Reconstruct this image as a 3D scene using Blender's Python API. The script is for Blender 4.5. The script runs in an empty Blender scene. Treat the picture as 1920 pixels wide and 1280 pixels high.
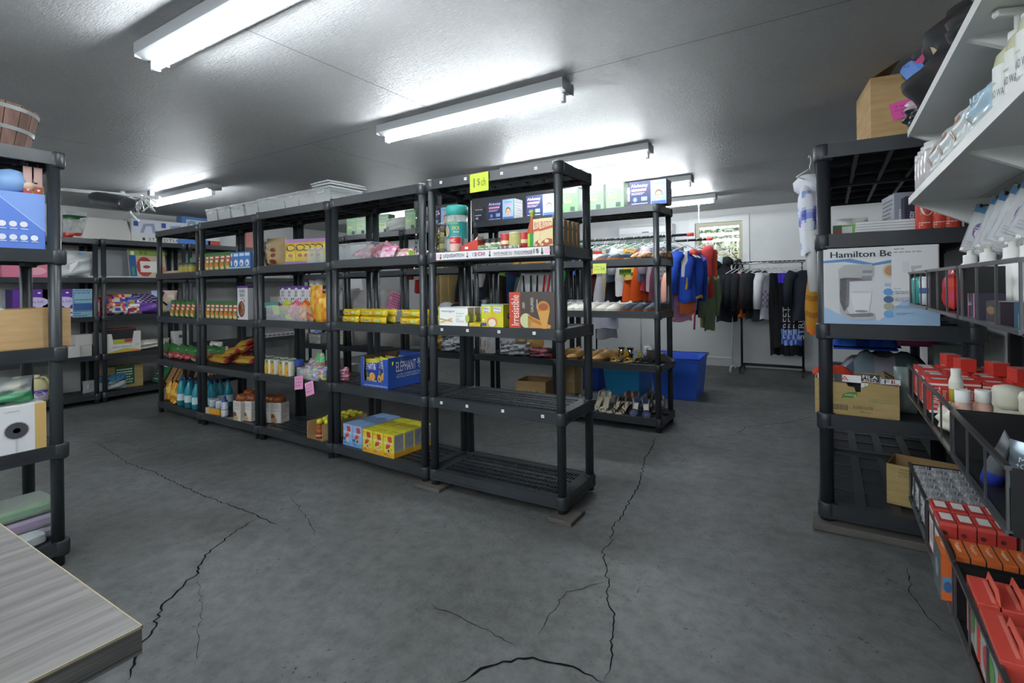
import bpy, math, random
from mathutils import Vector, Matrix, noise
R = math.radians
random.seed(7)
sc = bpy.context.scene
COL = sc.collection

# ------------------------------------------------------------------ camera
YAW, ROLL, FPX, HC, PY0 = R(31.8), R(0.75), 960.0, 1.19, 538.5
SLOPE = 0.0096                       # the old slab falls gently towards the left wall
fwd = Vector((-math.sin(YAW), math.cos(YAW), 0))
r0 = Vector((math.cos(YAW), math.sin(YAW), 0)); u0 = Vector((0, 0, 1))
rc = r0*math.cos(ROLL) - u0*math.sin(ROLL)
uc = u0*math.cos(ROLL) + r0*math.sin(ROLL)
CAM = Vector((0, 0, HC))
cd = bpy.data.cameras.new('camera'); cam = bpy.data.objects.new('camera', cd); COL.objects.link(cam)
m3 = Matrix((rc, uc, -fwd)).transposed()
cam.matrix_world = Matrix.Translation(CAM) @ m3.to_4x4()
cd.sensor_width = 36; cd.lens = FPX/1920*36; cd.shift_y = -(640-PY0)/1920
cd.clip_start = 0.02; cd.clip_end = 100
sc.camera = cam

def floor_z(x, y): return SLOPE*(r0.x*x + r0.y*y)
def proj(p):
    v = Vector(p)-CAM; d = v.dot(fwd)
    return 960+FPX*v.dot(rc)/d, PY0-FPX*v.dot(uc)/d
def ray(px, py):
    return (fwd + rc*((px-960)/FPX) + uc*((PY0-py)/FPX))
def on_floor(px, py, h=0.0):
    d = ray(px, py)
    # CAM + t d : z = SLOPE*(r0.p) + h
    t = (HC-h)/(SLOPE*(r0.x*d.x+r0.y*d.y) - d.z)
    return CAM + d*t

# ------------------------------------------------------------------ view, world
sc.view_settings.view_transform = 'Standard'; sc.view_settings.look = 'None'
sc.view_settings.gamma = 1.0; sc.view_settings.use_curve_mapping = False
sc.view_settings.exposure = 1.75
TUBE_STRENGTH = 31.0
w = bpy.data.worlds.new('world'); sc.world = w; w.use_nodes = True
nt = w.node_tree; nt.nodes.clear()
sky = nt.nodes.new('ShaderNodeTexSky'); sky.sky_type = 'NISHITA'; sky.sun_disc = False
sky.sun_elevation = R(38); sky.sun_rotation = R(200); sky.air_density = 1.4; sky.dust_density = 2
bg = nt.nodes.new('ShaderNodeBackground'); bg.inputs[1].default_value = 0.05
out = nt.nodes.new('ShaderNodeOutputWorld')
nt.links.new(sky.outputs[0], bg.inputs[0]); nt.links.new(bg.outputs[0], out.inputs[0])

# ------------------------------------------------------------------ materials
def lin(c):
    if isinstance(c, str):
        c = c.lstrip('#')
        if len(c) == 3: c = ''.join(k*2 for k in c)
        c = [int(c[i:i+2], 16)/255 for i in (0, 2, 4)]
    return tuple((v/12.92 if v <= 0.04045 else ((v+0.055)/1.055)**2.4) for v in c)
_mats = {}
def mat(c, rough=0.5, metal=0.0, alpha=1.0, emit=0.0, spec=0.5):
    key = (c, rough, metal, alpha, emit, spec)
    if key in _mats: return _mats[key]
    m = bpy.data.materials.new('m_'+str(c).lstrip('#')); m.use_nodes = True
    b = m.node_tree.nodes['Principled BSDF']; L = lin(c)
    b.inputs['Base Color'].default_value = (*L, 1)
    b.inputs['Roughness'].default_value = rough; b.inputs['Metallic'].default_value = metal
    b.inputs['Specular IOR Level'].default_value = spec
    if emit:
        b.inputs['Emission Color'].default_value = (*L, 1); b.inputs['Emission Strength'].default_value = emit
    if alpha < 1: b.inputs['Alpha'].default_value = alpha
    _mats[key] = m; return m
def nodes_of(name):
    m = bpy.data.materials.new(name); m.use_nodes = True
    return m, m.node_tree, m.node_tree.nodes['Principled BSDF']
def tex_mat(name, c1, c2, scale=8, rough=0.5, bump=0.1, detail=6, stretch=(1, 1, 1), rough2=None, coord='Object', spec=0.5, lo=0.35, hi=0.65, bscale=None, metal=0.0, bdist=0.01):
    m, t, b = nodes_of(name); N = t.nodes; K = t.links
    tc = N.new('ShaderNodeTexCoord'); mp = N.new('ShaderNodeMapping'); mp.inputs['Scale'].default_value = stretch
    K.new(tc.outputs[coord], mp.inputs[0])
    n = N.new('ShaderNodeTexNoise'); n.inputs['Scale'].default_value = scale; n.inputs['Detail'].default_value = detail
    K.new(mp.outputs[0], n.inputs[0])
    cr = N.new('ShaderNodeValToRGB'); cr.color_ramp.elements[0].position = lo; cr.color_ramp.elements[1].position = hi
    cr.color_ramp.elements[0].color = (*lin(c1), 1); cr.color_ramp.elements[1].color = (*lin(c2), 1)
    K.new(n.outputs[0], cr.inputs[0]); K.new(cr.outputs[0], b.inputs['Base Color'])
    b.inputs['Roughness'].default_value = rough; b.inputs['Specular IOR Level'].default_value = spec
    b.inputs['Metallic'].default_value = metal
    if rough2 is not None:
        mr = N.new('ShaderNodeMapRange'); mr.inputs[3].default_value = rough; mr.inputs[4].default_value = rough2
        K.new(n.outputs[0], mr.inputs[0]); K.new(mr.outputs[0], b.inputs['Roughness'])
    if bump:
        n2 = N.new('ShaderNodeTexNoise'); n2.inputs['Scale'].default_value = bscale or scale*4; n2.inputs['Detail'].default_value = 8
        K.new(mp.outputs[0], n2.inputs[0])
        bp = N.new('ShaderNodeBump'); bp.inputs['Strength'].default_value = bump; bp.inputs['Distance'].default_value = bdist
        K.new(n2.outputs[0], bp.inputs['Height']); K.new(bp.outputs[0], b.inputs['Normal'])
    return m
def clear_mat(name, tint='#ffffff', alpha=0.25, rough=0.08):
    m, t, b = nodes_of(name); N = t.nodes; K = t.links
    b.inputs['Base Color'].default_value = (*lin(tint), 1); b.inputs['Roughness'].default_value = rough
    b.inputs['Specular IOR Level'].default_value = 0.8
    tr = N.new('ShaderNodeBsdfTransparent'); tr.inputs[0].default_value = (0.93, 0.95, 0.95, 1)
    mx = N.new('ShaderNodeMixShader'); lw = N.new('ShaderNodeLayerWeight'); lw.inputs[0].default_value = 0.35
    mr = N.new('ShaderNodeMapRange'); mr.inputs[3].default_value = alpha; mr.inputs[4].default_value = min(1, alpha+0.5)
    K.new(lw.outputs['Facing'], mr.inputs[0]); K.new(mr.outputs[0], mx.inputs[0])
    K.new(tr.outputs[0], mx.inputs[1]); K.new(b.outputs[0], mx.inputs[2])
    K.new(mx.outputs[0], N['Material Output'].inputs[0])
    return m
def film_mat(name, c, c2, alpha=0.55, rough=0.25, scale=20):
    m = tex_mat(name, c, c2, scale=scale, rough=rough, bump=0.6, bscale=scale*1.5, bdist=0.02)
    m.node_tree.nodes['Principled BSDF'].inputs['Alpha'].default_value = alpha
    return m

PLASTIC = tex_mat('black_plastic', '#2b2f33', '#34393d', scale=3, rough=0.36, bump=0.06, bscale=240, spec=0.55)
PLASTIC2 = tex_mat('black_plastic_heavy', '#23262b', '#2c3036', scale=3, rough=0.45, bump=0.06, bscale=240, spec=0.5)
CARD = tex_mat('cardboard', '#b59468', '#c2a377', scale=5, rough=0.85, bump=0.05, stretch=(1, 1, 8), spec=0.2)
CARD2 = tex_mat('cardboard_kraft', '#a08a5c', '#ae986a', scale=5, rough=0.85, bump=0.05, stretch=(1, 1, 8), spec=0.2)
CARDIN = tex_mat('cardboard_inner', '#a5845a', '#b0906a', scale=6, rough=0.9, bump=0.05, spec=0.1)
ACRYL = clear_mat('clear_acrylic', '#eef2f4', 0.035, 0.05)
BINPLASTIC = clear_mat('clear_bin_plastic', '#ffffff', 0.13, 0.12)
CLEARFILM = clear_mat('clear_film', '#f2f5f6', 0.22, 0.15)
WHITEPAINT = tex_mat('white_paint', '#dfe0de', '#e8e8e6', scale=4, rough=0.45, bump=0.08, bscale=60)
CHROME = mat('#c8cacc', 0.18, 1.0)
BLACKMETAL = mat('#17181a', 0.35, 0.4)
WHITEMETAL = mat('#eceeee', 0.35)

# ------------------------------------------------------------------ mesh builder
_text = {}
def text_geo(s):
    if s in _text: return _text[s]
    cu = bpy.data.curves.new('t', 'FONT'); cu.body = s; cu.resolution_u = 2; cu.size = 1
    o = bpy.data.objects.new('t', cu)
    me = bpy.data.meshes.new_from_object(o)
    vs = [tuple(v.co[:2]) for v in me.vertices]; fs = [tuple(p.vertices) for p in me.polygons]
    bpy.data.meshes.remove(me); bpy.data.objects.remove(o); bpy.data.curves.remove(cu)
    x0 = min(v[0] for v in vs); x1 = max(v[0] for v in vs); y0 = min(v[1] for v in vs); y1 = max(v[1] for v in vs)
    vs = [((v[0]-x0)/(x1-x0), (v[1]-y0)/(y1-y0)) for v in vs]
    _text[s] = (vs, fs); return _text[s]

class MB:
    def __init__(s): s.v = []; s.f = []; s.m = []; s.mats = []; s.sm = []
    def mi(s, m):
        if isinstance(m, str): m = mat(m)
        if m not in s.mats: s.mats.append(m)
        return s.mats.index(m)
    def raw(s, vs, fs, m, smooth=False):
        k = s.mi(m); n = len(s.v); s.v += [tuple(v) for v in vs]
        for f in fs: s.f.append([n+i for i in f]); s.m.append(k); s.sm.append(smooth)
    def box(s, x0, y0, z0, x1, y1, z1, m, bev=0):
        if bev:
            b = bev; vs = []; 
            for z, i in ((z0, 1), (z0+b, 0), (z1-b, 0), (z1, 1)):
                ii = b if i else 0
                xs0, xs1, ys0, ys1 = x0+ii, x1-ii, y0+ii, y1-ii
                vs += [(xs0+b*(1-i), ys0, z), (xs1-b*(1-i), ys0, z), (xs1, ys0+b*(1-i), z), (xs1, ys1-b*(1-i), z), (xs1-b*(1-i), ys1, z), (xs0+b*(1-i), ys1, z), (xs0, ys1-b*(1-i), z), (xs0, ys0+b*(1-i), z)]
            fs = [list(range(7, -1, -1)), list(range(24, 32))]
            for r in range(3):
                for i in range(8): fs.append([r*8+i, r*8+(i+1) % 8, (r+1)*8+(i+1) % 8, (r+1)*8+i])
            s.raw(vs, fs, m); return
        s.raw([(x0, y0, z0), (x1, y0, z0), (x1, y1, z0), (x0, y1, z0), (x0, y0, z1), (x1, y0, z1), (x1, y1, z1), (x0, y1, z1)],
              [(0, 3, 2, 1), (4, 5, 6, 7), (0, 1, 5, 4), (1, 2, 6, 5), (2, 3, 7, 6), (3, 0, 4, 7)], m)
    def quad(s, a, b, c, d, m): s.raw([a, b, c, d], [(0, 1, 2, 3)], m)
    def lathe(s, prof, m=None, n=16, c=(0, 0, 0), cap=True, ax=None, smooth=True):
        # prof: (r, z[, mat]) bottom to top; the material of an entry colours the ring above it
        base = len(s.v); cx, cy, cz = c
        M = None
        if ax is not None: M = Vector((0, 0, 1)).rotation_difference(Vector(ax)).to_matrix()
        for p in prof:
            for i in range(n):
                a = 2*math.pi*i/n; q = Vector((p[0]*math.cos(a), p[0]*math.sin(a), p[1]))
                if M: q = M @ q
                s.v.append((q.x+cx, q.y+cy, q.z+cz))
        cur = m
        for j in range(len(prof)-1):
            if len(prof[j]) > 2: cur = prof[j][2]
            k = s.mi(cur)
            for i in range(n):
                s.f.append([base+j*n+i, base+j*n+(i+1) % n, base+(j+1)*n+(i+1) % n, base+(j+1)*n+i]); s.m.append(k); s.sm.append(smooth)
        if cap:
            k0 = s.mi(prof[0][2] if len(prof[0]) > 2 else m); k1 = s.mi(cur)
            s.f.append([base+i for i in range(n-1, -1, -1)]); s.m.append(k0); s.sm.append(False)
            s.f.append([base+(len(prof)-1)*n+i for i in range(n)]); s.m.append(k1); s.sm.append(False)
    def tube(s, pts, r, m, n=8, closed=False, r2=None):
        pts = [Vector(p) for p in pts]; base = len(s.v); k = s.mi(m); N = len(pts)
        up = Vector((0, 0, 1)); prev = None
        for i, p in enumerate(pts):
            a = pts[(i-1) % N] if (closed or i > 0) else p; b = pts[(i+1) % N] if (closed or i < N-1) else p
            t = (b-a).normalized() if (b-a).length > 1e-9 else Vector((0, 0, 1))
            if prev is None:
                s1 = t.cross(up) if abs(t.z) < 0.95 else t.cross(Vector((1, 0, 0)))
            else: s1 = prev - t*prev.dot(t)
            s1.normalize(); prev = s1; s2 = t.cross(s1)
            rr = r if r2 is None else r+(r2-r)*i/max(1, N-1)
            for j in range(n):
                q = 2*math.pi*j/n; w_ = p + s1*rr*math.cos(q) + s2*rr*math.sin(q); s.v.append(tuple(w_))
        for i in range(N if closed else N-1):
            i2 = (i+1) % N
            for j in range(n):
                s.f.append([base+i*n+j, base+i*n+(j+1) % n, base+i2*n+(j+1) % n, base+i2*n+j]); s.m.append(k); s.sm.append(True)
        if not closed:
            s.f.append([base+j for j in range(n-1, -1, -1)]); s.m.append(k); s.sm.append(False)
            s.f.append([base+(N-1)*n+j for j in range(n)]); s.m.append(k); s.sm.append(False)
    def prism(s, pts, z0, z1, m, axis='z'):
        n = len(pts)
        def P(a, b, c): return (a, b, c) if axis == 'z' else ((a, c, b) if axis == 'y' else (c, a, b))
        vs = [P(a, b, z0) for a, b in pts]+[P(a, b, z1) for a, b in pts]
        fs = [list(range(n-1, -1, -1)), list(range(n, 2*n))]+[(i, (i+1) % n, n+(i+1) % n, n+i) for i in range(n)]
        s.raw(vs, fs, m)
    def gfx(s, fr, items, fmap=None):
        # fr = (origin, a, b, normal, wa, hb); items in 0..1 fractions of the face
        o, a, b, nn, wa, hb = fr; o = Vector(o); a = Vector(a); b = Vector(b); nn = Vector(nn)
        for L, it in enumerate(items):
            e = 0.0006*(L+1) if L < 5 else 0.003+0.0001*(L-5)
            def P(u, v):
                if fmap: return fmap(u, v, e)
                return o + a*(u*wa) + b*(v*hb) + nn*e
            k = it[0]
            if k == 'r': _, x0, y0, x1, y1, c = it; vs = [P(x0, y0), P(x1, y0), P(x1, y1), P(x0, y1)]; fs = [(0, 1, 2, 3)]
            elif k == 'e':
                _, cx, cy, rx, ry, c = it; vs = [P(cx+rx*math.cos(q*math.pi/8), cy+ry*math.sin(q*math.pi/8)) for q in range(16)]; fs = [tuple(range(16))]
            elif k == 'p': _, ps, c = it; vs = [P(*q) for q in ps]; fs = [tuple(range(len(ps)))]
            elif k == 't':
                x0, y0, x1, y1, tx, c = it[1:7]; mode = it[7] if len(it) > 7 else ''
                tv, fs = text_geo(tx); vs = []
                for tu, tw in tv:
                    if mode == 'up': tu, tw = 1-tw, tu          # reads bottom to top
                    elif mode == 'dn': tu, tw = tw, 1-tu
                    elif mode == 'flip': tu, tw = 1-tu, 1-tw
                    elif mode == 'it': tu = tu*0.93+tw*0.07
                    vs.append(P(x0+(x1-x0)*tu, y0+(y1-y0)*tw))
                if mode == 'b':
                    n0 = len(vs); q = 0.035*(y1-y0)*hb/wa; f0 = list(fs); fs = list(f0)
                    for k_, sh in enumerate((-q, q)):
                        vs += [P(x0+(x1-x0)*tu+sh, y0+(y1-y0)*tw) + nn*0.00004*(k_+1) for tu, tw in tv]; fs += [tuple(i+n0*(k_+1) for i in f_) for f_ in f0]
            elif k == 'l':   # lines of fake small print: rows of short bars
                _, x0, y0, x1, y1, rows, c = it; vs = []; fs = []
                rg = random.Random(int((x0+y0)*1000)+rows)
                for i in range(rows):
                    yy = y1-(y1-y0)*(i+0.5)/rows; hh = (y1-y0)/rows*0.22; xx = x0
                    while xx < x1-0.01:
                        ww = min(rg.uniform(0.06, 0.16)*(x1-x0), x1-xx); n = len(vs)
                        vs += [P(xx, yy-hh), P(xx+ww, yy-hh), P(xx+ww, yy+hh), P(xx, yy+hh)]; fs.append((n, n+1, n+2, n+3)); xx += ww+0.03*(x1-x0)
                        if rg.random() < 0.12: break
            s.raw(vs, fs, c)
    def xf(s, M, start=0):
        for i in range(start, len(s.v)): s.v[i] = tuple(M @ Vector(s.v[i]))
    def build(s, name, parent=None, loc=None, rot=None):
        me = bpy.data.meshes.new(name); me.from_pydata(s.v, [], s.f)
        for m in s.mats: me.materials.append(m)
        me.polygons.foreach_set('material_index', s.m); me.polygons.foreach_set('use_smooth', s.sm); me.update()
        o = bpy.data.objects.new(name, me); COL.objects.link(o)
        if parent is not None: o.parent = parent
        if loc is not None: o.location = loc
        if rot is not None: o.rotation_euler = rot
        return o
def empty(name, loc=(0, 0, 0), rz=0):
    o = bpy.data.objects.new(name, None); COL.objects.link(o); o.location = loc; o.rotation_euler = (0, 0, rz); o.empty_display_size = 0.05
    return o
ALL_LABELS = {}
def tag(o, label, cat, group=None):
    o['label'] = label; o['category'] = cat
    if group: o['group'] = group
    return o
def structure(o): o['kind'] = 'structure'; return o
def kids(o): return [c for c in bpy.data.objects if c.parent == o]
_kidcache = {}
def dup(o, parent=None):
    if o.name not in _kidcache: _kidcache[o.name] = [c.name for c in kids(o)]
    c = o.copy(); COL.objects.link(c); c.parent = parent
    if parent is not None: c.matrix_parent_inverse = o.matrix_parent_inverse
    for n in _kidcache[o.name]: dup(bpy.data.objects[n], c)
    return c
ORD = ['first', 'second', 'third', 'fourth', 'fifth', 'sixth', 'seventh', 'eighth', 'ninth', 'tenth', 'eleventh', 'twelfth', 'thirteenth', 'fourteenth', 'fifteenth', 'sixteenth', 'seventeenth', 'eighteenth', 'nineteenth', 'twentieth']
def ordn(i, n=None, L='leftmost', Rr='rightmost'):
    if n is not None and n > 1:
        if i == 0: return L
        if i == n-1: return Rr
    return ORD[i] if i < 20 else str(i+1)+'th'
# ------------------------------------------------------------------ room shell
XL, XR, YN, YF, CEIL = -7.38, 0.63, -3.8, 7.8, 2.235
def sheet(name, x0, y0, x1, y1, h, m, down=False, nx=1, th=0.06):
    b = MB(); q = [(x0, y0), (x1, y0), (x1, y1), (x0, y1)]
    lo, hi = (h, h+th) if down else (h-th, h)
    vs = [(x, y, floor_z(x, y)+lo) for x, y in q]+[(x, y, floor_z(x, y)+hi) for x, y in q]
    b.raw(vs, [(0, 3, 2, 1), (4, 5, 6, 7), (0, 1, 5, 4), (1, 2, 6, 5), (2, 3, 7, 6), (3, 0, 4, 7)], m)
    return structure(b.build(name))
# floor: worn painted concrete
fm, t, b = nodes_of('painted_concrete'); N = t.nodes; K = t.links
tc = N.new('ShaderNodeTexCoord')
def nz(scale, detail, vec=None, dist=0.0, rough=0.55):
    n = N.new('ShaderNodeTexNoise'); n.inputs['Scale'].default_value = scale; n.inputs['Detail'].default_value = detail
    n.inputs['Distortion'].default_value = dist; n.inputs['Roughness'].default_value = rough
    K.new(vec or tc.outputs['Object'], n.inputs[0]); return n
def ramp(src, stops):
    c = N.new('ShaderNodeValToRGB'); e = c.color_ramp.elements
    e[0].position, e[1].position = stops[0][0], stops[-1][0]
    e[0].color = (*lin(stops[0][1]), 1); e[1].color = (*lin(stops[-1][1]), 1)
    for p, col in stops[1:-1]:
        q = e.new(p); q.color = (*lin(col), 1)
    K.new(src, c.inputs[0]); return c
def mix(a, b_, fac, mode='MIX', f=None):
    m = N.new('ShaderNodeMix'); m.data_type = 'RGBA'; m.blend_type = mode
    if f is not None: m.inputs[0].default_value = f
    else: K.new(fac, m.inputs[0])
    K.new(a, m.inputs[6]); K.new(b_, m.inputs[7]); return m.outputs[2]
big = ramp(nz(0.9, 4, dist=0.6).outputs[0], [(0.28, '#575856'), (0.5, '#666867'), (0.72, '#727576')])
fine = ramp(nz(14, 9, rough=0.7).outputs[0], [(0.35, '#7c7c7c'), (0.62, '#ffffff')])
c1 = mix(big.outputs[0], fine.outputs[0], None, 'MULTIPLY', 0.5)
spots = ramp(nz(55, 3).outputs[0], [(0.64, '#000000'), (0.70, '#ffffff')])
spots2 = ramp(nz(3.2, 3).outputs[0], [(0.45, '#000000'), (0.58, '#ffffff')])
sp = N.new('ShaderNodeMath'); sp.operation = 'MULTIPLY'; K.new(spots.outputs[0], sp.inputs[0]); K.new(spots2.outputs[0], sp.inputs[1])
dk = N.new('ShaderNodeRGB'); dk.outputs[0].default_value = (*lin('#2c2d2c'), 1)
c2 = mix(c1, dk.outputs[0], sp.outputs[0])
K.new(c2, b.inputs['Base Color'])
rr = N.new('ShaderNodeMapRange'); rr.inputs[3].default_value = 0.42; rr.inputs[4].default_value = 0.7
K.new(nz(2.5, 5).outputs[0], rr.inputs[0]); K.new(rr.outputs[0], b.inputs['Roughness'])
bm = N.new('ShaderNodeBump'); bm.inputs['Strength'].default_value = 0.22; bm.inputs['Distance'].default_value = 0.012
hm = N.new('ShaderNodeMath'); hm.operation = 'ADD'; K.new(nz(6, 10, rough=0.62).outputs[0], hm.inputs[0]); K.new(nz(60, 4).outputs[0], hm.inputs[1])
K.new(hm.outputs[0], bm.inputs['Height']); K.new(bm.outputs[0], b.inputs['Normal'])
floor = sheet('floor', XL-0.1, YN-0.1, XR+0.1, YF+0.1, 0, fm)
# ceiling: strand board under glossy grey paint
cm, t, b = nodes_of('painted_strand_board'); N = t.nodes; K = t.links
tc = N.new('ShaderNodeTexCoord')
b.inputs['Roughness'].default_value = 0.42; b.inputs['Specular IOR Level'].default_value = 0.3
mp = N.new('ShaderNodeMapping'); mp.inputs['Scale'].default_value = (1, 4.5, 1); mp.inputs['Rotation'].default_value = (0, 0, 0.5); K.new(tc.outputs['Object'], mp.inputs[0])
mp2 = N.new('ShaderNodeMapping'); mp2.inputs['Scale'].default_value = (4.5, 1, 1); mp2.inputs['Rotation'].default_value = (0, 0, -0.3); K.new(tc.outputs['Object'], mp2.inputs[0])
cc = ramp(nz(1.3, 4).outputs[0], [(0.3, '#b2b3b4'), (0.7, '#bcbebe')])
fl = ramp(nz(34, 5, mp.outputs[0], rough=0.7).outputs[0], [(0.565, '#000000'), (0.62, '#ffffff')])
wh = N.new('ShaderNodeRGB'); wh.outputs[0].default_value = (*lin('#d4d6d6'), 1)
ff = N.new('ShaderNodeMath'); ff.operation = 'MULTIPLY'; ff.inputs[1].default_value = 0.5; K.new(fl.outputs[0], ff.inputs[0])
K.new(mix(cc.outputs[0], wh.outputs[0], ff.outputs[0]), b.inputs['Base Color'])
v1 = N.new('ShaderNodeTexVoronoi'); v1.inputs['Scale'].default_value = 30; v1.feature = 'F1'; K.new(mp.outputs[0], v1.inputs[0])
a1 = N.new('ShaderNodeMath'); a1.operation = 'ADD'; K.new(nz(24, 9, mp.outputs[0], 1.2, 0.65).outputs[0], a1.inputs[0]); K.new(nz(24, 9, mp2.outputs[0], 1.2, 0.65).outputs[0], a1.inputs[1])
a2 = N.new('ShaderNodeMath'); a2.operation = 'MULTIPLY_ADD'; a2.inputs[1].default_value = 0.25; K.new(v1.outputs[0], a2.inputs[0]); K.new(a1.outputs[0], a2.inputs[2])
bm = N.new('ShaderNodeBump'); bm.inputs['Strength'].default_value = 1.0; bm.inputs['Distance'].default_value = 0.010
K.new(a2.outputs[0], bm.inputs['Height']); K.new(bm.outputs[0], b.inputs['Normal'])
ceiling = sheet('ceiling', XL-0.1, YN-0.1, XR+0.1, YF+0.1, CEIL, cm, down=True)
# board joints on the ceiling
SEAM = mat('#c4c6c6', 0.6); SEAM2 = mat('#55585a', 0.7)
def seam(pts, m, wd=0.004):
    bb = MB()
    for a, c in zip(pts[:-1], pts[1:]):
        a = Vector((*a, floor_z(*a)+CEIL-0.0015)); c = Vector((*c, floor_z(*c)+CEIL-0.0015))
        s_ = (c-a).cross(Vector((0, 0, 1))).normalized()*wd/2
        bb.quad(a-s_, a+s_, c+s_, c-s_, m)
    return bb
for k, (pts, m) in enumerate([([(-6.3, 1.11), (-2.6, 1.11)], SEAM), ([(-1.1, 2.30), (0.6, 2.30)], SEAM2), ([(-7.2, 2.32), (-2.5, 2.32)], SEAM2), ([(-1.1, 3.72), (0.6, 3.72)], SEAM), ([(-1.15, 5.0), (0.6, 5.0)], SEAM2),
                              ([(-1.95, 1.11), (-1.95, 2.3)], SEAM2), ([(-3.1, 2.32), (-3.1, 3.7)], SEAM2), ([(-4.3, 1.11), (-4.3, 2.3)], SEAM2)]):
    o = structure(seam(pts, m).build('ceiling_seam')); o.parent = ceiling
# walls
WALL = tex_mat('painted_wall', '#cfd1d1', '#dadcdc', scale=1.6, rough=0.5, bump=0.08, bscale=90)
WALL2 = tex_mat('painted_wall_left', '#c4c5c3', '#d2d3d2', scale=1.8, rough=0.45, bump=0.1, bscale=40)
def wall(name, x0, y0, x1, y1, m=WALL):
    bb = MB(); bb.box(x0, y0, -0.2, x1, y1, CEIL+0.2, m); return structure(bb.build(name))
wall('wall_left', XL-0.12, YN, XL, YF, WALL2); wall('wall_right', XR, YN, XR+0.12, YF); wall('wall_back', XL-0.12, YN-0.12, XR+0.12, YN)
WX0, WX1, WZ0, WZ1 = -1.665, -1.025, 0.98, 2.085
bb = MB()
bb.box(XL-0.12, YF, -0.2, WX0, YF+0.14, CEIL+0.2, WALL); bb.box(WX1, YF, -0.2, XR+0.12, YF+0.14, CEIL+0.2, WALL)
bb.box(WX0, YF, -0.2, WX1, YF+0.14, WZ0, WALL); bb.box(WX0, YF, WZ1, WX1, YF+0.14, CEIL+0.2, WALL)
structure(bb.build('wall_far'))
bb = MB(); bb.box(XL, YF-0.015, floor_z(-5, YF)-0.02, XR, YF-0.001, 0.10, '#d7d9d8'); structure(bb.build('baseboard_far'))
bb = MB(); bb.box(XR-0.015, 4.9, -0.01, XR-0.001, YF-0.016, 0.10, '#d7d9d8'); structure(bb.build('baseboard_right'))
# window
win = structure(empty('window_1', (0, YF, 0)))
bb = MB()
for x0, x1, z0, z1 in ((WX0-0.085, WX1+0.085, WZ1, WZ1+0.085), (WX0-0.085, WX0, WZ0-0.085, WZ1), (WX1, WX1+0.085, WZ0-0.085, WZ1), (WX0-0.085, WX1+0.085, WZ0-0.085, WZ0)):
    bb.box(x0, -0.018, z0, x1, -0.001, z1, '#dfe0df')
structure(bb.build('window_casing', win))
bb = MB(); FR = '#b9b59c'
for (x0, x1, z0, z1) in ((WX0, WX0+0.05, WZ0, WZ1), (WX1-0.05, WX1, WZ0, WZ1), (WX0+0.05, WX1-0.05, WZ1-0.055, WZ1), (WX0+0.05, WX1-0.05, WZ0, WZ0+0.05), (WX0+0.05, WX1-0.05, 1.485, 1.535)):
    bb.box(x0, 0.02, z0, x1, 0.09, z1, FR)
structure(bb.build('window_frame', win))
gm, t, b = nodes_of('window_glass'); b.inputs['Roughness'].default_value = 0.02; b.inputs['Base Color'].default_value = (0.9, 0.95, 0.93, 1)
tr = t.nodes.new('ShaderNodeBsdfTransparent'); gl = t.nodes.new('ShaderNodeBsdfGlossy'); gl.inputs['Roughness'].default_value = 0.03
mx = t.nodes.new('ShaderNodeMixShader'); fr = t.nodes.new('ShaderNodeFresnel'); fr.inputs[0].default_value = 2.0
t.links.new(fr.outputs[0], mx.inputs[0]); t.links.new(tr.outputs[0], mx.inputs[1]); t.links.new(gl.outputs[0], mx.inputs[2]); t.links.new(mx.outputs[0], t.nodes['Material Output'].inputs[0])
bb = MB(); bb.box(WX0+0.05, 0.045, WZ0+0.05, WX1-0.05, 0.05, 1.485, gm); bb.box(WX0+0.05, 0.045, 1.535, WX1-0.05, 0.05, WZ1-0.055, gm)
structure(bb.build('window_pane', win))
# outside: lawn and trees
GR = tex_mat('lawn', '#4c6b2c', '#6f8f45', scale=3, rough=0.95, bump=0.3)
bb = MB(); bb.box(-12, YF+0.2, -0.5, 8, 26, -0.35, GR); structure(bb.build('lawn_ground'))
L1 = tex_mat('leaf_light', '#6f9a4a', '#a3c47c', scale=5, rough=0.6, bump=0)
L2 = tex_mat('leaf_dark', '#3f6a34', '#5d8648', scale=5, rough=0.6, bump=0)
BARK = tex_mat('bark', '#6b5d4b', '#8a7a64', scale=8, rough=0.9, bump=0.4)
for k, (x, y, rr_, lab) in enumerate([(-3.6, 11.0, 1.15, 'leafy green tree outside, filling the left of the window'), (-1.7, 14.2, 1.5, 'paler green tree outside, filling the right of the window')]):
    root = empty('tree', (x, y, -0.36)); tag(root, lab, 'tree', )
    rg = random.Random(k)
    bb = MB(); bb.tube([(0, 0, 0), (0.05, 0, 1.0), (-0.05, 0.05, 2.4)], 0.11, BARK, 8, r2=0.05)
    for a in range(5): bb.tube([(0, 0, 1.0+a*0.25), (0.5*math.cos(a*1.3), 0.5*math.sin(a*1.3), 1.6+a*0.25)], 0.035, BARK, 6, r2=0.012)
    bb.build('trunk', root)
    bb = MB()
    for i in range(2600):
        v = Vector((rg.gauss(0, 1), rg.gauss(0, 1), rg.gauss(0, 1))).normalized()*rr_*rg.uniform(0.45, 1)**0.5
        v.z = v.z*1.25+2.1
        a = Vector((rg.gauss(0, 1), rg.gauss(0, 1), rg.gauss(0, 1))).normalized(); c = a.cross(Vector((rg.gauss(0, 1), rg.gauss(0, 1), 1))).normalized(); s_ = rg.uniform(0.04, 0.08)
        bb.raw([v-a*s_, v+c*s_*0.5, v+a*s_, v-c*s_*0.5], [(0, 1, 2, 3)], (L1, L2)[(rg.random() < (0.6, 0.25)[k])])
    bb.build('foliage', root)

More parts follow.
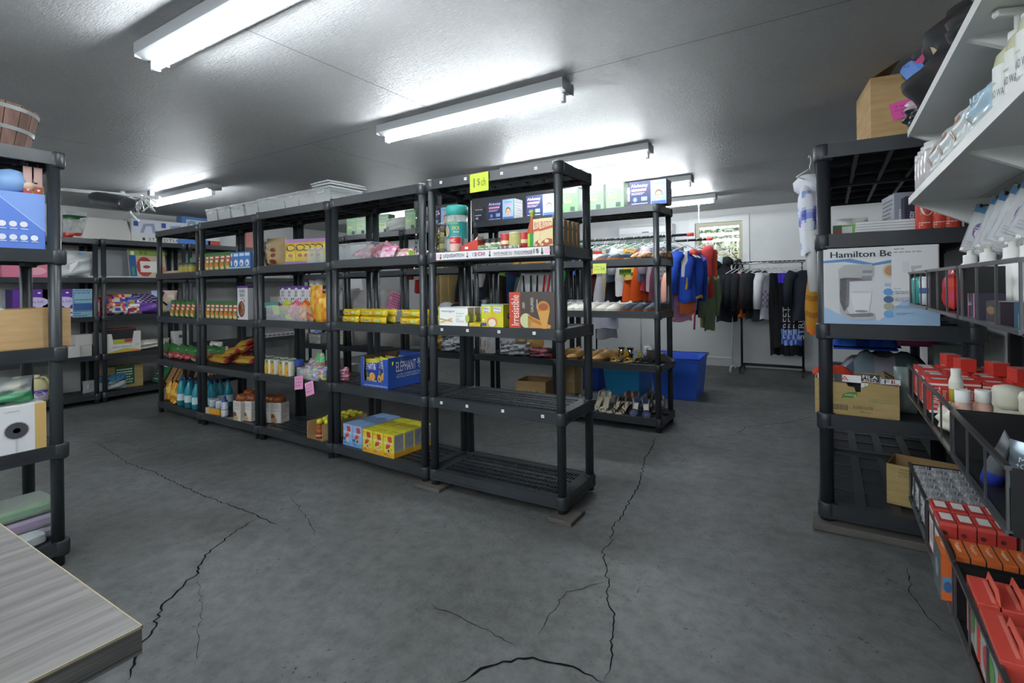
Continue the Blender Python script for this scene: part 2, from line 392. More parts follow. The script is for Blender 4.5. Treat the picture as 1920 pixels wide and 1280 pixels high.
# ------------------------------------------------------------------ cracks in the slab
CRK = mat('#101112', 0.9, spec=0.1)
def crack(pts, w0, w1, seed, chip=0.35):
    P = [on_floor(*p, 0.0012) for p in pts]; rg = random.Random(seed); out_ = []
    for a, c in zip(P[:-1], P[1:]):
        L_ = (c-a).length; n = max(2, int(L_/0.02)); s_ = Vector((-(c-a).y, (c-a).x, 0)).normalized()
        for i in range(n): out_.append(a+(c-a)*(i/n)+s_*rg.gauss(0, 0.0045))
    out_.append(P[-1]); bb = MB(); N_ = len(out_); vs = []; fs = []
    for i, p in enumerate(out_):
        d = (out_[min(i+1, N_-1)]-out_[max(i-1, 0)]); s_ = Vector((-d.y, d.x, 0)).normalized()
        w_ = (w0+(w1-w0)*i/(N_-1))*rg.uniform(1-chip, 1+chip)/2 * (min(1, (i+0.3)/4, (N_-1-i+0.3)/4))
        for q in (p+s_*w_, p-s_*w_): vs.append((q.x, q.y, floor_z(q.x, q.y)+0.0012))
    fs = [(2*i, 2*i+1, 2*i+3, 2*i+2) for i in range(N_-1)]
    bb.raw(vs, fs, CRK); o = structure(bb.build('floor_crack')); o.parent = floor
for i, (pts, a, c) in enumerate([
    ([(237, 1279), (262, 1210), (290, 1180), (300, 1140), (340, 1100), (368, 1075), (385, 1040), (430, 1005), (480, 971)], 0.007, 0.006),
    ([(125, 828), (180, 829), (240, 868), (290, 885), (340, 910), (385, 930), (440, 950), (480, 965), (520, 985)], 0.003, 0.006),
    ([(245, 852), (290, 838), (362, 826)], 0.006, 0.003), ([(175, 829), (225, 815)], 0.004, 0.003),
    ([(570, 915), (545, 930), (560, 952), (580, 975), (592, 1005)], 0.002, 0.003),
    ([(1229, 820), (1222, 840), (1208, 860), (1203, 890), (1195, 915), (1180, 940), (1165, 965), (1150, 985), (1145, 1015), (1130, 1035), (1142, 1085), (1138, 1110), (1148, 1150), (1151, 1210), (1142, 1245), (1133, 1279)], 0.006, 0.0045),
    ([(858, 1279), (890, 1262), (930, 1242), (985, 1234), (1040, 1240), (1085, 1255), (1135, 1279)], 0.010, 0.006),
    ([(1140, 1088), (1090, 1103), (1062, 1108), (1035, 1150), (1005, 1195)], 0.003, 0.002),
    ([(1380, 815), (1400, 800), (1470, 793), (1530, 780)], 0.005, 0.005), ([(1250, 818), (1330, 820), (1380, 814), (1530, 823)], 0.003, 0.004),
    ([(915, 836), (1000, 830), (1030, 825)], 0.005, 0.004), ([(1270, 765), (1310, 785), (1352, 797)], 0.004, 0.003),
    ([(1700, 1060), (1708, 1110), (1730, 1150), (1765, 1180), (1803, 1205)], 0.003, 0.003),
    ([(800, 1130), (860, 1155), (930, 1190), (970, 1217)], 0.0025, 0.0025), ([(372, 1078), (378, 1140), (370, 1200), (365, 1250)], 0.0015, 0.002),
    ([(1120, 800), (1128, 790)], 0.004, 0.003), ([(1270, 870), (1300, 850), (1360, 835)], 0.002, 0.001)]): crack(pts, a, c, i)

# ------------------------------------------------------------------ fluorescent lights
TUBE = mat('#f4fbff', 0.4, emit=TUBE_STRENGTH)
def light(x0, x1, y, lab):
    xm = (x0+x1)/2; root = empty('ceiling_light', (xm, y, floor_z(xm, y)+CEIL)); root.rotation_euler = (0, -SLOPE*r0.x, 0)
    L_ = x1-x0; h = L_/2; bb = MB()
    bb.prism([(-0.068, -0.002), (-0.068, -0.050), (-0.03, -0.064), (0.03, -0.064), (0.068, -0.050), (0.068, -0.002)], -h, h, mat('#8d9092', 0.4), 'x')
    bb.box(-h, -0.066, -0.06, -h+0.004, 0.066, -0.002, WHITEMETAL); bb.box(h-0.004, -0.066, -0.06, h, 0.066, -0.002, WHITEMETAL)
    bb.build('housing', root)
    for s_ in (-1, 1):
        bb = MB(); bb.box(s_*(h-0.03)-0.012, -0.016, -0.105, s_*(h-0.03)+0.012, 0.016, -0.058, WHITEMETAL, 0.004); bb.build('lamp_holder', root)
    bb = MB(); bb.lathe([(0.0135, -h+0.042), (0.0135, h-0.042)], TUBE, 14, (0, 0, -0.087), ax=(1, 0, 0)); bb.build('fluorescent_tube', root)
    return tag(root, lab, 'ceiling light', 'bare-tube strip lights')
LX0, LX1 = -2.425, -1.12
for y, lab in ((1.046, 'white strip light at the top left, nearest the camera'), (2.373, 'white strip light over the near end of the centre shelving row'), (3.80, 'white strip light just behind the tall end shelving unit, third from the camera'),
               (5.165, 'white strip light partly behind the diaper box on top of the shoe shelving'), (6.40, 'farthest white strip light, nearest the window')): light(LX0, LX1, y, lab)
light(-6.11, -4.93, 2.64, 'white strip light at far left beside the garage door opener')
for k, (x0_, y_) in enumerate(((-2.4, -0.4), (-0.95, -0.9), (-6.1, 0.2), (-4.2, -0.9), (-2.4, -1.8), (-0.95, -2.2), (-4.2, -2.3), (-2.4, -3.1), (-6.1, -1.5))):  # unseen fixtures added to brighten the shelf fronts
    light(x0_, x0_+1.2, y_, 'added white strip light behind the camera, %s of those out of view' % ORD[k])
light(-6.11, -4.93, 5.6, 'added unseen white strip light at far left rear, beyond the shelving rows')  # one more fixture added out of view for extra light
# ------------------------------------------------------------------ plastic shelving
LV = [0.111, 0.542, 0.973, 1.404, 1.836]
def shelf_mesh(w_, d_, m=PLASTIC):
    b = MB(); rh = 0.056
    b.box(0.02, 0.002, -rh+0.010, w_-0.02, 0.012, 0, m); b.box(0.02, -0.004, -rh, w_-0.02, 0.012, -rh+0.010, m)
    b.box(0.02, d_-0.012, -rh+0.01, w_-0.02, d_-0.002, 0, m); b.box(0.02, d_-0.012, -rh, w_-0.02, d_+0.004, -rh+0.01, m)
    for x0, x1, l0, l1 in ((0.002, 0.012, -0.004, 0.012), (w_-0.012, w_-0.002, w_-0.012, w_+0.004)):
        b.box(x0, 0.02, -rh+0.01, x1, d_-0.02, 0, m); b.box(l0, 0.02, -rh, l1, d_-0.02, -rh+0.01, m)
    for cx in (0.027, w_-0.027):
        for cy in (0.027, d_-0.027):
            b.lathe([(0.0285, -0.066), (0.033, -0.06), (0.0335, -0.004), (0.031, 0.0015)], m, 16, (cx, cy, 0))
    mx, my, t0, t1 = 0.075, 0.055, -0.018, -0.004
    b.box(0.012, 0.012, t0, w_-0.012, my, t1, m); b.box(0.012, d_-my, t0, w_-0.012, d_-0.012, t1, m)
    b.box(0.012, my, t0, mx, d_-my, t1, m); b.box(w_-mx, my, t0, w_-0.012, d_-my, t1, m)
    ny = 6; sy = (d_-2*my)/ny
    for i in range(1, ny):
        y = my+i*sy; wd = 0.006 if i % 2 else 0.011
        b.box(mx, y-wd, t0, w_-mx, y+wd, t1, m)
        if i % 2 == 0: b.box(0.03, y-0.004, -0.05, w_-0.03, y+0.004, t0, m)
    nx = 44; sx = (w_-2*mx)/nx
    for i in range(1, nx):
        x = mx+i*sx; b.box(x-0.0036, my, t0+0.001, x+0.0036, d_-my, t1-0.002, m)
    for i in range(1, 8):
        x = w_*i/8; b.box(x-0.003, 0.02, -0.042, x+0.003, d_-0.02, t0, m)
    return b
def grille_mesh(w_, d_, m=PLASTIC2):
    b = MB(); rh = 0.062
    for a in ((0.02, -0.002, -rh, w_-0.02, 0.012, 0), (0.02, d_-0.012, -rh, w_-0.02, d_+0.002, 0), (-0.002, 0.02, -rh, 0.012, d_-0.02, 0), (w_-0.012, 0.02, -rh, w_+0.002, d_-0.02, 0)): b.box(*a, m)
    b.box(0.02, -0.007, -rh-0.004, w_-0.02, 0.0, -rh+0.006, m); b.box(w_, 0.02, -rh-0.004, w_+0.007, d_-0.02, -rh+0.006, m); b.box(-0.007, 0.02, -rh-0.004, 0, d_-0.02, -rh+0.006, m)
    for cx in (0.032, w_-0.032):
        for cy in (0.032, d_-0.032):
            b.lathe([(0.036, -0.074), (0.040, -0.066), (0.040, -0.004), (0.037, 0.002)], m, 16, (cx, cy, 0))
    t0, t1 = -0.016, -0.003; nx, ny = 4, 4; mx = 0.055; bx = 0.042; by = 0.022
    cw = (w_-2*mx-bx*(nx-1))/nx; ch = (d_-2*mx-by*(ny-1))/ny
    b.box(0.01, 0.01, t0, mx, d_-0.01, t1, m); b.box(w_-mx, 0.01, t0, w_-0.01, d_-0.01, t1, m)
    b.box(mx, 0.01, t0, w_-mx, mx, t1, m); b.box(mx, d_-mx, t0, w_-mx, d_-0.01, t1, m)
    for i in range(1, nx):
        x = mx+i*(cw+bx)-bx; b.box(x, mx, t0, x+bx, d_-mx, t1, m); b.box(x+0.012, 0.02, -0.052, x+bx-0.012, d_-0.02, t0, m)
    for i in range(nx):
        x = mx+i*(cw+bx)
        for j in range(1, ny): y = mx+j*(ch+by)-by; b.box(x, y, t0, x+cw, y+by, t1, m)
        for j in range(ny):
            y = mx+j*(ch+by); n = 17
            for k in range(n):
                yy = y+ch*(k+0.5)/n; b.box(x, yy-0.0032, t0, x+cw, yy+0.0032, t1-0.006, m)
    for j in (0.33, 0.66): b.box(0.02, d_*j-0.004, -0.05, w_-0.02, d_*j+0.004, t0, m)
    return b
_pm = {}
def unit(x0, y0, x1, y1, d_, lab, group, heavy=False, levels=LV, base=0.0, name='shelving_unit', skip=()):
    w_ = math.hypot(x1-x0, y1-y0); a = math.atan2(y1-y0, x1-x0); z = floor_z((x0+x1)/2, (y0+y1)/2)
    root = empty(name, (x0, y0, z), a); tag(root, lab, 'shelving unit', group)
    key = (round(w_, 2), d_, heavy)
    if key not in _pm:
        s0 = (grille_mesh if heavy else shelf_mesh)(w_, d_).build('shelf'); 
        r = 0.0295 if heavy else 0.0235
        b = MB(); b.lathe([(r, 0.0), (r, levels[-1]-0.03)], PLASTIC2 if heavy else PLASTIC, 18); p0 = b.build('post')
        _pm[key] = (s0.data, p0.data); bpy.data.objects.remove(s0); bpy.data.objects.remove(p0)
    sm_, pm_ = _pm[key]; q = 0.032 if heavy else 0.027
    for li, l in enumerate(levels):
        if li in skip: continue
        o = bpy.data.objects.new('shelf', sm_); COL.objects.link(o); o.parent = root; o.location = (0, 0, l)
    for cx in (q, w_-q):
        for cy in (q, d_-q):
            o = bpy.data.objects.new('post', pm_); COL.objects.link(o); o.parent = root; o.location = (cx, cy, base); o.scale = (1, 1, (levels[-1]-0.03-base)/(levels[-1]-0.03))
    M = Matrix.Translation((x0, y0, z)) @ Matrix.Rotation(a, 4, 'Z')
    return dict(M=M, a=a, w=w_, d=d_, lv=levels, root=root)
UC = 'units of the centre shelving row'
UE = unit(-2.050, 2.335, -1.155, 2.345, 0.42, 'black plastic shelving unit at the near end of the centre row, two lower shelves empty', UC, base=0.022)
UD = unit(-2.999, 2.398, -2.086, 2.347, 0.42, 'black plastic shelving unit holding the coffee boxes and blue pretzel carton', UC, base=0.022)
UCc = unit(-3.953, 2.437, -3.022, 2.403, 0.42, 'black plastic shelving unit holding white cereal boxes and the honey carton', UC)
UB = unit(-4.889, 2.462, -3.972, 2.440, 0.42, 'black plastic shelving unit holding pasta bags and almond drink packs', UC)
UA = unit(-5.835, 2.522, -4.928, 2.470, 0.42, 'black plastic shelving unit at the far left end of the centre row', UC)
UF = []
fl_ = ['black plastic shelving unit holding shoes, at the right end of the second row', 'black plastic shelving unit behind the empty end unit, with diaper boxes on top', 'black plastic shelving unit behind the cookie shelf, with pillows in it', 'black plastic shelving unit in the second row with light green boxes on top', 'black plastic shelving unit in the second row seen behind the cereal boxes']
for i in range(5):
    UF.append(unit(-1.15-0.925*(i+1)+0.015, 4.077, -1.15-0.925*i, 4.077, 0.42, fl_[i], 'units of the second shelving row', skip=(2,) if i == 3 else ()))
UG = unit(-0.052, 2.871, 0.558, 2.871, 0.93, 'heavy black plastic shelving unit at right holding the water dispenser box', 'deep units along the right wall', heavy=True, levels=[0.119, 0.549, 0.979, 1.407, 1.836], base=0.035)
UG2 = unit(-0.052, 3.84, 0.558, 3.84, 0.93, 'heavy black plastic shelving unit along the right wall, behind the water dispenser box unit', 'deep units along the right wall', heavy=True, levels=[0.119, 0.549, 0.979, 1.407, 1.836])
UH = unit(-2.905, -0.013, -2.905, 0.892, 0.42, 'black plastic shelving unit at the left edge with a wooden half barrel on top', 'shelving along the left')
kl = ['black plastic shelving unit on the left wall holding purple toilet paper packs', 'black plastic shelving unit on the left wall holding school bags and binders', 'black plastic shelving unit on the left wall seen behind the teal bottles', 'black plastic shelving unit on the left wall seen behind the cereal boxes, farthest']
UK = [unit(-6.923, 2.440-0.92+0.92*i+(0.013 if i else 0), -6.923, 2.440+0.92*i-0.01, 0.42, kl[i], 'shelving along the left') for i in range(4)]
# timber under the unit feet
WOODD = tex_mat('old_dark_timber', '#4a4844', '#5f5c57', scale=4, rough=0.8, bump=0.4, stretch=(1, 8, 8))
for (x, y, rz, l_, lab) in ((-1.16, 2.36, 0.0, 0.13, 'short dark timber block under the right front foot of the end unit'), (-2.045, 2.37, 0.0, 0.20, 'short dark timber block under the feet where the two nearest centre units meet')):
    b = MB(); b.box(-l_/2, -0.07, 0, l_/2, 0.10, 0.022, WOODD, 0.003); o = b.build('timber_block', None, (x, y, floor_z(x, y)), (0, 0, rz)); tag(o, lab, 'wood block')
b = MB(); b.box(-0.03, -0.045, 0, 0.62, 0.10, 0.035, WOODD, 0.004); o = b.build('timber_plank', None, (-0.052, 2.871, floor_z(0.2, 2.87)), (0, 0, 0)); tag(o, 'long dark timber plank under the front feet of the right heavy shelving unit', 'wood plank')

def W(U, u, v, z): return U['M'] @ Vector((u, v, z))
def upx(U, px, v, z):
    lo, hi = -0.6, U['w']+0.6
    f = lambda u: proj(W(U, u, v, z))[0]-px
    a, b_ = lo, hi; fa = f(a)
    for _ in range(40):
        m_ = (a+b_)/2
        if (f(m_) > 0) == (fa > 0): a = m_
        else: b_ = m_
    return (a+b_)/2
PLACED = []
def put(o, U, L, u, v, rz=0.0, dz=0.0, rx=0.0):
    """stand o on shelf L (0 = lowest) at u along and v into the unit"""
    PLACED.append((o, U, L)); z = U['lv'][L]-0.0034+dz; o.location = W(U, u, v, z); o.rotation_euler = (rx, 0, U['a']+rz); return o
def pxput(o, U, L, px, v, rz=0.0, dz=0.0, rx=0.0):
    return put(o, U, L, upx(U, px, v, U['lv'][L]+dz), v, rz, dz, rx)
# ------------------------------------------------------------------ product builders
def faces(w, d, h):
    return {'F': ((-w/2, 0, 0), (1, 0, 0), (0, 0, 1), (0, -1, 0), w, h), 'R': ((w/2, 0, 0), (0, 1, 0), (0, 0, 1), (1, 0, 0), d, h),
            'L': ((-w/2, d, 0), (0, -1, 0), (0, 0, 1), (-1, 0, 0), d, h), 'T': ((-w/2, 0, h), (1, 0, 0), (0, 1, 0), (0, 0, 1), w, d)}
def pack(name, w, d, h, col, F=(), R_=(), L=(), T=(), rough=0.45, bev=0.0015, build=True, mb=None):
    b = mb or MB(); m = col if not isinstance(col, str) else mat(col, rough)
    b.box(-w/2, 0, 0, w/2, d, h, m, bev)
    fc = faces(w, d, h)
    for k, g in (('F', F), ('R', R_), ('L', L), ('T', T)):
        if g: b.gfx(fc[k], g)
    return b.build(name) if build else b
def pouch_mb(w, h, t, colf, gf=(), nx=12, nz_=14, wr=0.12, seed=0, seal=0.05, back=None, rough=0.3, b=None, flare=0.06):
    """a filled bag: colf(u,v) -> colour, gf graphics printed on its front"""
    b = b or MB(); rg = random.Random(seed)
    ph = rg.uniform(0, 9)
    def th(u, v):
        a = max(0.0, 1-abs(2*u-1)**3); s_ = min(1, v/seal) if v < 0.5 else min(1, (1-v)/seal)
        vv = max(0.0, 1-abs(2*v-0.9)**4*0.9)
        return t/2*a**0.6*max(0.04, min(1, s_))**0.5*vv + wr*t*0.16*(math.sin(9*u+ph+5*v)+math.sin(17*v+ph-7*u))*a
    def edge(u, v): return w*(u-0.5)*(1-flare*math.sin(math.pi*v))
    def P(u, v, e=0.0): return Vector((edge(u, v), -th(u, v)-e, v*h))
    for side in (0, 1):
        base = len(b.v)
        for j in range(nz_+1):
            for i in range(nx+1):
                u, v = i/nx, j/nz_; p = P(u, v)
                b.v.append((p.x, p.y if side == 0 else -p.y*0.9, p.z))
        for j in range(nz_):
            for i in range(nx):
                a = base+j*(nx+1)+i; q = [a, a+1, a+nx+2, a+nx+1]
                if side: q.reverse()
                c = colf((i+.5)/nx, (j+.5)/nz_) if (side == 0 or back is None) else back
                b.f.append(q); b.m.append(b.mi(c if not isinstance(c, str) else mat(c, rough))); b.sm.append(True)
    if gf: b.gfx((0,)*0 or ((0, 0, 0), (1, 0, 0), (0, 0, 1), (0, -1, 0), w, h), gf, lambda u, v, e: P(min(1, max(0, u)), min(1, max(0, v)), e+0.0012))
    return b
def pouch(name, *a, **k): return pouch_mb(*a, **k).build(name)
def bands(*st):
    """bands((0.2,'#..'),(0.6,'#..'),(1,'#..')): colour by height"""
    def f(u, v):
        for s_, c in st:
            if v <= s_: return c
        return st[-1][1]
    return f
def patchwork(cols, seed=0, n=7, base=None, p=1.0):
    rg = random.Random(seed); grid = {(i, j): (rg.choice(cols) if rg.random() < p else base) for i in range(n+2) for j in range(n+2)}
    return lambda u, v: grid[(int(u*n), int(v*n))]
def bottle(name, prof, n=16, cap=None, gfx=(), label=None):
    b = MB(); b.lathe(prof, None, n)
    if label:   # (r, z0, z1, items) graphics wrapped round the front
        r_, z0, z1, items, ang = label
        def fm(u, v, e):
            a = -math.pi/2+(u-0.5)*ang
            return Vector(((r_+e+0.0006)*math.cos(a), (r_+e+0.0006)*math.sin(a), z0+(z1-z0)*v))
        out_ = []
        for it in items:   # subdivide wide rectangles so that they wrap
            if it[0] == 'r':
                _, x0, y0, x1, y1, c = it; k = max(1, int((x1-x0)*ang/0.3))
                out_ += [('r', x0+(x1-x0)*i/k, y0, x0+(x1-x0)*(i+1)/k, y1, c) for i in range(k)]
            else: out_.append(it)
        lay = {}
        # same elevation for all pieces of one rectangle
        cnt = 0
        for it in items:
            k = 1
            if it[0] == 'r': k = max(1, int((it[3]-it[1])*ang/0.3))
            for j in range(k): b.gfx(((0, 0, 0), (1, 0, 0), (0, 0, 1), (0, -1, 0), 1, 1), [out_[cnt]], (lambda L: (lambda u, v, e: fm(u, v, 0.0005*L)))(lay.setdefault(id(it), len(lay)+1))); cnt += 1
    o = b.build(name)
    if cap:
        c = MB(); c.lathe(cap, None, n); c.build('cap', o)
    return o
def openbox(name, w, d, h, m, min_, th=0.003, F=(), R_=(), L=(), front_h=None, notch=None, flaps=False, parent=None):
    """an open carton; front_h lowers the front wall"""
    b = MB(); fh = front_h if front_h is not None else h
    b.box(-w/2, 0, 0, w/2, d, th, min_)
    def wallq(x0, y0, x1, y1, z1, n_out):
        b.box(min(x0, x1), min(y0, y1), 0, max(x0, x1), max(y0, y1), z1, m)
    wallq(-w/2, 0, w/2, th, fh, 0); wallq(-w/2, d-th, w/2, d, h, 0); wallq(-w/2, th, -w/2+th, d-th, h, 0); wallq(w/2-th, th, w/2, d-th, h, 0)
    b.box(-w/2+th, d-th-0.001, th, w/2-th, d-th, h-0.002, min_); b.box(-w/2+th, th, th, -w/2+th+0.001, d-th, h-0.002, min_)
    fc = faces(w, d, h)
    if F: f = fc['F']; b.gfx((f[0], f[1], f[2], f[3], w, fh), F)
    if R_: b.gfx(fc['R'], R_)
    if L: b.gfx(fc['L'], L)
    if flaps:
        for s_ in (-1, 1):
            x = s_*w/2; b.prism([(x, h), (x+s_*0.004, h), (x+s_*0.10, h-0.13), (x+s_*0.097, h-0.132)], 0.01, d-0.01, m, 'y')
    return b.build(name, parent)
def ell(cx, cy, rx, ry, n=14): return [(cx+rx*math.cos(2*math.pi*i/n), cy+ry*math.sin(2*math.pi*i/n)) for i in range(n)]
def series(proto, n, group, labelf, placef, cat, name=None):
    """place n copies of proto; labelf(i) -> label, placef(o, i) positions"""
    out_ = []
    for i in range(n):
        o = proto if i == 0 else dup(proto)
        tag(o, labelf(i), cat, group if n > 1 else None); placef(o, i); out_.append(o)
    return out_
def sign(name, w, h, col, lines, label, cat='sign', ink='#2a2a2e', tilt=0.0, extra=()):
    b = MB(); b.box(-w/2, 0, -h, w/2, 0.0012, 0, mat(col, 0.8), 0)
    b.gfx(((-w/2, 0, -h), (1, 0, 0), (0, 0, 1), (0, -1, 0), w, h), [('t', x0, y0, x1, y1, s_, ink) for (x0, y0, x1, y1, s_) in lines]+list(extra))
    o = b.build(name); tag(o, label, cat); return o
# shoes ----------------------------------------------------------------
def shoe_mb(L_=0.27, upper='#222', sole='#a67', inner='#ddd', hgt=0.085, open_=0.45, st=0.018, wd=0.095, pat=None):
    """toe points to -y; returns mesh builder for the upper and for the sole"""
    N_ = 14; n = 12; up = MB(); so = MB()
    secs = []
    for j in range(N_+1):
        t = j/N_; y = -L_/2+L_*t
        wj = wd/2*(0.30+0.70*math.sin(min(1, t*2.6+0.08)*math.pi/2)) * (1-0.26*math.exp(-((t-0.58)/0.18)**2)) * (1 if t < 0.86 else 1-(t-0.86)/0.14*0.45)
        hj = 0.030+0.032*min(1, t/0.35)+(hgt-0.062)*max(0, min(1, (t-0.3)/0.35))
        if t < 0.06: hj *= 0.65
        secs.append((y, wj, hj))
    base = 0
    for (y, wj, hj) in secs:
        for i in range(n+1):
            a = math.pi*i/n; x = wj*math.copysign(abs(math.cos(a))**0.75, math.cos(a)); z = st+(hj-st)*math.sin(a)**0.85
            up.v.append((x, y, z))
    for j in range(N_):
        t = (j+.5)/N_
        for i in range(n):
            k = (n+1)*j+i
            hole = t > open_ and 3 < i+1 and i < n-3 and t < 0.93
            m_ = inner if hole else (pat(t, i/n) if pat else upper)
            if hole:   # sunk foot opening
                for kk in (k, k+1, k+n+2, k+n+1): pass
            up.f.append([k, k+1, k+n+2, k+n+1]); up.m.append(up.mi(m_)); up.sm.append(True)
    for j in range(N_+1):
        t = j/N_
        if open_+0.02 < t < 0.93:
            for i in range(4, n-3): k = (n+1)*j+i; x, y, z = up.v[k]; up.v[k] = (x, y, st+0.012)
    up.f.append([i for i in range(n+1)]); up.m.append(up.mi(upper)); up.sm.append(False)
    up.f.append([(n+1)*N_+n-i for i in range(n+1)]); up.m.append(up.mi(upper)); up.sm.append(False)
    ring = [(-(w_+0.003), y) for y, w_, h_ in secs]+[((w_+0.003), y) for y, w_, h_ in reversed(secs)]
    so.prism(ring, 0, st+0.002, sole)
    return up, so
def shoe(name, **k):
    u, s_ = shoe_mb(**k); o = u.build(name); s_.build('sole', o); return o
def heel(name, col, inner='#cfc3b0', closed=False, straps=True, hz=0.075, tie=False):
    L_ = 0.235; b = MB(); so = MB()
    def zz(t): return hz*(0.5-0.5*math.cos(math.pi*min(1, max(0, (t-0.28)/0.55))))+0.006
    def ww(t): return 0.037*(0.45+0.55*math.sin(min(1, t*3+0.1)*math.pi/2))*(1-0.4*math.exp(-((t-0.55)/0.2)**2))*(1 if t < 0.88 else 1-(t-0.88)*3)
    vs = []; N_ = 12
    for dz in (0, 0.006):
        for j in range(N_+1):
            t = j/N_; vs += [(-ww(t), -L_/2+L_*t, zz(t)+dz-0.004), (ww(t), -L_/2+L_*t, zz(t)+dz-0.004)]
    q = 2*(N_+1); fs = []
    for j in range(N_): a = 2*j; fs += [(a, a+2, a+3, a+1), (q+a, q+a+1, q+a+3, q+a+2), (a, q+a, q+a+2, a+2), (a+1, a+3, q+a+3, q+a+1)]
    so.raw(vs, fs, inner); so.lathe([(0.006, 0), (0.012, hz*0.6), (0.022, hz+0.002)], col, 10, (0, L_/2-0.025, 0))
    o = b
    if closed:
        n = 10; base = []
        for j in range(N_+1):
            t = j/N_; f = 1 if t < 0.34 else (0 if t < 0.62 else 1)
            hh = (0.012+0.028*min(1, t/0.28)) if t <= 0.36 else (0.012 if t < 0.6 else 0.02+0.04*min(1, (t-0.6)/0.3))
            for i in range(n+1):
                a = math.pi*i/n; x = (ww(t)+0.003)*math.cos(a); z = zz(t)+hh*math.sin(a)**0.6
                if 0.36 < t < 0.97 and 2 < i < n-2: z = zz(t)+0.003
                b.v.append((x, -L_/2+L_*t, z))
        for j in range(N_):
            for i in range(n):
                t = (j+.5)/N_; k = j*(n+1)+i; hole = t > 0.36 and 2 <= i < n-2 and t < 0.95
                b.f.append([k, k+1, k+n+2, k+n+1]); b.m.append(b.mi(inner if hole else col)); b.sm.append(True)
    else:
        for t in (0.12, 0.27): w_ = ww(t)+0.003; b.tube([(-w_, -L_/2+L_*t, zz(t)), (-w_*0.8, -L_/2+L_*t, zz(t)+0.022), (0, -L_/2+L_*(t+0.02), zz(t)+0.034), (w_*0.8, -L_/2+L_*t, zz(t)+0.022), (w_, -L_/2+L_*t, zz(t))], 0.0045, col, 6)
        b.tube([(-0.02, -L_/2+L_*0.62, zz(0.62)), (-0.03, L_/2-0.04, hz+0.05), (0, L_/2-0.01, hz+0.06), (0.03, L_/2-0.04, hz+0.05), (0.02, -L_/2+L_*0.62, zz(0.62))], 0.004, col, 6)
        if tie: b.tube([(-0.03, L_/2-0.06, hz+0.05), (0.03, -L_/2+L_*0.3, 0.05)], 0.0035, col, 6)
        pts = [(0.026*math.cos(a*math.pi/6), L_/2-0.022+0.022*math.sin(a*math.pi/6)) for a in range(0, 7)]
        for z0 in (hz,):
            vs = [(x, y, z0) for x, y in pts]+[(x*0.8, y+0.004, z0+0.045) for x, y in pts]
            b.raw(vs, [(i, i+1, 8+i, 7+i) for i in range(6)], col, True)
    ob = b.build(name); so.build('sole', ob); return ob
# clothing -------------------------------------------------------------
def garment_mb(kind, w_=0.46, h_=0.66, t_=0.07, colf=None, sleeve=None, seed=0, nn=22, rows=16):
    """hangs from z=0 down; width along x"""
    b = MB(); rg = random.Random(seed); ph = rg.uniform(0, 6)
    def half(v):
        if kind in ('tee', 'hoodie', 'jacket'):
            return w_/2*(0.30+0.70*min(1, v/0.12)**0.6)*(1-0.05*math.sin(v*3)) if v < 0.12 else w_/2*(1.0-0.14*min(1, (v-0.12)/0.15)+0.05*v)
        if kind == 'pants': return w_/2*(1-0.12*v)
        if kind == 'dress': return w_/2*(0.35+0.3*min(1, v/0.1)) if v < 0.1 else w_/2*(0.65-0.12*math.exp(-((v-0.35)/0.1)**2)+0.42*max(0, v-0.35))
        return w_/2
    base = len(b.v)
    for j in range(rows+1):
        v = j/rows; hw = half(v); tt = t_/2*(0.45+0.55*min(1, v*4))*(1+0.25*math.sin(v*5+ph))
        for i in range(nn):
            a = 2*math.pi*i/nn; fold = 1+0.22*v*math.sin(5*a+ph+2*v)+0.1*math.sin(9*a+ph)
            b.v.append((hw*math.cos(a)*(1+0.02*math.sin(7*v+ph)), tt*math.sin(a)*fold*(1.2 if kind != 'pants' else 1), -h_*v-0.012*math.sin(3*a+ph)*v))
    for j in range(rows):
        for i in range(nn):
            c = colf((i+.5)/nn, (j+.5)/rows); a = base+j*nn+i; a2 = base+j*nn+(i+1) % nn
            b.f.append([a, a+nn, a2+nn, a2]); b.m.append(b.mi(c if not isinstance(c, str) else mat(c, 0.85, spec=0.25))); b.sm.append(True)
    b.f.append([base+i for i in range(nn)]); b.m.append(b.m[-1]); b.sm.append(False)
    if sleeve:
        ln, sc_ = sleeve
        for s_ in (-1, 1):
            x0 = s_*w_*0.42; pts = [(x0, 0, -0.03), (x0+s_*0.055, 0.004, -0.07-0.1*ln), (x0+s_*0.075, 0.01*math.sin(ph), -ln*0.55), (x0+s_*0.065, 0.016, -ln)]
            b.tube(pts, 0.068, mat(sc_, 0.85, spec=0.25), 10, r2=0.044)
    if kind == 'hoodie':
        b.lathe([(0.03, -0.10), (0.085, -0.055), (0.09, -0.01), (0.05, 0.03)], mat(colf(0.25, 0.1), 0.85, spec=0.25) if isinstance(colf(0.25, 0.1), str) else colf(0.25, 0.1), 12)
    return b
_hang = {}
def hanger(parent, col='#e9e9e9', pants=False):
    if (col, pants) not in _hang:
        b = MB(); b.tube([(0, 0, 0.0), (0, 0, 0.025), (0.015, 0, 0.042), (0.022, 0, 0.062), (0.015, 0, 0.079), (0, 0, 0.086), (-0.015, 0, 0.079), (-0.022, 0, 0.066)], 0.0028, col, 6)
        b.tube([(-0.19, 0, -0.065), (-0.02, 0, 0.0), (0.02, 0, 0.0), (0.19, 0, -0.065)], 0.0045, col, 6); b.tube([(-0.19, 0, -0.065), (0.19, 0, -0.065)], 0.0035, col, 6)
        o = b.build('hanger'); _hang[(col, pants)] = o.data; bpy.data.objects.remove(o)
    o = bpy.data.objects.new('hanger', _hang[(col, pants)]); COL.objects.link(o); o.parent = parent; return o
# ================================================================== centre row contents
def T(x0, y0, x1, y1, s, c='#ffffff', mode=''): return ('t', x0, y0, x1, y1, s, c, mode)
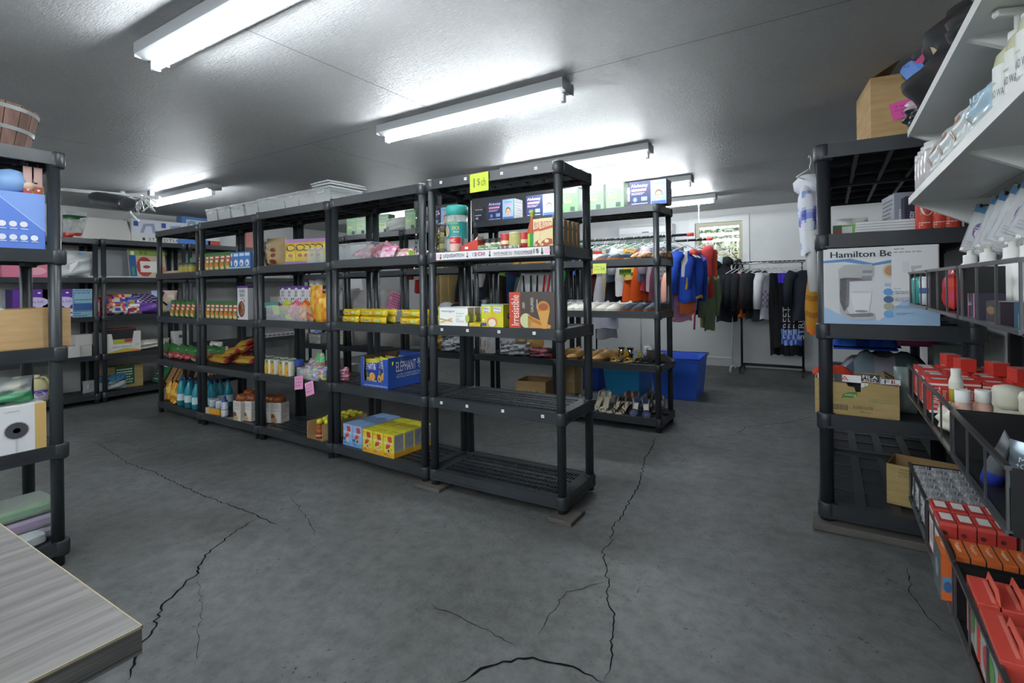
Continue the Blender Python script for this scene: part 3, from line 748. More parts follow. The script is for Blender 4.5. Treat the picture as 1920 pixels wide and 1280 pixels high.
# ---------------- unit E (near end)
Z4 = UE['lv'][3]
def on_rim(o, U, L, px, z=-0.03, v=-0.006, rx=0.0, rz=0.0):
    zz = U['lv'][L]+z; u = upx(U, px, v, zz); o.location = W(U, u, v, zz); o.rotation_euler = (rx, 0, U['a']+rz); return o
o = sign('neon_sign', 0.125, 0.105, '#cfe04a', [(0.20, 0.25, 0.27, 0.75, '1'), (0.40, 0.30, 0.56, 0.72, '$'), (0.62, 0.28, 0.86, 0.70, 'ch')], 'neon yellow handwritten sign hanging from the top rim of the end unit', ink='#6f7a3a'); on_rim(o, UE, 4, 898, -0.005, rx=-0.05)
o.rotation_euler.y = -0.03
b = MB(); b.box(-0.375, 0, -0.022, 0.375, 0.001, 0.022, mat('#e9e4e6', 0.7))
b.gfx(((-0.375, 0, -0.022), (1, 0, 0), (0, 0, 1), (0, -1, 0), 0.75, 0.044), [('r', 0.0, 0.2, 0.06, 0.8, '#e8c3cf'), ('r', 0.38, 0.3, 0.47, 0.8, '#e8c3cf'), ('r', 0.96, 0.2, 1.0, 0.9, '#e8c3cf'),
    ('r', 0.045, 0.12, 0.050, 0.8, '#222'), ('p', [(0.037, 0.32), (0.0475, 0.08), (0.058, 0.32)], '#222'), T(0.075, 0.2, 0.275, 0.75, 'LIQUIDATION', '#33353a'), ('r', 0.302, 0.15, 0.307, 0.85, '#222'), ('p', [(0.294, 0.35), (0.3045, 0.1), (0.315, 0.35)], '#222'),
    T(0.355, 0.2, 0.46, 0.78, '1$ CH', '#33353a'), ('r', 0.505, 0.15, 0.510, 0.85, '#222'), ('p', [(0.497, 0.35), (0.5075, 0.1), (0.518, 0.35)], '#222'), T(0.545, 0.3, 0.70, 0.72, 'DATE PASSÉ OU', '#33353a'), T(0.72, 0.28, 0.865, 0.75, 'ENDOMAGÉ', '#33353a'), T(0.875, 0.22, 0.915, 0.82, '1$', '#33353a'),
    ('r', 0.545, 0.2, 0.70, 0.225, '#33353a'), ('r', 0.72, 0.2, 0.865, 0.225, '#33353a'), ('r', 0.938, 0.12, 0.944, 0.9, '#222'), ('p', [(0.93, 0.35), (0.941, 0.06), (0.952, 0.35)], '#222')])
o = b.build('shelf_label'); tag(o, 'long white handwritten label strip along the second rim of the end unit', 'label'); on_rim(o, UE, 3, 917, -0.026, -0.006)
sb = MB(); sb.box(-0.009, -0.0012, -0.008, 0.009, 0, 0.008, '#eef0f0'); sb.gfx(((-0.009, -0.0012, -0.008), (1, 0, 0), (0, 0, 1), (0, -1, 0), 0.018, 0.016), [('r', 0.15, 0.4, 0.85, 0.6, '#8a8f92')])
st0 = None
for L, pxs in ((4, (826, 872, 940, 1004)), (3, (1029,)), (2, (828, 876, 935, 1001)), (1, (827, 875, 942, 1017))):
    for px in pxs:
        if st0 is None: st0 = sb.build('price_sticker'); o = st0
        else: o = bpy.data.objects.new('price_sticker', st0.data); COL.objects.link(o)
        zz = -0.024; u = upx(UE, px, -0.002, UE['lv'][L]+zz); o.parent = UE['root']; o.location = (u, 0.0018-0.0005, UE['lv'][L]+zz)
st0['label'] = 'small white price sticker'
# hanging clip strip
def clip_strip(U, L, px, n, lab, v=0.03, sway=0.0012):
    root = empty('clip_strip'); tag(root, lab, 'clip strip')
    m = mat('#26282b', 0.4); b = MB(); b.box(-0.022, -0.003, -0.055, 0.022, 0.003, 0, m, 0.002); b.tube([(0, 0, 0), (0, 0, 0.03), (0.01, 0, 0.045)], 0.002, m, 6); b.build('header', root)
    b = MB()
    for i in range(n):
        z = -0.058-i*0.026; x = -sway*i*i*0.12
        b.tube([(x-0.009, 0, z), (x+0.009, 0, z), (x+0.008, 0, z-0.02), (x-0.008, 0, z-0.02)], 0.0022, m, 5, closed=True); b.box(x-0.004, -0.004, z-0.028, x+0.004, 0.001, z-0.018, '#d9dcdc' if i % 4 == 1 else m)
    b.build('strip', root)
    zz = U['lv'][L]-0.09; u = upx(U, px, v, zz); root.location = W(U, u, v, zz); root.rotation_euler = (0, 0, U['a'])
    return root
clip_strip(UE, 4, 823, 12, 'black hanging clip strip at the left side of the end unit top shelf', v=0.05)
clip_strip(UD, 4, 781, 14, 'black hanging clip strip at the right side of the coffee box unit top shelf', v=0.05)
# top goods shelf of E (index 3)
tin = bottle('food_tin', [(0.030, 0, '#c9c479'), (0.030, 0.028, '#b7b04c'), (0.030, 0.034, '#d8d39a'), (0.031, 0.062, '#a8853c'), (0.030, 0.066)], 18)
def f(o, i): pxput(o, UE, 3, 824, 0.10, 0, 0.067*i)
series(tin, 2, 'stacked yellow tins', lambda i: ('yellow green food tin at the bottom of the stack beside the teal stick tub', 'yellow green food tin in the middle of the stack beside the teal stick tub')[i], f, 'tin')
o = bottle('preserve_jar', [(0.026, 0, '#c7a9a0'), (0.027, 0.035, '#7a5a8a'), (0.026, 0.045, '#d8d6c0'), (0.026, 0.056)], 16); tag(o, 'small jar with pale lid topping the tin stack left of the teal stick tub', 'jar'); pxput(o, UE, 3, 825, 0.10, 0, 0.134)
def tub():
    root = empty('stick_tub'); b = MB(); b.lathe([(0.062, 0, '#3aa39b'), (0.064, 0.012, CLEARFILM), (0.064, 0.23)], None, 24)
    b.lathe([(0.0648, 0.085, '#2b8f8c'), (0.0648, 0.185)], None, 24, cap=False)
    def fm(u, v, e): a = -math.pi/2+(u-0.5)*2.2; return Vector(((0.0655+e)*math.cos(a), (0.0655+e)*math.sin(a), 0.085+0.10*v))
    b.gfx(((0, 0, 0), (1, 0, 0), (0, 0, 1), (0, -1, 0), 1, 1), [('l', 0.1, 0.84, 0.85, 0.95, 2, '#c3d64a'), T(0.56, 0.5, 0.9, 0.72, 'SHOR', '#d9e23c'), T(0.62, 0.34, 0.84, 0.44, 'Xtnd', '#ffffff'), ('e', 0.28, 0.45, 0.16, 0.34, '#d8c7b0'), ('e', 0.24, 0.45, 0.03, 0.26, '#c8d848'), ('e', 0.32, 0.45, 0.03, 0.26, '#e089a8')], fm)
    b.build('tub', root)
    b = MB(); b.lathe([(0.066, 0.225, '#3fb0a4'), (0.067, 0.275), (0.060, 0.285)], None, 24); b.build('lid', root)
    rg = random.Random(3)
    b = MB()
    for i in range(26):
        a = rg.uniform(0, 6.28); r_ = 0.052*rg.random()**0.5
        b.lathe([(0.006, 0.012), (0.006, 0.222)], rg.choice(['#b8c4c4', '#9fb2b0', '#d7dcc8', '#c9b48a', '#a9bdb9']), 6, (r_*math.cos(a), r_*math.sin(a), 0))
    b.build('stick', root)['kind'] = 'stuff'
    return root
o = tub(); tag(o, 'tall clear tub of craft sticks with teal lid and teal label', 'tub'); pxput(o, UE, 3, 858, 0.12)
o = bottle('soup_can', [(0.033, 0, '#d9c2b4'), (0.034, 0.002, '#e8b9ac'), (0.034, 0.05, '#cf3338'), (0.034, 0.088, '#d8d8d8'), (0.033, 0.09)], 20, label=(0.034, 0.0, 0.09, [T(0.18, 0.66, 0.82, 0.86, 'MAEC.'), ('e', 0.5, 0.3, 0.3, 0.22, '#e7c9bd')], 1.7)); tag(o, 'red and cream can in front of the teal stick tub', 'can'); pxput(o, UE, 3, 852, 0.035)
b = MB(); b.prism([(-0.058, 0), (0.058, 0), (0.058, 0.062), (0.03, 0.062), (-0.058, 0.03)], 0, 0.09, mat('#c8321e', 0.4), 'y'); b.prism([(-0.05, 0.034), (0.03, 0.064), (0.052, 0.085), (0.045, 0.064)], 0.01, 0.08, '#e8dcc4', 'y'); b.gfx(((-0.058, 0, 0), (1, 0, 0), (0, 0, 1), (0, -1, 0), 0.1, 0.03), [('r', 0.28, 0.45, 0.5, 0.9, '#efe9e6')])
o = b.build('display_tray'); tag(o, 'low red cardboard tray with a slanting side right of the teal tub', 'tray'); pxput(o, UE, 3, 880, 0.03, 0.05)
jar = bottle('spice_jar', [(0.021, 0, '#8a4c2a'), (0.022, 0.012, '#b0683a'), (0.022, 0.03, '#e3dcc2'), (0.022, 0.048, '#2d2e2f'), (0.022, 0.072)], 14)
series(jar, 4, 'dark lidded spice jars', lambda i: ordn(i, 4)+' of four dark lidded spice jars behind the green packets on the label shelf', lambda o, i: pxput(o, UE, 3, 904+i*11.5, 0.11), 'jar')
pk = pouch('green_packet', 0.085, 0.032, 0.03, patchwork(['#7f9c7a', '#b8cdb2', '#5c7d58', '#cdd9b9'], 5), seed=4)
series(pk, 3, 'green packets', lambda i: ordn(i, 3)+' of three flat green packets lying in front of the spice jars', lambda o, i: pxput(o, UE, 3, 906+i*11, 0.035+0.012*(i % 2), 0.2*(i-1)), 'packet')
sm = pack('cube_box', 0.017, 0.02, 0.017, '#dfe1e6', F=[('r', 0.1, 0.1, 0.5, 0.9, '#4a5a9a')])
series(sm, 5, 'tiny white boxes', lambda i: ordn(i, 5)+' of five tiny white and blue boxes at the front edge of the label shelf', lambda o, i: pxput(o, UE, 3, 937+i*8.5, 0.014, 0.1*((i*7) % 3-1)), 'box')
can = bottle('red_can', [(0.030, 0, '#c6393a'), (0.031, 0.03, '#e6d7b0'), (0.031, 0.05, '#c6393a'), (0.031, 0.088, '#d8d8d8'), (0.030, 0.09)], 18)
series(can, 3, 'red cans', lambda i: ('red and cream can left of the big cream can', 'red and cream can just behind the big cream can', 'red and cream can between the big cream can and the sauce bottle')[i], lambda o, i: pxput(o, UE, 3, (949, 967, 984)[i], (0.075, 0.14, 0.075)[i]), 'can')
o = bottle('cream_can', [(0.036, 0, '#d5cf94'), (0.0365, 0.003, '#cfc987'), (0.0365, 0.085, '#ded9a6'), (0.036, 0.09, '#d8d8d8'), (0.035, 0.092)], 22, label=(0.0365, 0, 0.09, [('l', 0.3, 0.15, 0.8, 0.9, 8, '#b3aa63'), ('r', 0.02, 0.1, 0.12, 0.35, '#5f8b4a')], 1.8)); tag(o, 'big cream coloured can turned to its printed side beside the sauce bottle', 'can'); pxput(o, UE, 3, 967, 0.05)
o = bottle('sauce_bottle', [(0.027, 0, '#c8d24c'), (0.028, 0.004, '#bfcf45'), (0.028, 0.075, '#b4552c'), (0.028, 0.088), (0.022, 0.115), (0.013, 0.15, '#a9632e'), (0.012, 0.165, '#8e9a2f'), (0.0125, 0.19, '#aeb840'), (0.0115, 0.205)], 20, label=(0.028, 0.004, 0.075, [('r', 0.45, 0, 0.75, 1, '#2e9a3c'), ('r', 0.78, 0, 1, 1, '#dfe6e6')], 2.2)); tag(o, 'tall hot sauce bottle with green cap and yellow green label', 'bottle'); pxput(o, UE, 3, 999, 0.05)
bi = pack('gravy_box', 0.078, 0.036, 0.150, '#e0b25a', F=[('r', 0.04, 0.02, 1, 0.98, '#e6d3a0'), ('p', [(0, 0.52), (1, 0.66), (1, 1), (0, 1)], '#edd9a6'), T(0.14, 0.70, 0.98, 0.90, 'BISTO', '#f7f2ea'), T(0.12, 0.69, 0.96, 0.89, 'BISTO', '#c8482e'), ('p', [(0, 0.55), (1, 0.66), (1, 0.74), (0, 0.63)], '#d5563a'), ('p', [(0.05, 0.04), (0.5, 0.02), (0.98, 0.1), (0.95, 0.26), (0.6, 0.3), (0.2, 0.2)], '#b4572a'), ('e', 0.55, 0.2, 0.16, 0.06, '#efe0c8'), ('e', 0.22, 0.08, 0.1, 0.04, '#e6c9a0')], R_=[('r', 0.0, 0.0, 0.14, 1, '#c9a83e'), ('r', 0.14, 0.02, 1, 0.98, '#a59380'), ('l', 0.3, 0.1, 0.9, 0.6, 10, '#8d7c6a')])
series(bi, 7, 'gravy boxes', lambda i: 'yellow and red gravy box at the front right corner, left of the row of seven' if i == 0 else ordn(i-1)+' gravy box from the front in the file at the label shelf end',
       lambda o, i: put(o, UE, 3, 0.755 if i == 0 else 0.812, 0.03 if i == 0 else 0.020+0.055*(i-1), 0.0), 'box')
# third shelf
vb = pack('breadstick_box', 0.215, 0.055, 0.108, '#f2f2ee', F=[('r', 0, 0, 0.05, 1, '#b5c65a'), ('r', 0, 0.97, 1, 1, '#d8d2c8'), T(0.10, 0.72, 0.58, 0.86, 'vitavigor', '#44506a'), ('p', [(0.06, 0.42), (0.5, 0.28), (0.48, 0.22), (0.06, 0.34)], '#d6a45a'), ('p', [(0.06, 0.2), (0.46, 0.44), (0.5, 0.38), (0.12, 0.16)], '#dfb36c'), T(0.62, 0.66, 0.88, 0.73, 'Breadsticks', '#8a8e94'), T(0.62, 0.52, 0.82, 0.59, 'Grissini', '#8a8e94'), ('l', 0.62, 0.2, 0.9, 0.46, 4, '#a8acb0'), ('e', 0.99, 0.42, 0.07, 0.22, '#b5c65a')],
          R_=[('r', 0.0, 0, 1, 1, '#c9c0b2'), ('e', 0.3, 0.5, 0.35, 0.3, '#a4b548'), ('l', 0.5, 0.2, 0.9, 0.8, 5, '#6f675e')])
series(vb, 3, 'breadstick boxes', lambda i: ('white breadstick box facing the aisle at the left of the third shelf', 'white breadstick box directly behind the front one, its olive end showing', 'rearmost white breadstick box, its olive end showing')[i], lambda o, i: put(o, UE, 2, 0.125+0.115+0.004*i-0.06, 0.02+0.062*i), 'box')
o = pack('snack_tray', 0.07, 0.09, 0.022, '#d8b81e', T=[('r', 0.1, 0.1, 0.9, 0.9, '#c9a516')]); tag(o, 'flat yellow snack tray lying between breadstick boxes and milk drink box', 'tray'); put(o, UE, 2, 0.335, 0.02, 0.2)
o = pack('orange_box', 0.035, 0.06, 0.085, '#cf6a1f', F=[('r', 0.1, 0.6, 0.9, 0.8, '#f0d080')]); tag(o, 'small orange box squeezed beside the yellow milk drink carton', 'box'); put(o, UE, 2, 0.362, 0.12)
o = pack('milk_drink_carton', 0.142, 0.115, 0.128, '#d8cf2c', F=[('r', 0, 0.93, 1, 1, '#9fc6d8'), ('r', 0.03, 0.62, 0.47, 0.92, '#dcd432'), ('p', [(0.1, 0.88), (0.4, 0.88), (0.4, 0.7), (0.25, 0.6), (0.1, 0.7)], '#f0f2f6'), ('p', [(0.58, 0.88), (0.9, 0.88), (0.9, 0.7), (0.74, 0.6), (0.58, 0.7)], '#f0f2f6'), T(0.12, 0.74, 0.38, 0.86, 'Milky', '#2c2f7c'), T(0.16, 0.64, 0.34, 0.74, 'bar', '#2c2f7c'), T(0.60, 0.74, 0.88, 0.86, 'Milky', '#2c2f7c'), T(0.64, 0.64, 0.84, 0.74, 'bar', '#2c2f7c'), ('r', 0.49, 0.6, 0.505, 1, '#b0a820'), ('e', 0.5, 0.24, 0.24, 0.22, '#d9836a'), ('e', 0.5, 0.2, 0.17, 0.17, '#f1e2cc'), ('r', 0.02, 0.06, 0.24, 0.2, '#3f4a8c'), ('e', 0.12, 0.33, 0.04, 0.04, '#fff')],
         R_=[('e', 0.65, 0.48, 0.28, 0.16, '#3c3866'), T(0.45, 0.42, 0.85, 0.54, 'Milky', '#e8e8f0')], T=[('r', 0.1, 0.1, 0.9, 0.9, '#cdbf78')]); tag(o, 'yellow twin pack carton of milk drink beside the dark cone box', 'box'); put(o, UE, 2, 0.455, 0.02, 0.04)
def wafer(x, y, w_, h_): return ('e', x, y, w_, h_, '#c98a3e')
gl_ = [('r', 0, 0, 0.25, 1, '#c9472e'), T(0.05, 0.08, 0.22, 0.92, 'Irresistible', '#f6ece6', 'up'), T(0.30, 0.55, 0.355, 0.72, 'CORNETS', '#e9e6e4', 'up'), T(0.47, 0.45, 0.545, 0.85, 'GAUFRÉS', '#e4ddc0', 'up'), ('e', 0.38, 0.22, 0.13, 0.2, '#c9cf9c'),
       ('p', [(0.42, 0.38), (0.92, 0.1), (0.90, 0.02), (0.42, 0.02)], '#d49a4a'), ('p', [(0.44, 0.34), (0.86, 0.1), (0.84, 0.08), (0.44, 0.28)], '#b9742c'), ('p', [(0.50, 0.30), (0.84, 0.06), (0.80, 0.05), (0.50, 0.2)], '#b9742c'), ('e', 0.76, 0.56, 0.14, 0.2, '#c98a3e'), ('e', 0.76, 0.60, 0.10, 0.10, '#a65a2a'), ('p', [(0.64, 0.46), (0.9, 0.52), (0.82, 0.0), (0.74, 0.0)], '#d8a050'), ('r', 0.62, 0.55, 0.635, 0.8, '#d8d4d0')]
o = pack('cone_box', 0.275, 0.16, 0.195, '#4c413c', F=gl_, R_=[('r', 0.05, 0, 0.9, 1, '#3a302c'), T(0.25, 0.1, 0.4, 0.8, 'Cones', '#b8b0a8', 'up')]); tag(o, 'large dark waffle cone box with a red end at the right of the third shelf', 'box'); put(o, UE, 2, 0.70, 0.03, 0.02)

# ---------------- unit D
def acrylic(name, w, d, h, div=0, front=1.0, par=None):
    b = MB(); t_ = 0.0022
    b.box(-w/2, 0, 0, w/2, d, t_, ACRYL); b.box(-w/2, 0, t_, w/2, t_, h*front, ACRYL); b.box(-w/2, d-t_, t_, w/2, d, h, ACRYL)
    for k in range(div+2):
        x = -w/2+(w-t_)*k/(div+1); b.box(x, t_, t_, x+t_, d-t_, h, ACRYL)
    e = mat('#f4f8fa', 0.15)
    for x0, x1, y0, y1 in ((-w/2, w/2, 0, t_), (-w/2, w/2, d-t_, d), (-w/2, -w/2+t_, 0, d), (w/2-t_, w/2, 0, d)): b.box(x0, y0, h*(front if y1 == t_ else 1), x1, y1, h*(front if y1 == t_ else 1)+0.0012, e)
    return b.build(name, par)
o = acrylic('acrylic_bin', 0.34, 0.24, 0.115, 2); tag(o, 'clear acrylic divided bin holding pink candy pouches on the coffee box unit', 'bin'); put(o, UD, 3, 0.235, 0.03)
cp = pouch('candy_pouch', 0.12, 0.15, 0.03, patchwork(['#d8466a', '#e88aa8', '#c83048', '#f0c0d0', '#b82a3a'], 2, 6), seed=2)
def f(o, i):
    rg = random.Random(i+30); put(o, UD, 3, 0.17+0.035*i, 0.06+0.16*rg.random(), rg.uniform(-0.5, 0.5), 0.02+0.009*(i % 4)); o.rotation_euler = (-1.2+0.25*rg.random(), rg.uniform(-0.5, 0.5), UD['a']+rg.uniform(-0.4, 0.4))
series(cp, 7, 'red and pink candy pouches', lambda i: ordn(i, 7)+' of the red and pink candy pouches tumbling out of the clear bin', f, 'pouch')
pp = pouch('pink_packet', 0.13, 0.10, 0.035, patchwork(['#e88ab0', '#f0b8cc', '#d85a8a', '#f3dce4'], 9, 5), seed=8)
def f(o, i): put(o, UD, 3, 0.50+0.085*i, 0.07+0.05*i, 0, 0.012); o.rotation_euler = (-0.55-0.3*i, 0, UD['a']+0.15-0.2*i)
series(pp, 3, 'pink packets', lambda i: ordn(i, 3)+' of three pale pink candy packets right of the clear bin', f, 'packet')
o = pack('lime_box', 0.115, 0.06, 0.05, '#a6d04a', F=[('e', 0.4, 0.5, 0.28, 0.28, '#e8efe8'), T(0.25, 0.35, 0.55, 0.65, 'tama', '#3a6a8a')], T=[('r', 0, 0, 1, 1, '#8cc06a')]); tag(o, 'small lime green box behind the pink packets', 'box'); pxput(o, UD, 3, 756, 0.14)
# cookies
def cookie(w_):
    def fm(u, v, e): return None
    return pouch_mb(w_, 0.045, 0.055, lambda u, v: '#dcbf26' if (u*10) % 3 > 0.4 else '#e3c82e', [T(0.2, 0.3, 0.48, 0.72, 'Oreo', '#f4f6fa'), T(0.205, 0.32, 0.475, 0.69, 'Oreo', '#3c6ab0'), ('e', 0.60, 0.45, 0.06, 0.28, '#cf8f3c'), ('e', 0.08, 0.5, 0.05, 0.25, '#d39a34'), ('r', 0.72, 0.3, 0.86, 0.7, '#a9cf86')], seal=0.12, seed=int(w_*1000), nx=18, nz_=8, flare=0)
ck = cookie(0.165).build('cookie_pack'); ck2 = cookie(0.27).build('cookie_pack')
LBL = ['lower cookie pack at the left end of the yellow stacks', 'upper cookie pack at the left end of the yellow stacks', 'lower long crumpled cookie pack in the middle of the yellow stacks', 'upper long crumpled cookie pack in the middle of the yellow stacks', 'lower cookie pack at the right end of the yellow stacks', 'upper cookie pack at the right end of the yellow stacks', 'lower cookie pack behind the left yellow stack', 'upper cookie pack behind the left yellow stack', 'lower cookie pack in the back row at the middle of the yellow stacks', 'upper cookie pack in the back row at the middle of the yellow stacks', 'lower cookie pack behind the right yellow stack', 'upper cookie pack behind the right yellow stack']
for i in range(12):
    j = i % 6; k = j//2; src = ck2 if k == 1 else ck
    o = src if (i in (0, 2)) else dup(src)
    tag(o, 'yellow '+LBL[i], 'cookie pack', 'yellow cookie packs'); put(o, UD, 2, (0.155, 0.375, 0.72)[k]+0.012*(j % 2), (0.055 if i < 6 else 0.135)+0.01*k, (0.03, -0.02, 0.05)[k], 0.046*(j % 2)+0.002)
o = acrylic('acrylic_bin', 0.30, 0.2, 0.075, 1); tag(o, 'low clear acrylic tray behind the yellow cookie packs', 'bin'); put(o, UD, 2, 0.30, 0.19, 0)
# pretzel carton
def pretzel():
    root = empty('pretzel_carton'); w_, d_, h_ = 0.265, 0.36, 0.205
    B = mat('#2c52a8', 0.4); b = MB(); t_ = 0.004
    b.box(-w_/2, 0, 0, w_/2, d_, t_, mat('#8f6a42', 0.8)); b.box(w_/2-t_, t_, 0, w_/2, d_, h_, B); b.box(-w_/2, t_, 0, -w_/2+t_, d_, h_, B); b.box(-w_/2, d_-t_, 0, w_/2, d_, h_, B)
    b.box(w_/2-t_-0.001, t_, t_, w_/2-t_, d_-t_, h_, '#5c4632'); b.box(-w_/2+t_, t_, t_, -w_/2+t_+0.001, d_-t_, h_, '#5c4632')
    # die-cut front: lip, two jambs with torn edges
    b.box(-w_/2, 0, 0, w_/2, t_, 0.042, B); b.prism([(-w_/2, 0.042), (-w_/2+0.035, 0.042), (-w_/2+0.030, 0.1), (-w_/2+0.036, 0.15), (-w_/2+0.035, h_), (-w_/2, h_)], 0, t_, B, 'y'); b.prism([(w_/2-0.048, 0.042), (w_/2, 0.042), (w_/2, h_-0.008), (w_/2-0.05, h_-0.012), (w_/2-0.047, 0.15), (w_/2-0.038, 0.1)], 0, t_, B, 'y')
    ed = '#b9a98c'
    b.tube([(-w_/2+0.035, -0.0005, 0.043), (-w_/2+0.030, -0.0005, 0.1), (-w_/2+0.036, -0.0005, 0.15), (-w_/2+0.035, -0.0005, h_)], 0.0016, ed, 5); b.tube([(w_/2-0.05, -0.0005, h_-0.012), (w_/2-0.047, -0.0005, 0.15), (w_/2-0.038, -0.0005, 0.1), (w_/2-0.048, -0.0005, 0.044)], 0.0016, ed, 5)
    b.gfx(((-w_/2, 0, 0), (1, 0, 0), (0, 0, 1), (0, -1, 0), w_, 0.042), [T(0.13, 0.25, 0.97, 0.5, 'LACED COOKIES PRETZELS BRETZELS PIECES CARTON', '#e8ecf4')])
    b.gfx(((w_/2, 0, 0), (0, 1, 0), (0, 0, 1), (1, 0, 0), d_, h_), [T(0.2, 0.52, 0.72, 0.84, 'ELEPHANT', '#eef0f6'), T(0.75, 0.68, 0.86, 0.86, '&', '#eef0f6'), T(0.78, 0.54, 0.92, 0.66, 'Co', '#eef0f6'), T(0.22, 0.40, 0.85, 0.455, 'LACED COOKIES-PRETZELS', '#e0e4f0'), T(0.2, 0.32, 0.9, 0.375, 'PRETZELS WITH SESAME CUT', '#e0e4f0')])
    b.build('carton', root); return root
def pbag(seed):
    b = pouch_mb(0.135, 0.185, 0.05, lambda u, v: '#b7b02a' if v > 0.86 else '#2b3f9e', [T(0.12, 0.62, 0.72, 0.84, 'ELEPHANT', '#eceef6'), T(0.75, 0.6, 0.9, 0.82, '&', '#eceef6'), ('e', 0.62, 0.36, 0.2, 0.16, '#d9a456'), ('e', 0.3, 0.2, 0.2, 0.16, '#e0b46a'), ('e', 0.28, 0.2, 0.05, 0.05, '#7a3c20'), ('e', 0.3, 0.47, 0.1, 0.1, '#6f8a4a'), ('r', 0.6, 0.06, 0.85, 0.22, '#dcd8cc')], seed=seed)
    return b.build('pretzel_bag')
o = pretzel(); tag(o, 'blue open front pretzel carton with white lettering on its side', 'carton'); put(o, UD, 1, 0.405, 0.045, 0.03)
pb = pbag(1)
PB = [(0.345, 0.095, 0.08, -0.10, 0.0), (0.440, 0.10, 0.0, 0.42, 0.0), (0.465, 0.18, 0.0, 0.05, 0.0), (0.35, 0.17, 0.0, -0.05, 0.0), (0.36, 0.25, 0.0, 0.05, 0), (0.46, 0.26, 0, 0.02, 0), (0.41, 0.33, 0, 0.0, 0)]
LB = ['blue pretzel bag standing at the left of the open carton front', 'blue pretzel bag tilted sideways in the open carton front', 'blue pretzel bag behind the tilted one at the right of the carton', 'blue pretzel bag behind the front left one in the carton', 'blue pretzel bag third from the front at the left of the carton', 'blue pretzel bag third from the front at the right of the carton', 'rearmost blue pretzel bag in the carton']
def f(o, i): put(o, UD, 1, PB[i][0], PB[i][1], 0, 0.009); o.rotation_euler = (0.08, PB[i][3]*0.55, UD['a']+PB[i][2])
series(pb, 7, 'blue pretzel bags', lambda i: LB[i], f, 'bag')
o = pouch('candy_bag', 0.16, 0.10, 0.09, patchwork(['#c76a80', '#e0c2c8', '#a83a56', '#d8d8dc', '#8a4a5a'], 12, 9), seed=5, wr=0.4); tag(o, 'clear bag of red and white striped mints left of the blue carton', 'bag'); pxput(o, UD, 1, 641, 0.11)
# coffee boxes
def coffee(base, band, side, blue=False):
    F_ = [('p', [(0.40, 0.92), (0.78, 0.92), (0.84, 0.66), (0.46, 0.66)], '#c9432e'), ('p', [(0.34, 0.60), (0.72, 0.60), (0.52, 0.36), (0.20, 0.36)], '#c9432e'), T(0.07, 0.55, 0.93, 0.71, 'NESCAFÉ', '#f6f4ee'), ('r', 0.0, 0.0, 1, 0.22, band), ('e', 0.52, 0.29, 0.15, 0.11, '#e8dcc4'), ('e', 0.52, 0.29, 0.09, 0.065, '#b98a54'), T(0.08, 0.07, 0.42, 0.17, '40%', '#3c3c4a'), ('l', 0.5, 0.05, 0.92, 0.17, 2, '#b58a2a' if not blue else '#4a6a9a')]
    if blue: F_ += [('r', 0.02, 0.25, 0.3, 0.36, '#2f5aa8')]
    else: F_ += [('r', 0.03, 0.85, 0.3, 0.93, '#d9a23a'), ('l', 0.72, 0.25, 0.95, 0.42, 2, '#8a4a2a')]
    R__ = [('r', 0.06, 0.24, 0.94, 0.97, side), ('l', 0.12, 0.32, 0.9, 0.9, 12, '#7f8698' if not blue else '#8a9bb8'), ('r', 0, 0, 1, 0.22, band)]
    return pack('coffee_box', 0.098, 0.086, 0.148, base, F=F_, R_=R__, L=R__, T=[('l', 0.1, 0.15, 0.9, 0.85, 3, '#b3ab2a' if not blue else '#6f94c8')])
yl = coffee('#ddd238', '#e0a92c', '#a9adb8'); bl = coffee('#8fb2de', '#74a6d6', '#b8c0cc', True)
COLN = {2: 'left', 3: 'middle', 4: 'right'}
def gridput(o, c, r): put(o, UD, 0, 0.115+0.104*c+(0.03 if c > 1 else 0), 0.045+0.089*r-(0.022 if c > 1 else 0), 0.015)
first = True
for c in (2, 3, 4):
    for r in range(4):
        o = yl if first else dup(yl); first = False
        tag(o, 'yellow coffee box in the %s yellow column, %s' % (COLN[c], ('frontmost', 'second from the front', 'third from the front', 'rearmost')[r]), 'coffee box', 'yellow coffee boxes'); gridput(o, c, r)
first = True
for c in (0, 1):
    for r in range(4):
        o = bl if first else dup(bl); first = False
        tag(o, 'light blue coffee box in the %s blue column, %s' % (('left', 'right')[c], ('frontmost', 'second from the front', 'third from the front', 'rearmost')[r]), 'coffee box', 'light blue coffee boxes'); gridput(o, c, r)

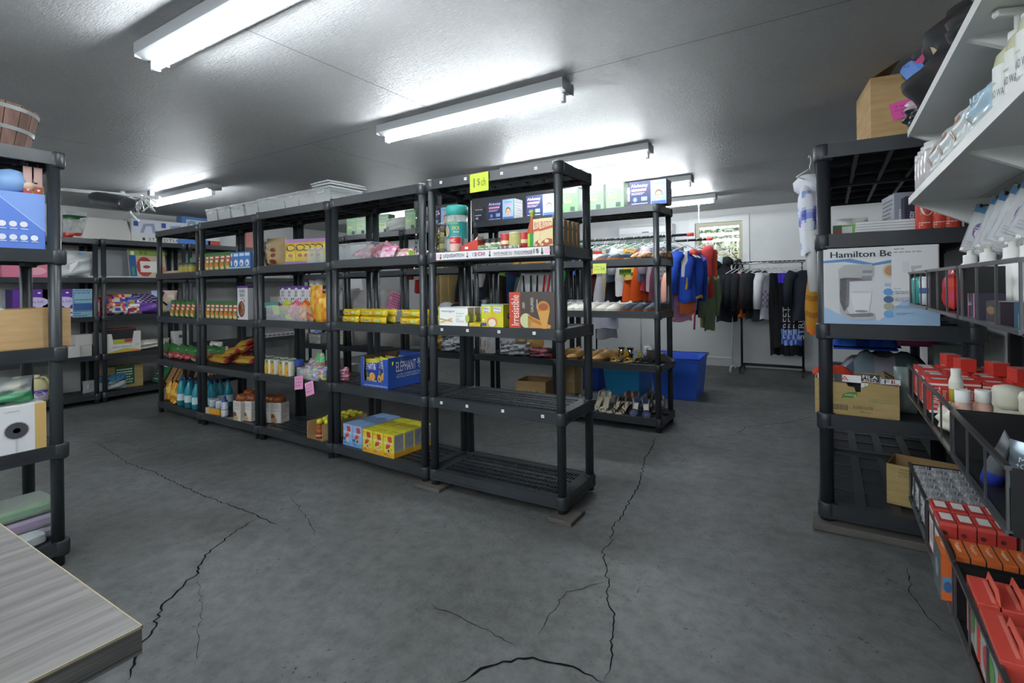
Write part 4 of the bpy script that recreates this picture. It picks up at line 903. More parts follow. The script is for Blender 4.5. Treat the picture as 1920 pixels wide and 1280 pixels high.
# ---------------- unit C
def clearbin(w, d, h):
    root = empty('clear_bin'); b = MB(); t_ = 0.002; k = 0.88
    def ringq(z0, s0, z1, s1):
        a = [(-w/2*s0, d/2-d/2*s0, z0), (w/2*s0, d/2-d/2*s0, z0), (w/2*s0, d/2+d/2*s0, z0), (-w/2*s0, d/2+d/2*s0, z0)]; c = [(-w/2*s1, d/2-d/2*s1, z1), (w/2*s1, d/2-d/2*s1, z1), (w/2*s1, d/2+d/2*s1, z1), (-w/2*s1, d/2+d/2*s1, z1)]
        b.raw(a+c, [(0, 1, 5, 4), (1, 2, 6, 5), (2, 3, 7, 6), (3, 0, 4, 7)], BINPLASTIC)
    ringq(0, k, h*0.86, 0.97); ringq(h*0.86, 0.97, h*0.88, 1.0); ringq(h*0.88, 1.0, h, 1.0)
    b.quad((-w/2*k, d/2*(1-k), 0), (w/2*k, d/2*(1-k), 0), (w/2*k, d/2*(1+k), 0), (-w/2*k, d/2*(1+k), 0), BINPLASTIC)
    e = mat('#eef2f4', 0.2); b.tube([(-w/2, 0, h), (w/2, 0, h), (w/2, d, h), (-w/2, d, h)], 0.003, e, 5, closed=True); b.tube([(-0.035, -0.002, h*0.84), (-0.03, -0.004, h*0.7), (0.03, -0.004, h*0.7), (0.035, -0.002, h*0.84)], 0.0022, e, 5)
    b.build('bin', root); return root
cb = clearbin(0.20, 0.30, 0.125)
BP = [(UB, 0.13), (UB, 0.34), (UB, 0.56), (UB, 0.78), (UCc, 0.04), (UCc, 0.22), (UCc, 0.41), (UCc, 0.60), (UCc, 0.79)]
BL = ['leftmost clear plastic bin on top of the centre row']+[ORD[i]+' clear plastic bin from the left on top of the centre row' for i in range(1, 7)]+['second clear plastic bin from the right on top of the centre row', 'rightmost clear plastic bin on top of the centre row']
series(cb, 9, 'clear bins on the centre row', lambda i: BL[i], lambda o, i: put(o, BP[i][0], 4, BP[i][1], 0.05, 0.02*((i*5) % 3-1), 0.006), 'bin')
ld = MB(); ld.box(-0.11, -0.01, 0, 0.11, 0.32, 0.006, BINPLASTIC, 0.002); ld.box(-0.095, 0.005, 0.006, 0.095, 0.305, 0.018, BINPLASTIC, 0.003); ld.tube([(-0.108, -0.008, 0.006), (0.108, -0.008, 0.006), (0.108, 0.318, 0.006), (-0.108, 0.318, 0.006)], 0.0025, mat('#eef2f4', 0.2), 5, closed=True)
ld = ld.build('bin_lid'); series(ld, 2, 'clear bin lids', lambda i: ('clear plastic lid covering the rightmost clear bin', 'second clear plastic lid lying on the one over the rightmost bin')[i], lambda o, i: put(o, UCc, 4, 0.80-0.02*i, 0.05, -0.05*i, 0.136+0.02*i), 'lid')
o = pouch('popcorn_bag', 0.235, 0.235, 0.13, lambda u, v: mat('#b39b74', 0.8), [T(0.12, 0.62, 0.48, 0.76, 'PURE', '#f0e8d8'), T(0.10, 0.60, 0.46, 0.74, 'PURE', '#4a2c20'), T(0.12, 0.36, 0.36, 0.52, 'mi', '#4a3020'), T(0.08, 0.06, 0.34, 0.24, 'nus', '#4a3020'), ('e', 0.66, 0.56, 0.11, 0.07, '#7a3a22'), ('e', 0.66, 0.38, 0.11, 0.07, '#7a3a22'), ('e', 0.66, 0.16, 0.12, 0.08, '#7a3a22')], seed=3, seal=0.08, wr=0.25); tag(o, 'brown paper food bag with dark lettering on the cereal unit', 'bag'); pxput(o, UCc, 3, 519, 0.12, 0.1)
sp_ = pouch('sour_pouch', 0.13, 0.20, 0.04, lambda u, v: '#b58ac0' if (v > 0.86 or v < 0.14) else ('#d8b02e' if v > 0.35 else '#cfc14a'), [('e', 0.5, 0.66, 0.34, 0.13, '#2e4a2a'), ('r', 0.15, 0.56, 0.85, 0.6, '#c8501e'), ('e', 0.5, 0.38, 0.3, 0.12, '#d8d048'), ('e', 0.5, 0.36, 0.16, 0.07, '#c85a6a')], seed=6)
series(sp_, 5, 'purple topped candy pouches', lambda i: ordn(i, 5)+' of five purple topped sour candy pouches beside the brown bag', lambda o, i: (pxput(o, UCc, 3, (548, 566, 577, 588, 600)[i], 0.06+0.02*i, 0.35, 0.002)), 'pouch')
o = acrylic('acrylic_bin', 0.20, 0.24, 0.11, 1); tag(o, 'clear acrylic bin in front of the purple topped candy pouches', 'bin'); put(o, UCc, 3, 0.755, 0.02)
cer = [('r', 0, 0.9, 1, 1, '#5c3a8c'), ('e', 0.5, 0.92, 0.22, 0.03, '#e8e4ee'), T(0.3, 0.78, 0.72, 0.86, 'RAISIN', '#4a4a5c'), T(0.32, 0.68, 0.7, 0.76, 'BRAN', '#4a4a5c')]
cb2 = pack('cereal_box', 0.088, 0.19, 0.27, '#d6d5d8', F=cer+[('l', 0.2, 0.2, 0.85, 0.55, 9, '#9a9aa2'), ('e', 0.1, 0.62, 0.06, 0.03, '#2c2c38'), ('e', 0.85, 0.62, 0.06, 0.03, '#2c2c38')], R_=[('r', 0, 0.9, 1, 1, '#5c3a8c'), ('e', 0.5, 0.4, 0.3, 0.2, '#a0583a')])
series(cb2, 5, 'white cereal boxes', lambda i: ordn(i, 5)+' of the white raisin bran boxes standing end on behind the clear bin', lambda o, i: put(o, UCc, 2, 0.115+0.093*i, 0.16), 'cereal box')
o = pack('cereal_box', 0.135, 0.055, 0.285, '#d3d2d6', F=[('r', 0, 0.94, 1, 1, '#5c3a8c'), T(0.22, 0.80, 0.74, 0.90, 'RAISIN', '#3c3c50'), T(0.26, 0.68, 0.70, 0.78, 'BRAN', '#3c3c50'), T(0.3, 0.6, 0.66, 0.65, 'FLAKES', '#6c6c7c'), ('e', 0.42, 0.32, 0.31, 0.24, '#7a3a2a'), ('e', 0.42, 0.33, 0.26, 0.2, '#c28a5a'), ('e', 0.36, 0.36, 0.05, 0.03, '#6a2f22'), ('e', 0.5, 0.28, 0.05, 0.03, '#6a2f22'), ('e', 0.1, 0.08, 0.06, 0.04, '#4a4a58'), ('e', 0.7, 0.56, 0.04, 0.03, '#3a3a48')], R_=[('r', 0, 0.94, 1, 1, '#5c3a8c')]); tag(o, 'raisin bran cereal box with a bowl picture, at the end of the soup boxes', 'cereal box'); pxput(o, UB, 2, 455, 0.03, 0.1)
o = acrylic('acrylic_bin', 0.53, 0.13, 0.115, 2); tag(o, 'long clear acrylic bin of gummy candy in front of the white cereal boxes', 'bin'); put(o, UCc, 2, 0.38, 0.012)
gm_ = [pouch('gummy_pouch', 0.15, 0.12, 0.03, patchwork(c, k, 5), seed=k) for k, c in enumerate((['#8a3a9a', '#a85ab0', '#6a2a7a'], ['#c8c83a', '#b0a83a', '#d8d86a'], ['#e06a8a', '#d8482a', '#e89ab0'], ['#e0702a', '#d85a1a', '#f0a050']))]
for i, (u, k) in enumerate(((0.17, 0), (0.23, 1), (0.30, 1), (0.36, 2), (0.42, 2), (0.48, 3), (0.55, 3), (0.62, 3))):
    s_ = gm_[k]; o = s_ if not s_.get('label') else dup(s_)
    put(o, UCc, 2, u, 0.075, 0, 0.012); o.rotation_euler = (-0.5, 0.55 if i % 2 else 0.2, UCc['a']+0.1)
    tag(o, '%s of the bright gummy candy pouches in the long clear bin, %s' % (ordn(i, 8), ('purple', 'yellow green', 'pink and red', 'orange')[k]), 'pouch', 'gummy candy pouches')
o = sign('neon_note', 0.095, 0.075, '#c7dc4a', [(0.2, 0.6, 0.8, 0.75, 'bonbons'), (0.2, 0.35, 0.7, 0.5, '2 / 1$')], 'yellow green sticky note on the front of the long clear candy bin', 'note', ink='#8a9a3a'); put(o, UCc, 2, 0.24, 0.006, 0, 0.118, rx=0.25)
oc = pouch('orange_candy_bag', 0.15, 0.21, 0.05, patchwork(['#dca020', '#e0b83a', '#e07a2a', '#d8a820'], 31, 6), [('p', [(0.15, 0.6), (0.3, 0.6), (0.5, 0.95), (0.35, 0.95)], '#c83a4a')], seed=11)
series(oc, 3, 'orange candy bags', lambda i: ordn(i, 3)+' of three yellow and orange candy bags standing at the right of the cereal boxes', lambda o, i: (pxput(o, UCc, 2, (594, 602, 609)[i], (0.09, 0.15, 0.05)[i], 0.1*i, (0.06, 0.02, 0.0)[i])), 'bag')
# cans
pc = bottle('peach_can', [(0.035, 0, '#c8c8c4'), (0.036, 0.003, '#dcdcd4'), (0.036, 0.108, '#d0d0cc'), (0.035, 0.112)], 20, label=(0.036, 0.002, 0.11, [('r', 0.05, 0, 0.7, 1, '#c9a82a'), ('r', 0.05, 0.84, 0.62, 0.98, '#2a2e4a'), T(0.1, 0.87, 0.56, 0.95, 'VEGES', '#f0f0f0'), ('e', 0.38, 0.22, 0.28, 0.2, '#d8702a'), ('e', 0.4, 0.5, 0.26, 0.18, '#d8b83a')], 2.3))
series(pc, 4, 'white labelled cans', lambda i: ordn(i, 4)+' of four white fruit cans with orange pictures', lambda o, i: pxput(o, UCc, 1, (503, 516, 527, 543)[i], (0.05, 0.05, 0.03, 0.05)[i], 0.25), 'can')
gcan = bottle('vegetable_can', [(0.034, 0, '#4a6a34'), (0.036, 0.003, '#4f7a3a'), (0.036, 0.05, '#b08a5a'), (0.036, 0.09, '#3f7a3a'), (0.036, 0.108, '#b8b8b0'), (0.03, 0.114)], 18)
series(gcan, 5, 'green cans behind', lambda i: ordn(i, 5)+' of the green vegetable cans in the row behind the white fruit cans', lambda o, i: pxput(o, UCc, 1, (494, 507, 521, 534, 548)[i], 0.16, 0, 0.012), 'can')
o = bottle('blue_tin', [(0.034, 0, '#6a2a3a'), (0.036, 0.006, '#2a4a9a'), (0.036, 0.04, '#24409a'), (0.036, 0.044, '#3558b0'), (0.030, 0.052)], 20); tag(o, 'round blue tin standing on the clear candy bin', 'tin'); pxput(o, UCc, 1, 561, 0.06, 0, 0.082)
o = acrylic('acrylic_bin', 0.26, 0.2, 0.078, 0); tag(o, 'clear acrylic bin under the blue tin, with hard candy', 'bin'); pxput(o, UCc, 1, 576, 0.02, 0)
hb = pouch('hard_candy_bag', 0.15, 0.10, 0.07, patchwork(['#8aa0b8', '#c8b8a0', '#d8c83a', '#a86a8a', '#5a8ab8', '#d8d8dc'], 40, 10), seed=9, wr=0.35)
series(hb, 3, 'clear hard candy bags', lambda i: ('clear bag of hard candy inside the bin under the blue tin', 'clear bag of mixed hard candy at the right end of the can shelf, leaning forward', 'clear bag of mixed hard candy behind the can shelf bin')[i], lambda o, i: (pxput(o, UCc, 1, (573, 598, 590)[i], (0.10, 0.05, 0.18)[i], 0.1*i, (0.004, 0, 0.03)[i], rx=-0.3 if i != 1 else -0.1)), 'bag')
o = pouch('twist_bag', 0.08, 0.19, 0.06, patchwork(['#4aa05a', '#5ab86a', '#c87a9a', '#8ac89a', '#b84a6a'], 44, 8), seed=14, wr=0.4, flare=-0.3); tag(o, 'tall green and pink twist wrapped candy bag at the right of the can shelf', 'bag'); pxput(o, UCc, 1, 602, 0.12)
def pnote(px, dz, rz, ry, lines, lab):
    o = sign('pink_note', 0.105, 0.098, '#e79cc4', lines, lab, 'note', ink='#7a4a78'); on_rim(o, UCc, 1, px, dz, -0.008, rx=-0.12); o.rotation_euler.y = ry; o.rotation_euler.z += rz; return o
pnote(560, 0.022, 0, -0.16, [(0.12, 0.72, 0.8, 0.86, 'SAUF DATE'), (0.12, 0.48, 0.9, 0.62, 'PASSÉE 50c'), (0.12, 0.24, 0.7, 0.38, 'bon état')], 'pink handwritten note on the can shelf rim, the left one')
pnote(579, -0.010, 0, -0.32, [(0.12, 0.72, 0.85, 0.86, 'À GAGNER'), (0.12, 0.48, 0.8, 0.62, '2 pour 1$'), (0.12, 0.24, 0.75, 0.38, 'limite 4')], 'pink handwritten note on the can shelf rim, the lower right one')
# honey carton
def honey():
    b = MB(); b.lathe([(0.026, 0, '#7a3416'), (0.030, 0.01, '#a05022'), (0.029, 0.03, '#8a4018'), (0.022, 0.05, '#b06a2c'), (0.028, 0.065, '#98481c'), (0.027, 0.09, '#84401a'), (0.018, 0.105)], None, 16)
    b.lathe([(0.030, 0.02, '#e8d8c0'), (0.0305, 0.026)], None, 16, cap=False)
    o = b.build('honey_bottle'); c = MB(); c.lathe([(0.022, 0.105, '#d8d02c'), (0.022, 0.132), (0.014, 0.140)], None, 16); c.build('cap', o); return o
o = openbox('honey_carton', 0.19, 0.40, 0.125, CARD, CARDIN, front_h=0.0035, th=0.0035); tag(o, 'long open brown carton of honey bottles on the floor level shelf', 'carton'); put(o, UCc, 0, 0.735, 0.006, -0.03)
Mh = Matrix.Translation(o.location) @ Matrix.Rotation(UCc['a']-0.03, 4, 'Z')
hn = honey()
HN = [(-0.005, 0.05), (0.058, 0.07), (-0.03, 0.115), (0.03, 0.12), (-0.06, 0.17), (0.0, 0.18), (0.06, 0.18), (-0.06, 0.24), (0.0, 0.24), (0.06, 0.24), (-0.06, 0.30), (0, 0.30), (0.06, 0.30), (-0.06, 0.36), (0, 0.36), (0.06, 0.36)]
def f(o, i): o.location = Mh @ Vector((HN[i][0], HN[i][1], 0.0037))
series(hn, 16, 'honey bottles', lambda i: 'amber honey bottle with yellow cap, '+('frontmost in the open brown carton' if i == 0 else 'at the right front of the brown carton' if i == 1 else 'left one of the second rank in the brown carton' if i == 2 else 'right one of the second rank in the brown carton' if i == 3 else '%s of the %s rank in the brown carton' % (('left', 'middle', 'right')[(i-4) % 3], ORD[(i-4)//3+2])), f, 'bottle')
# almond drink packs
def drink(w_=0.115):
    b = pack('drink_pack', w_, 0.10, 0.165, '#d4cfc8', F=[('l', 0.1, 0.4, 0.9, 0.95, 9, '#8f8a86'), ('e', 0.25, 0.25, 0.26, 0.2, '#8a5a34'), ('e', 0.4, 0.14, 0.26, 0.12, '#c49a6a'), ('e', 0.2, 0.3, 0.1, 0.07, '#5a3a24')], R_=[('l', 0.1, 0.2, 0.9, 0.9, 10, '#9a9a98')], build=False)
    o = b.build('drink_pack'); c = MB()
    rg = random.Random(1)
    c.lathe([(0.058, 0.165, mat('#8a4a26', 0.25)), (0.056, 0.19), (0.048, 0.21), (0.02, 0.218)], None, 14, (0, 0.05, 0))
    c.v = [(x*1.0, 0.05+(y-0.05)*0.86, z+0.006*math.sin(9*x*20+y*90)) for x, y, z in c.v]; k = c.build('shrink_wrap', o); k['label'] = 'brown shrink wrapped top'; return o
dk_ = drink()
DP = [(UB, 444, 0.02, 0.0), (UB, 463, 0.06, 0.1), (UCc, 498, 0.10, 0.18), (UCc, 516, 0.13, 0.3), (UB, 458, 0.16, 0.0)]
DL = ['white almond drink pack at the front of the pasta unit bottom shelf', 'white almond drink pack half behind the post on the pasta unit bottom shelf', 'white almond drink pack at the left of the honey carton shelf', 'tilted white almond drink pack nearest the honey carton', 'white almond drink pack in the second rank on the pasta unit bottom shelf']
series(dk_, 5, 'brown topped drink packs', lambda i: DL[i], lambda o, i: pxput(o, DP[i][0], 0, DP[i][1], DP[i][2], DP[i][3]), 'drink pack')
o = MB(); o.box(-0.16, 0, 0, 0.02, 0.2, 0.001, '#8a8684'); o = o.build('paper_sheet'); tag(o, 'loose grey sheet lying in front of the drink packs', 'paper'); pxput(o, UB, 0, 440, 0.006, 0, 0.001)

# ---------------- unit B
def soup(c1, c2, nm='soup_box'):
    return pack(nm, 0.082, 0.05, 0.155, c1, F=[('r', 0, 0.86, 1, 1, '#2f6a3a'), ('p', [(0, 0.45), (1, 0.45), (1, 0.82), (0.4, 0.82)], c2), ('r', 0.3, 0.68, 0.85, 0.78, '#e8d8cc'), ('e', 0.4, 0.25, 0.32, 0.18, '#d07a2c'), ('e', 0.5, 0.12, 0.3, 0.1, '#c9b98a'), ('r', 0.3, 0.45, 0.75, 0.6, '#d8cfae')], T=[('r', 0.1, 0.2, 0.9, 0.8, '#3f7a48')], L=[('r', 0, 0, 1, 0.86, '#5c6a3a')])
s1 = soup('#5a7a34', '#b8382c')
series(s1, 6, 'green and red soup boxes, upper shelf', lambda i: ordn(i, 6)+' of six green and red soup boxes on the shelf under the clear bins', lambda o, i: pxput(o, UB, 3, 376+i*10.3, 0.03, 0.12), 'box')
s2 = pack('milk_powder_box', 0.075, 0.05, 0.145, '#3f7ac0', F=[('r', 0.1, 0.75, 0.9, 0.92, '#cfe0f0'), ('e', 0.5, 0.35, 0.34, 0.2, '#e8ecf4'), ('r', 0, 0, 1, 0.12, '#a8cbe8'), ('e', 0.45, 0.3, 0.12, 0.09, '#3a5a9a')])
series(s2, 4, 'blue boxes', lambda i: ordn(i, 4)+' of four light blue boxes beside the upper soup boxes', lambda o, i: pxput(o, UB, 3, 432+i*10.6, 0.035, 0.1, rx=0), 'box')
s3 = soup('#48702f', '#b8402c')
series(s3, 9, 'green and red soup boxes, middle shelf', lambda i: ordn(i, 9)+' of nine green and red soup boxes on the shelf above the pasta bags', lambda o, i: pxput(o, UB, 2, 374+i*8.4, 0.03+0.004*(i % 2), 0.1), 'box')
s4 = dup(s3)
series(s4, 5, 'green and red soup boxes at the far left', lambda i: ordn(i, 5)+' of five leaning soup boxes on the left end unit middle shelf', lambda o, i: (pxput(o, UA, 2, 322+i*9.5, 0.04, 0.1, 0.004), setattr(o, 'rotation_euler', (0, 0.22, UA['a']+0.1))), 'box')
# green bags and pasta
gb = pouch('green_bag', 0.15, 0.13, 0.05, lambda u, v: '#2f6a2c' if v > 0.45 else ('#8a2c2a' if v > 0.2 else '#a8a08a'), seed=21)
series(gb, 7, 'green topped dry food bags', lambda i: ordn(i, 7)+' of the green topped bags leaning along the pasta shelf', lambda o, i: (pxput(o, UA if i < 4 else UB, 1, (311, 325, 341, 357, 385, 402, 418)[i], 0.10 if i < 4 else 0.2, 0, 0.006), setattr(o, 'rotation_euler', (-0.15, 0.25, UB['a']+0.2))), 'bag')
pa = pouch('pasta_bag', 0.34, 0.11, 0.06, lambda u, v: '#8f2a30' if u < 0.22 or u > 0.9 else ('#a8842a' if v < 0.7 else '#b8863a'), [('r', 0.3, 0.42, 0.75, 0.5, '#c8a89a')], seed=22, nx=18, wr=0.3, flare=0)
PP = [(402, 0.07, 0.004, 0.10), (420, 0.09, 0.05, -0.32), (428, 0.08, 0.085, -0.30), (446, 0.10, 0.115, -0.28), (440, 0.14, 0.05, -0.2), (452, 0.08, 0.02, -0.1), (450, 0.12, 0.155, -0.35)]
PN = ['lowest red and yellow pasta bag on the pasta shelf, at the front left', 'red and yellow pasta bag second from the bottom of the slanted pile', 'red and yellow pasta bag third from the bottom of the slanted pile', 'red and yellow pasta bag fourth from the bottom of the slanted pile', 'red and yellow pasta bag at the back of the slanted pile', 'red and yellow pasta bag at the bottom right of the slanted pile', 'topmost shiny pasta bag of the slanted pile']
def f(o, i): pxput(o, UB, 1, PP[i][0], PP[i][1], 0, PP[i][2]+0.03); o.rotation_euler = (-1.15, PP[i][3]*0.45, UB['a']+PP[i][3]*0.5)
series(pa, 7, 'red and yellow pasta bags', lambda i: PN[i], f, 'pasta bag')
rb = pouch('red_packet', 0.22, 0.10, 0.06, patchwork(['#a83a42', '#c87a7a', '#8f2a30', '#b8565a'], 51, 8), seed=25, wr=0.4)
def f(o, i): pxput(o, UA, 1, (326, 345)[i], 0.07, 0, 0.028); o.rotation_euler = (-1.2, -0.1, UA['a']+0.05)
series(rb, 2, 'shiny red packets', lambda i: ('shiny red packet lying at the far left of the pasta shelf', 'shiny red packet lying left of the pasta pile, beside the post')[i], f, 'packet')
o = pouch('white_loaf_bag', 0.22, 0.05, 0.07, patchwork(['#d8d0d4', '#c8c8cc', '#e4dcdc'], 3, 6), seed=26); tag(o, 'white wrapped bag lying on top of the green bags', 'bag'); pxput(o, UB, 1, 406, 0.26, 0, 0.135)
o = pack('price_card', 0.045, 0.003, 0.07, '#c8a894'); tag(o, 'small tan card standing by the pasta bags', 'card'); pxput(o, UB, 1, 425, 0.2, 0, 0.09)
# bottom shelf: teal bottles
tb = bottle('teal_bottle', [(0.038, 0, mat('#1f6f7a', 0.12)), (0.042, 0.012), (0.042, 0.055, '#bcd2d8'), (0.042, 0.12, mat('#1f8a9a', 0.12)), (0.041, 0.16), (0.018, 0.225), (0.014, 0.25)], 18, cap=[(0.016, 0.25, '#2a3f7a'), (0.016, 0.268)])
TB = [(UA, 340, 0.05), (UA, 352, 0.04), (UA, 364, 0.03), (UA, 345, 0.15), (UA, 358, 0.13), (UB, 391, 0.20), (UB, 403, 0.19), (UB, 414, 0.21), (UB, 397, 0.11), (UB, 428, 0.26)]
TL = ['leftmost teal bottle in the front rank on the left end unit', 'middle teal bottle in the front rank on the left end unit', 'rightmost teal bottle in the front rank, beside the post', 'left teal bottle in the second rank on the left end unit', 'right teal bottle in the second rank on the left end unit', 'teal bottle just right of the post behind the silver cans', 'second teal bottle right of the post behind the silver cans', 'third teal bottle right of the post behind the silver cans', 'teal bottle standing nearest the silver cans', 'teal bottle farthest right, behind the almond drink packs']
series(tb, 10, 'teal bottles', lambda i: TL[i], lambda o, i: pxput(o, TB[i][0], 0, TB[i][1], TB[i][2]), 'bottle')
ca = bottle('drink_can', [(0.028, 0, '#a8aeb4'), (0.033, 0.008, '#8fa0b4'), (0.033, 0.045, '#7a8896'), (0.033, 0.06, '#a8b4c0'), (0.033, 0.105, '#c8ccd0'), (0.027, 0.118)], 16)
series(ca, 5, 'silver blue drink cans', lambda i: ordn(i, 5)+' of the silver and blue drink cans behind the orange tray', lambda o, i: pxput(o, UB, 0, 385+i*6.8, 0.07+0.03*(i % 2), 0, 0.0), 'can')
o = openbox('orange_tray', 0.20, 0.08, 0.055, mat('#d8952a', 0.4), mat('#c9b8a0', 0.6), F=[('r', 0.0, 0.0, 0.25, 1, '#cdb8a8'), ('r', 0.26, 0.15, 0.72, 0.85, '#d9a23a')]); tag(o, 'low orange and white card tray at the front edge below the pasta', 'tray'); pxput(o, UB, 0, 390, 0.0, 0.12, 0.005)
o = bottle('syrup_bottle', [(0.026, 0, '#d4d6dc'), (0.029, 0.01, '#dcdce2'), (0.029, 0.06, '#4a5a9a'), (0.029, 0.066, '#d8dae2'), (0.029, 0.13, '#2f4a9a'), (0.014, 0.152, '#2c3c8a'), (0.012, 0.18)], 16, label=(0.029, 0.0, 0.14, [('e', 0.5, 0.78, 0.3, 0.12, '#3a4a8c'), ('e', 0.5, 0.78, 0.16, 0.07, '#e8eaf0'), ('l', 0.15, 0.55, 0.85, 0.65, 2, '#5a5a7a'), ('e', 0.5, 0.2, 0.2, 0.1, '#c8b84a')], 2.2)); tag(o, 'white squeeze bottle with blue neck beside the almond drink packs', 'bottle'); pxput(o, UB, 0, 418, 0.03)

# ---------------- unit A
ob = pouch('yellow_pouch', 0.10, 0.20, 0.06, patchwork(['#c98a1c', '#d8a02a', '#b87a1a', '#d8b04a'], 61, 6), seed=31, wr=0.3)
series(ob, 4, 'amber pouches', lambda i: ordn(i, 4)+' of the amber coloured pouches on the bottom left shelf of the centre row', lambda o, i: (pxput(o, UA, 0, (317, 324, 331, 322)[i], (0.08, 0.07, 0.06, 0.02)[i], 0.2*i, 0.002), setattr(o, 'rotation_euler', (-0.1 if i < 3 else -1.2, (-0.15, 0.1, 0.3, 0.2)[i], UA['a']))), 'pouch')
o = pouch('clear_wrap_bag', 0.10, 0.12, 0.08, lambda u, v: CLEARFILM, seed=33); tag(o, 'crumpled clear bag at the far left end of the bottom shelf', 'bag'); pxput(o, UA, 0, 307, 0.07)
o = pack('flat_tan_pack', 0.42, 0.30, 0.03, mat('#b8a48a', 0.6), T=[('l', 0.1, 0.1, 0.9, 0.9, 6, '#8fae6a')]); tag(o, 'flat tan packet lying on the upper shelf of the left end unit', 'packet'); put(o, UA, 3, 0.30, 0.05)
yj = bottle('pickle_jar', [(0.040, 0, '#8a842a'), (0.042, 0.01, '#a89c3a'), (0.042, 0.06, '#7a7a3a'), (0.040, 0.078, '#3a3a2c'), (0.04, 0.098)], 18)
series(yj, 3, 'yellow pickle jars', lambda i: ordn(i, 3)+' of three short yellow jars left of the upper soup boxes', lambda o, i: pxput(o, UA, 3, (343, 353, 362)[i], 0.05+0.01*i), 'jar')
o = pack('green_tag_card', 0.05, 0.003, 0.05, '#3a9a6a'); tag(o, 'small green card sticking up behind the yellow jars', 'card'); pxput(o, UA, 3, 358, 0.12, 0, 0.10)
# ================================================================== second row (F) contents
F1, F2, F3, F4, F5 = UF
# green clipper boxes and diaper boxes on top
gbx = pack('clipper_box', 0.155, 0.11, 0.215, '#6a9a66', F=[T(0.14, 0.78, 0.86, 0.88, 'Remington', '#dfe8dc'), ('l', 0.14, 0.62, 0.7, 0.72, 2, '#b8d0b4'), ('r', 0.16, 0.4, 0.62, 0.5, '#c9d86a'), ('l', 0.14, 0.5, 0.62, 0.6, 2, '#b8d0b4'), ('r', 0.55, 0.06, 0.82, 0.24, '#3a4a44')], R_=[('r', 0, 0, 1, 1, '#34683a')], L=[('r', 0, 0, 1, 1, '#34683a')], T=[('r', 0, 0, 1, 1, '#5a8a5a')], rough=0.25)
GP = [(F1, 1068, 0.03), (F1, 1116, 0.05), (F1, 1153, 0.03), (F3, 770, 0.05), (F3, 719, 0.12), (F4, 659, 0.03), (F4, 677, 0.03)]
GL = ['light green boxed clippers seen between the posts of the end unit', 'light green boxed clippers half behind the rear post of the end unit', 'light green boxed clippers standing next to the corner diaper box', 'light green boxed clippers beside the hanging clip strip, on the second row top', 'dark green sided box standing alone on the second row top, left of the white bag', 'pale green box at the far left of the second row top', 'pale green box second from the left on the second row top']
series(gbx, 7, 'light green clipper boxes', lambda i: GL[i], lambda o, i: pxput(o, GP[i][0], 4, GP[i][1], GP[i][2], 0.05), 'box')
def diaper(nm='diaper_box', w_=0.30):
    face = [('r', 0.0, 0, 0.56, 1, '#2a2f5c'), T(0.04, 0.72, 0.50, 0.9, 'Alokozay', '#f0f2fa'), ('r', 0.05, 0.60, 0.46, 0.70, '#e08ab8'), ('l', 0.05, 0.45, 0.5, 0.56, 2, '#cfd4ea'), ('e', 0.15, 0.26, 0.06, 0.1, '#5a82c8'), T(0.12, 0.2, 0.17, 0.32, '4', '#f0f2fa'), ('r', 0.32, 0.2, 0.48, 0.36, '#8aa8d8'), ('l', 0.05, 0.06, 0.5, 0.13, 1, '#dfe2f0'),
            ('r', 0.58, 0.02, 0.99, 0.98, '#9cc0e6'), T(0.66, 0.78, 0.94, 0.9, 'Alokozay', '#3a3f8c'), ('r', 0.68, 0.68, 0.92, 0.75, '#e89ac0'), ('e', 0.79, 0.40, 0.10, 0.2, '#6a4a36'), ('e', 0.79, 0.36, 0.088, 0.18, '#e0b494'), ('e', 0.755, 0.38, 0.012, 0.018, '#3a2a22'), ('e', 0.825, 0.38, 0.012, 0.018, '#3a2a22'), ('p', [(0.76, 0.27), (0.82, 0.27), (0.79, 0.245)], '#b86a5a'), ('r', 0.6, 0.02, 0.98, 0.15, '#4a68b8')]
    return pack(nm, w_, 0.16, 0.20, '#2a2f5c', F=face, R_=[('r', 0, 0, 1, 1, '#8f8f94'), ('l', 0.1, 0.2, 0.9, 0.8, 5, '#b8b8bc')], L=[('r', 0, 0, 1, 1, '#4a4a52'), T(0.3, 0.75, 0.95, 0.9, 'Alokozay', '#e8e8f0')], T=[('r', 0, 0, 1, 1, '#a0a0a6')], rough=0.3)
dp_ = diaper()
DPp = [(F1, 1215, 0.03, 0.02), (F2, 1014, 0.03, 0.03), (F2, 939, 0.05, 0.0), (F2, 824, 0.08, 0.0)]
DPl = ['diaper box at the right front corner on top of the shoe shelving unit', 'navy and light blue diaper box right of centre behind the sauce bottle', 'navy and light blue diaper box left of the one behind the sauce bottle', 'navy diaper box seen left of the teal stick tub']
series(dp_, 4, 'navy diaper boxes', lambda i: DPl[i], lambda o, i: pxput(o, DPp[i][0], 4, DPp[i][1], DPp[i][2], DPp[i][3]), 'box')
o = pack('black_box', 0.11, 0.14, 0.15, '#2c2e33', F=[T(0.1, 0.78, 0.9, 0.9, 'Alokozay', '#d8dae0'), ('r', 0.05, 0.1, 0.95, 0.62, '#1c2038'), ('l', 0.1, 0.4, 0.9, 0.55, 1, '#b8c0e0'), T(0.15, 0.2, 0.5, 0.36, '4K', '#e8e8ec')]); tag(o, 'black and grey box left of the navy diaper boxes, right of the rear posts', 'box'); pxput(o, F2, 4, 898, 0.05)
o = pouch('white_bundle', 0.30, 0.16, 0.16, lambda u, v: mat('#d5d7d4', 0.5), seed=41, wr=0.5); tag(o, 'white wrapped bundle on the second row top beside the clip strip', 'bundle'); pxput(o, F3, 4, 745, 0.12)
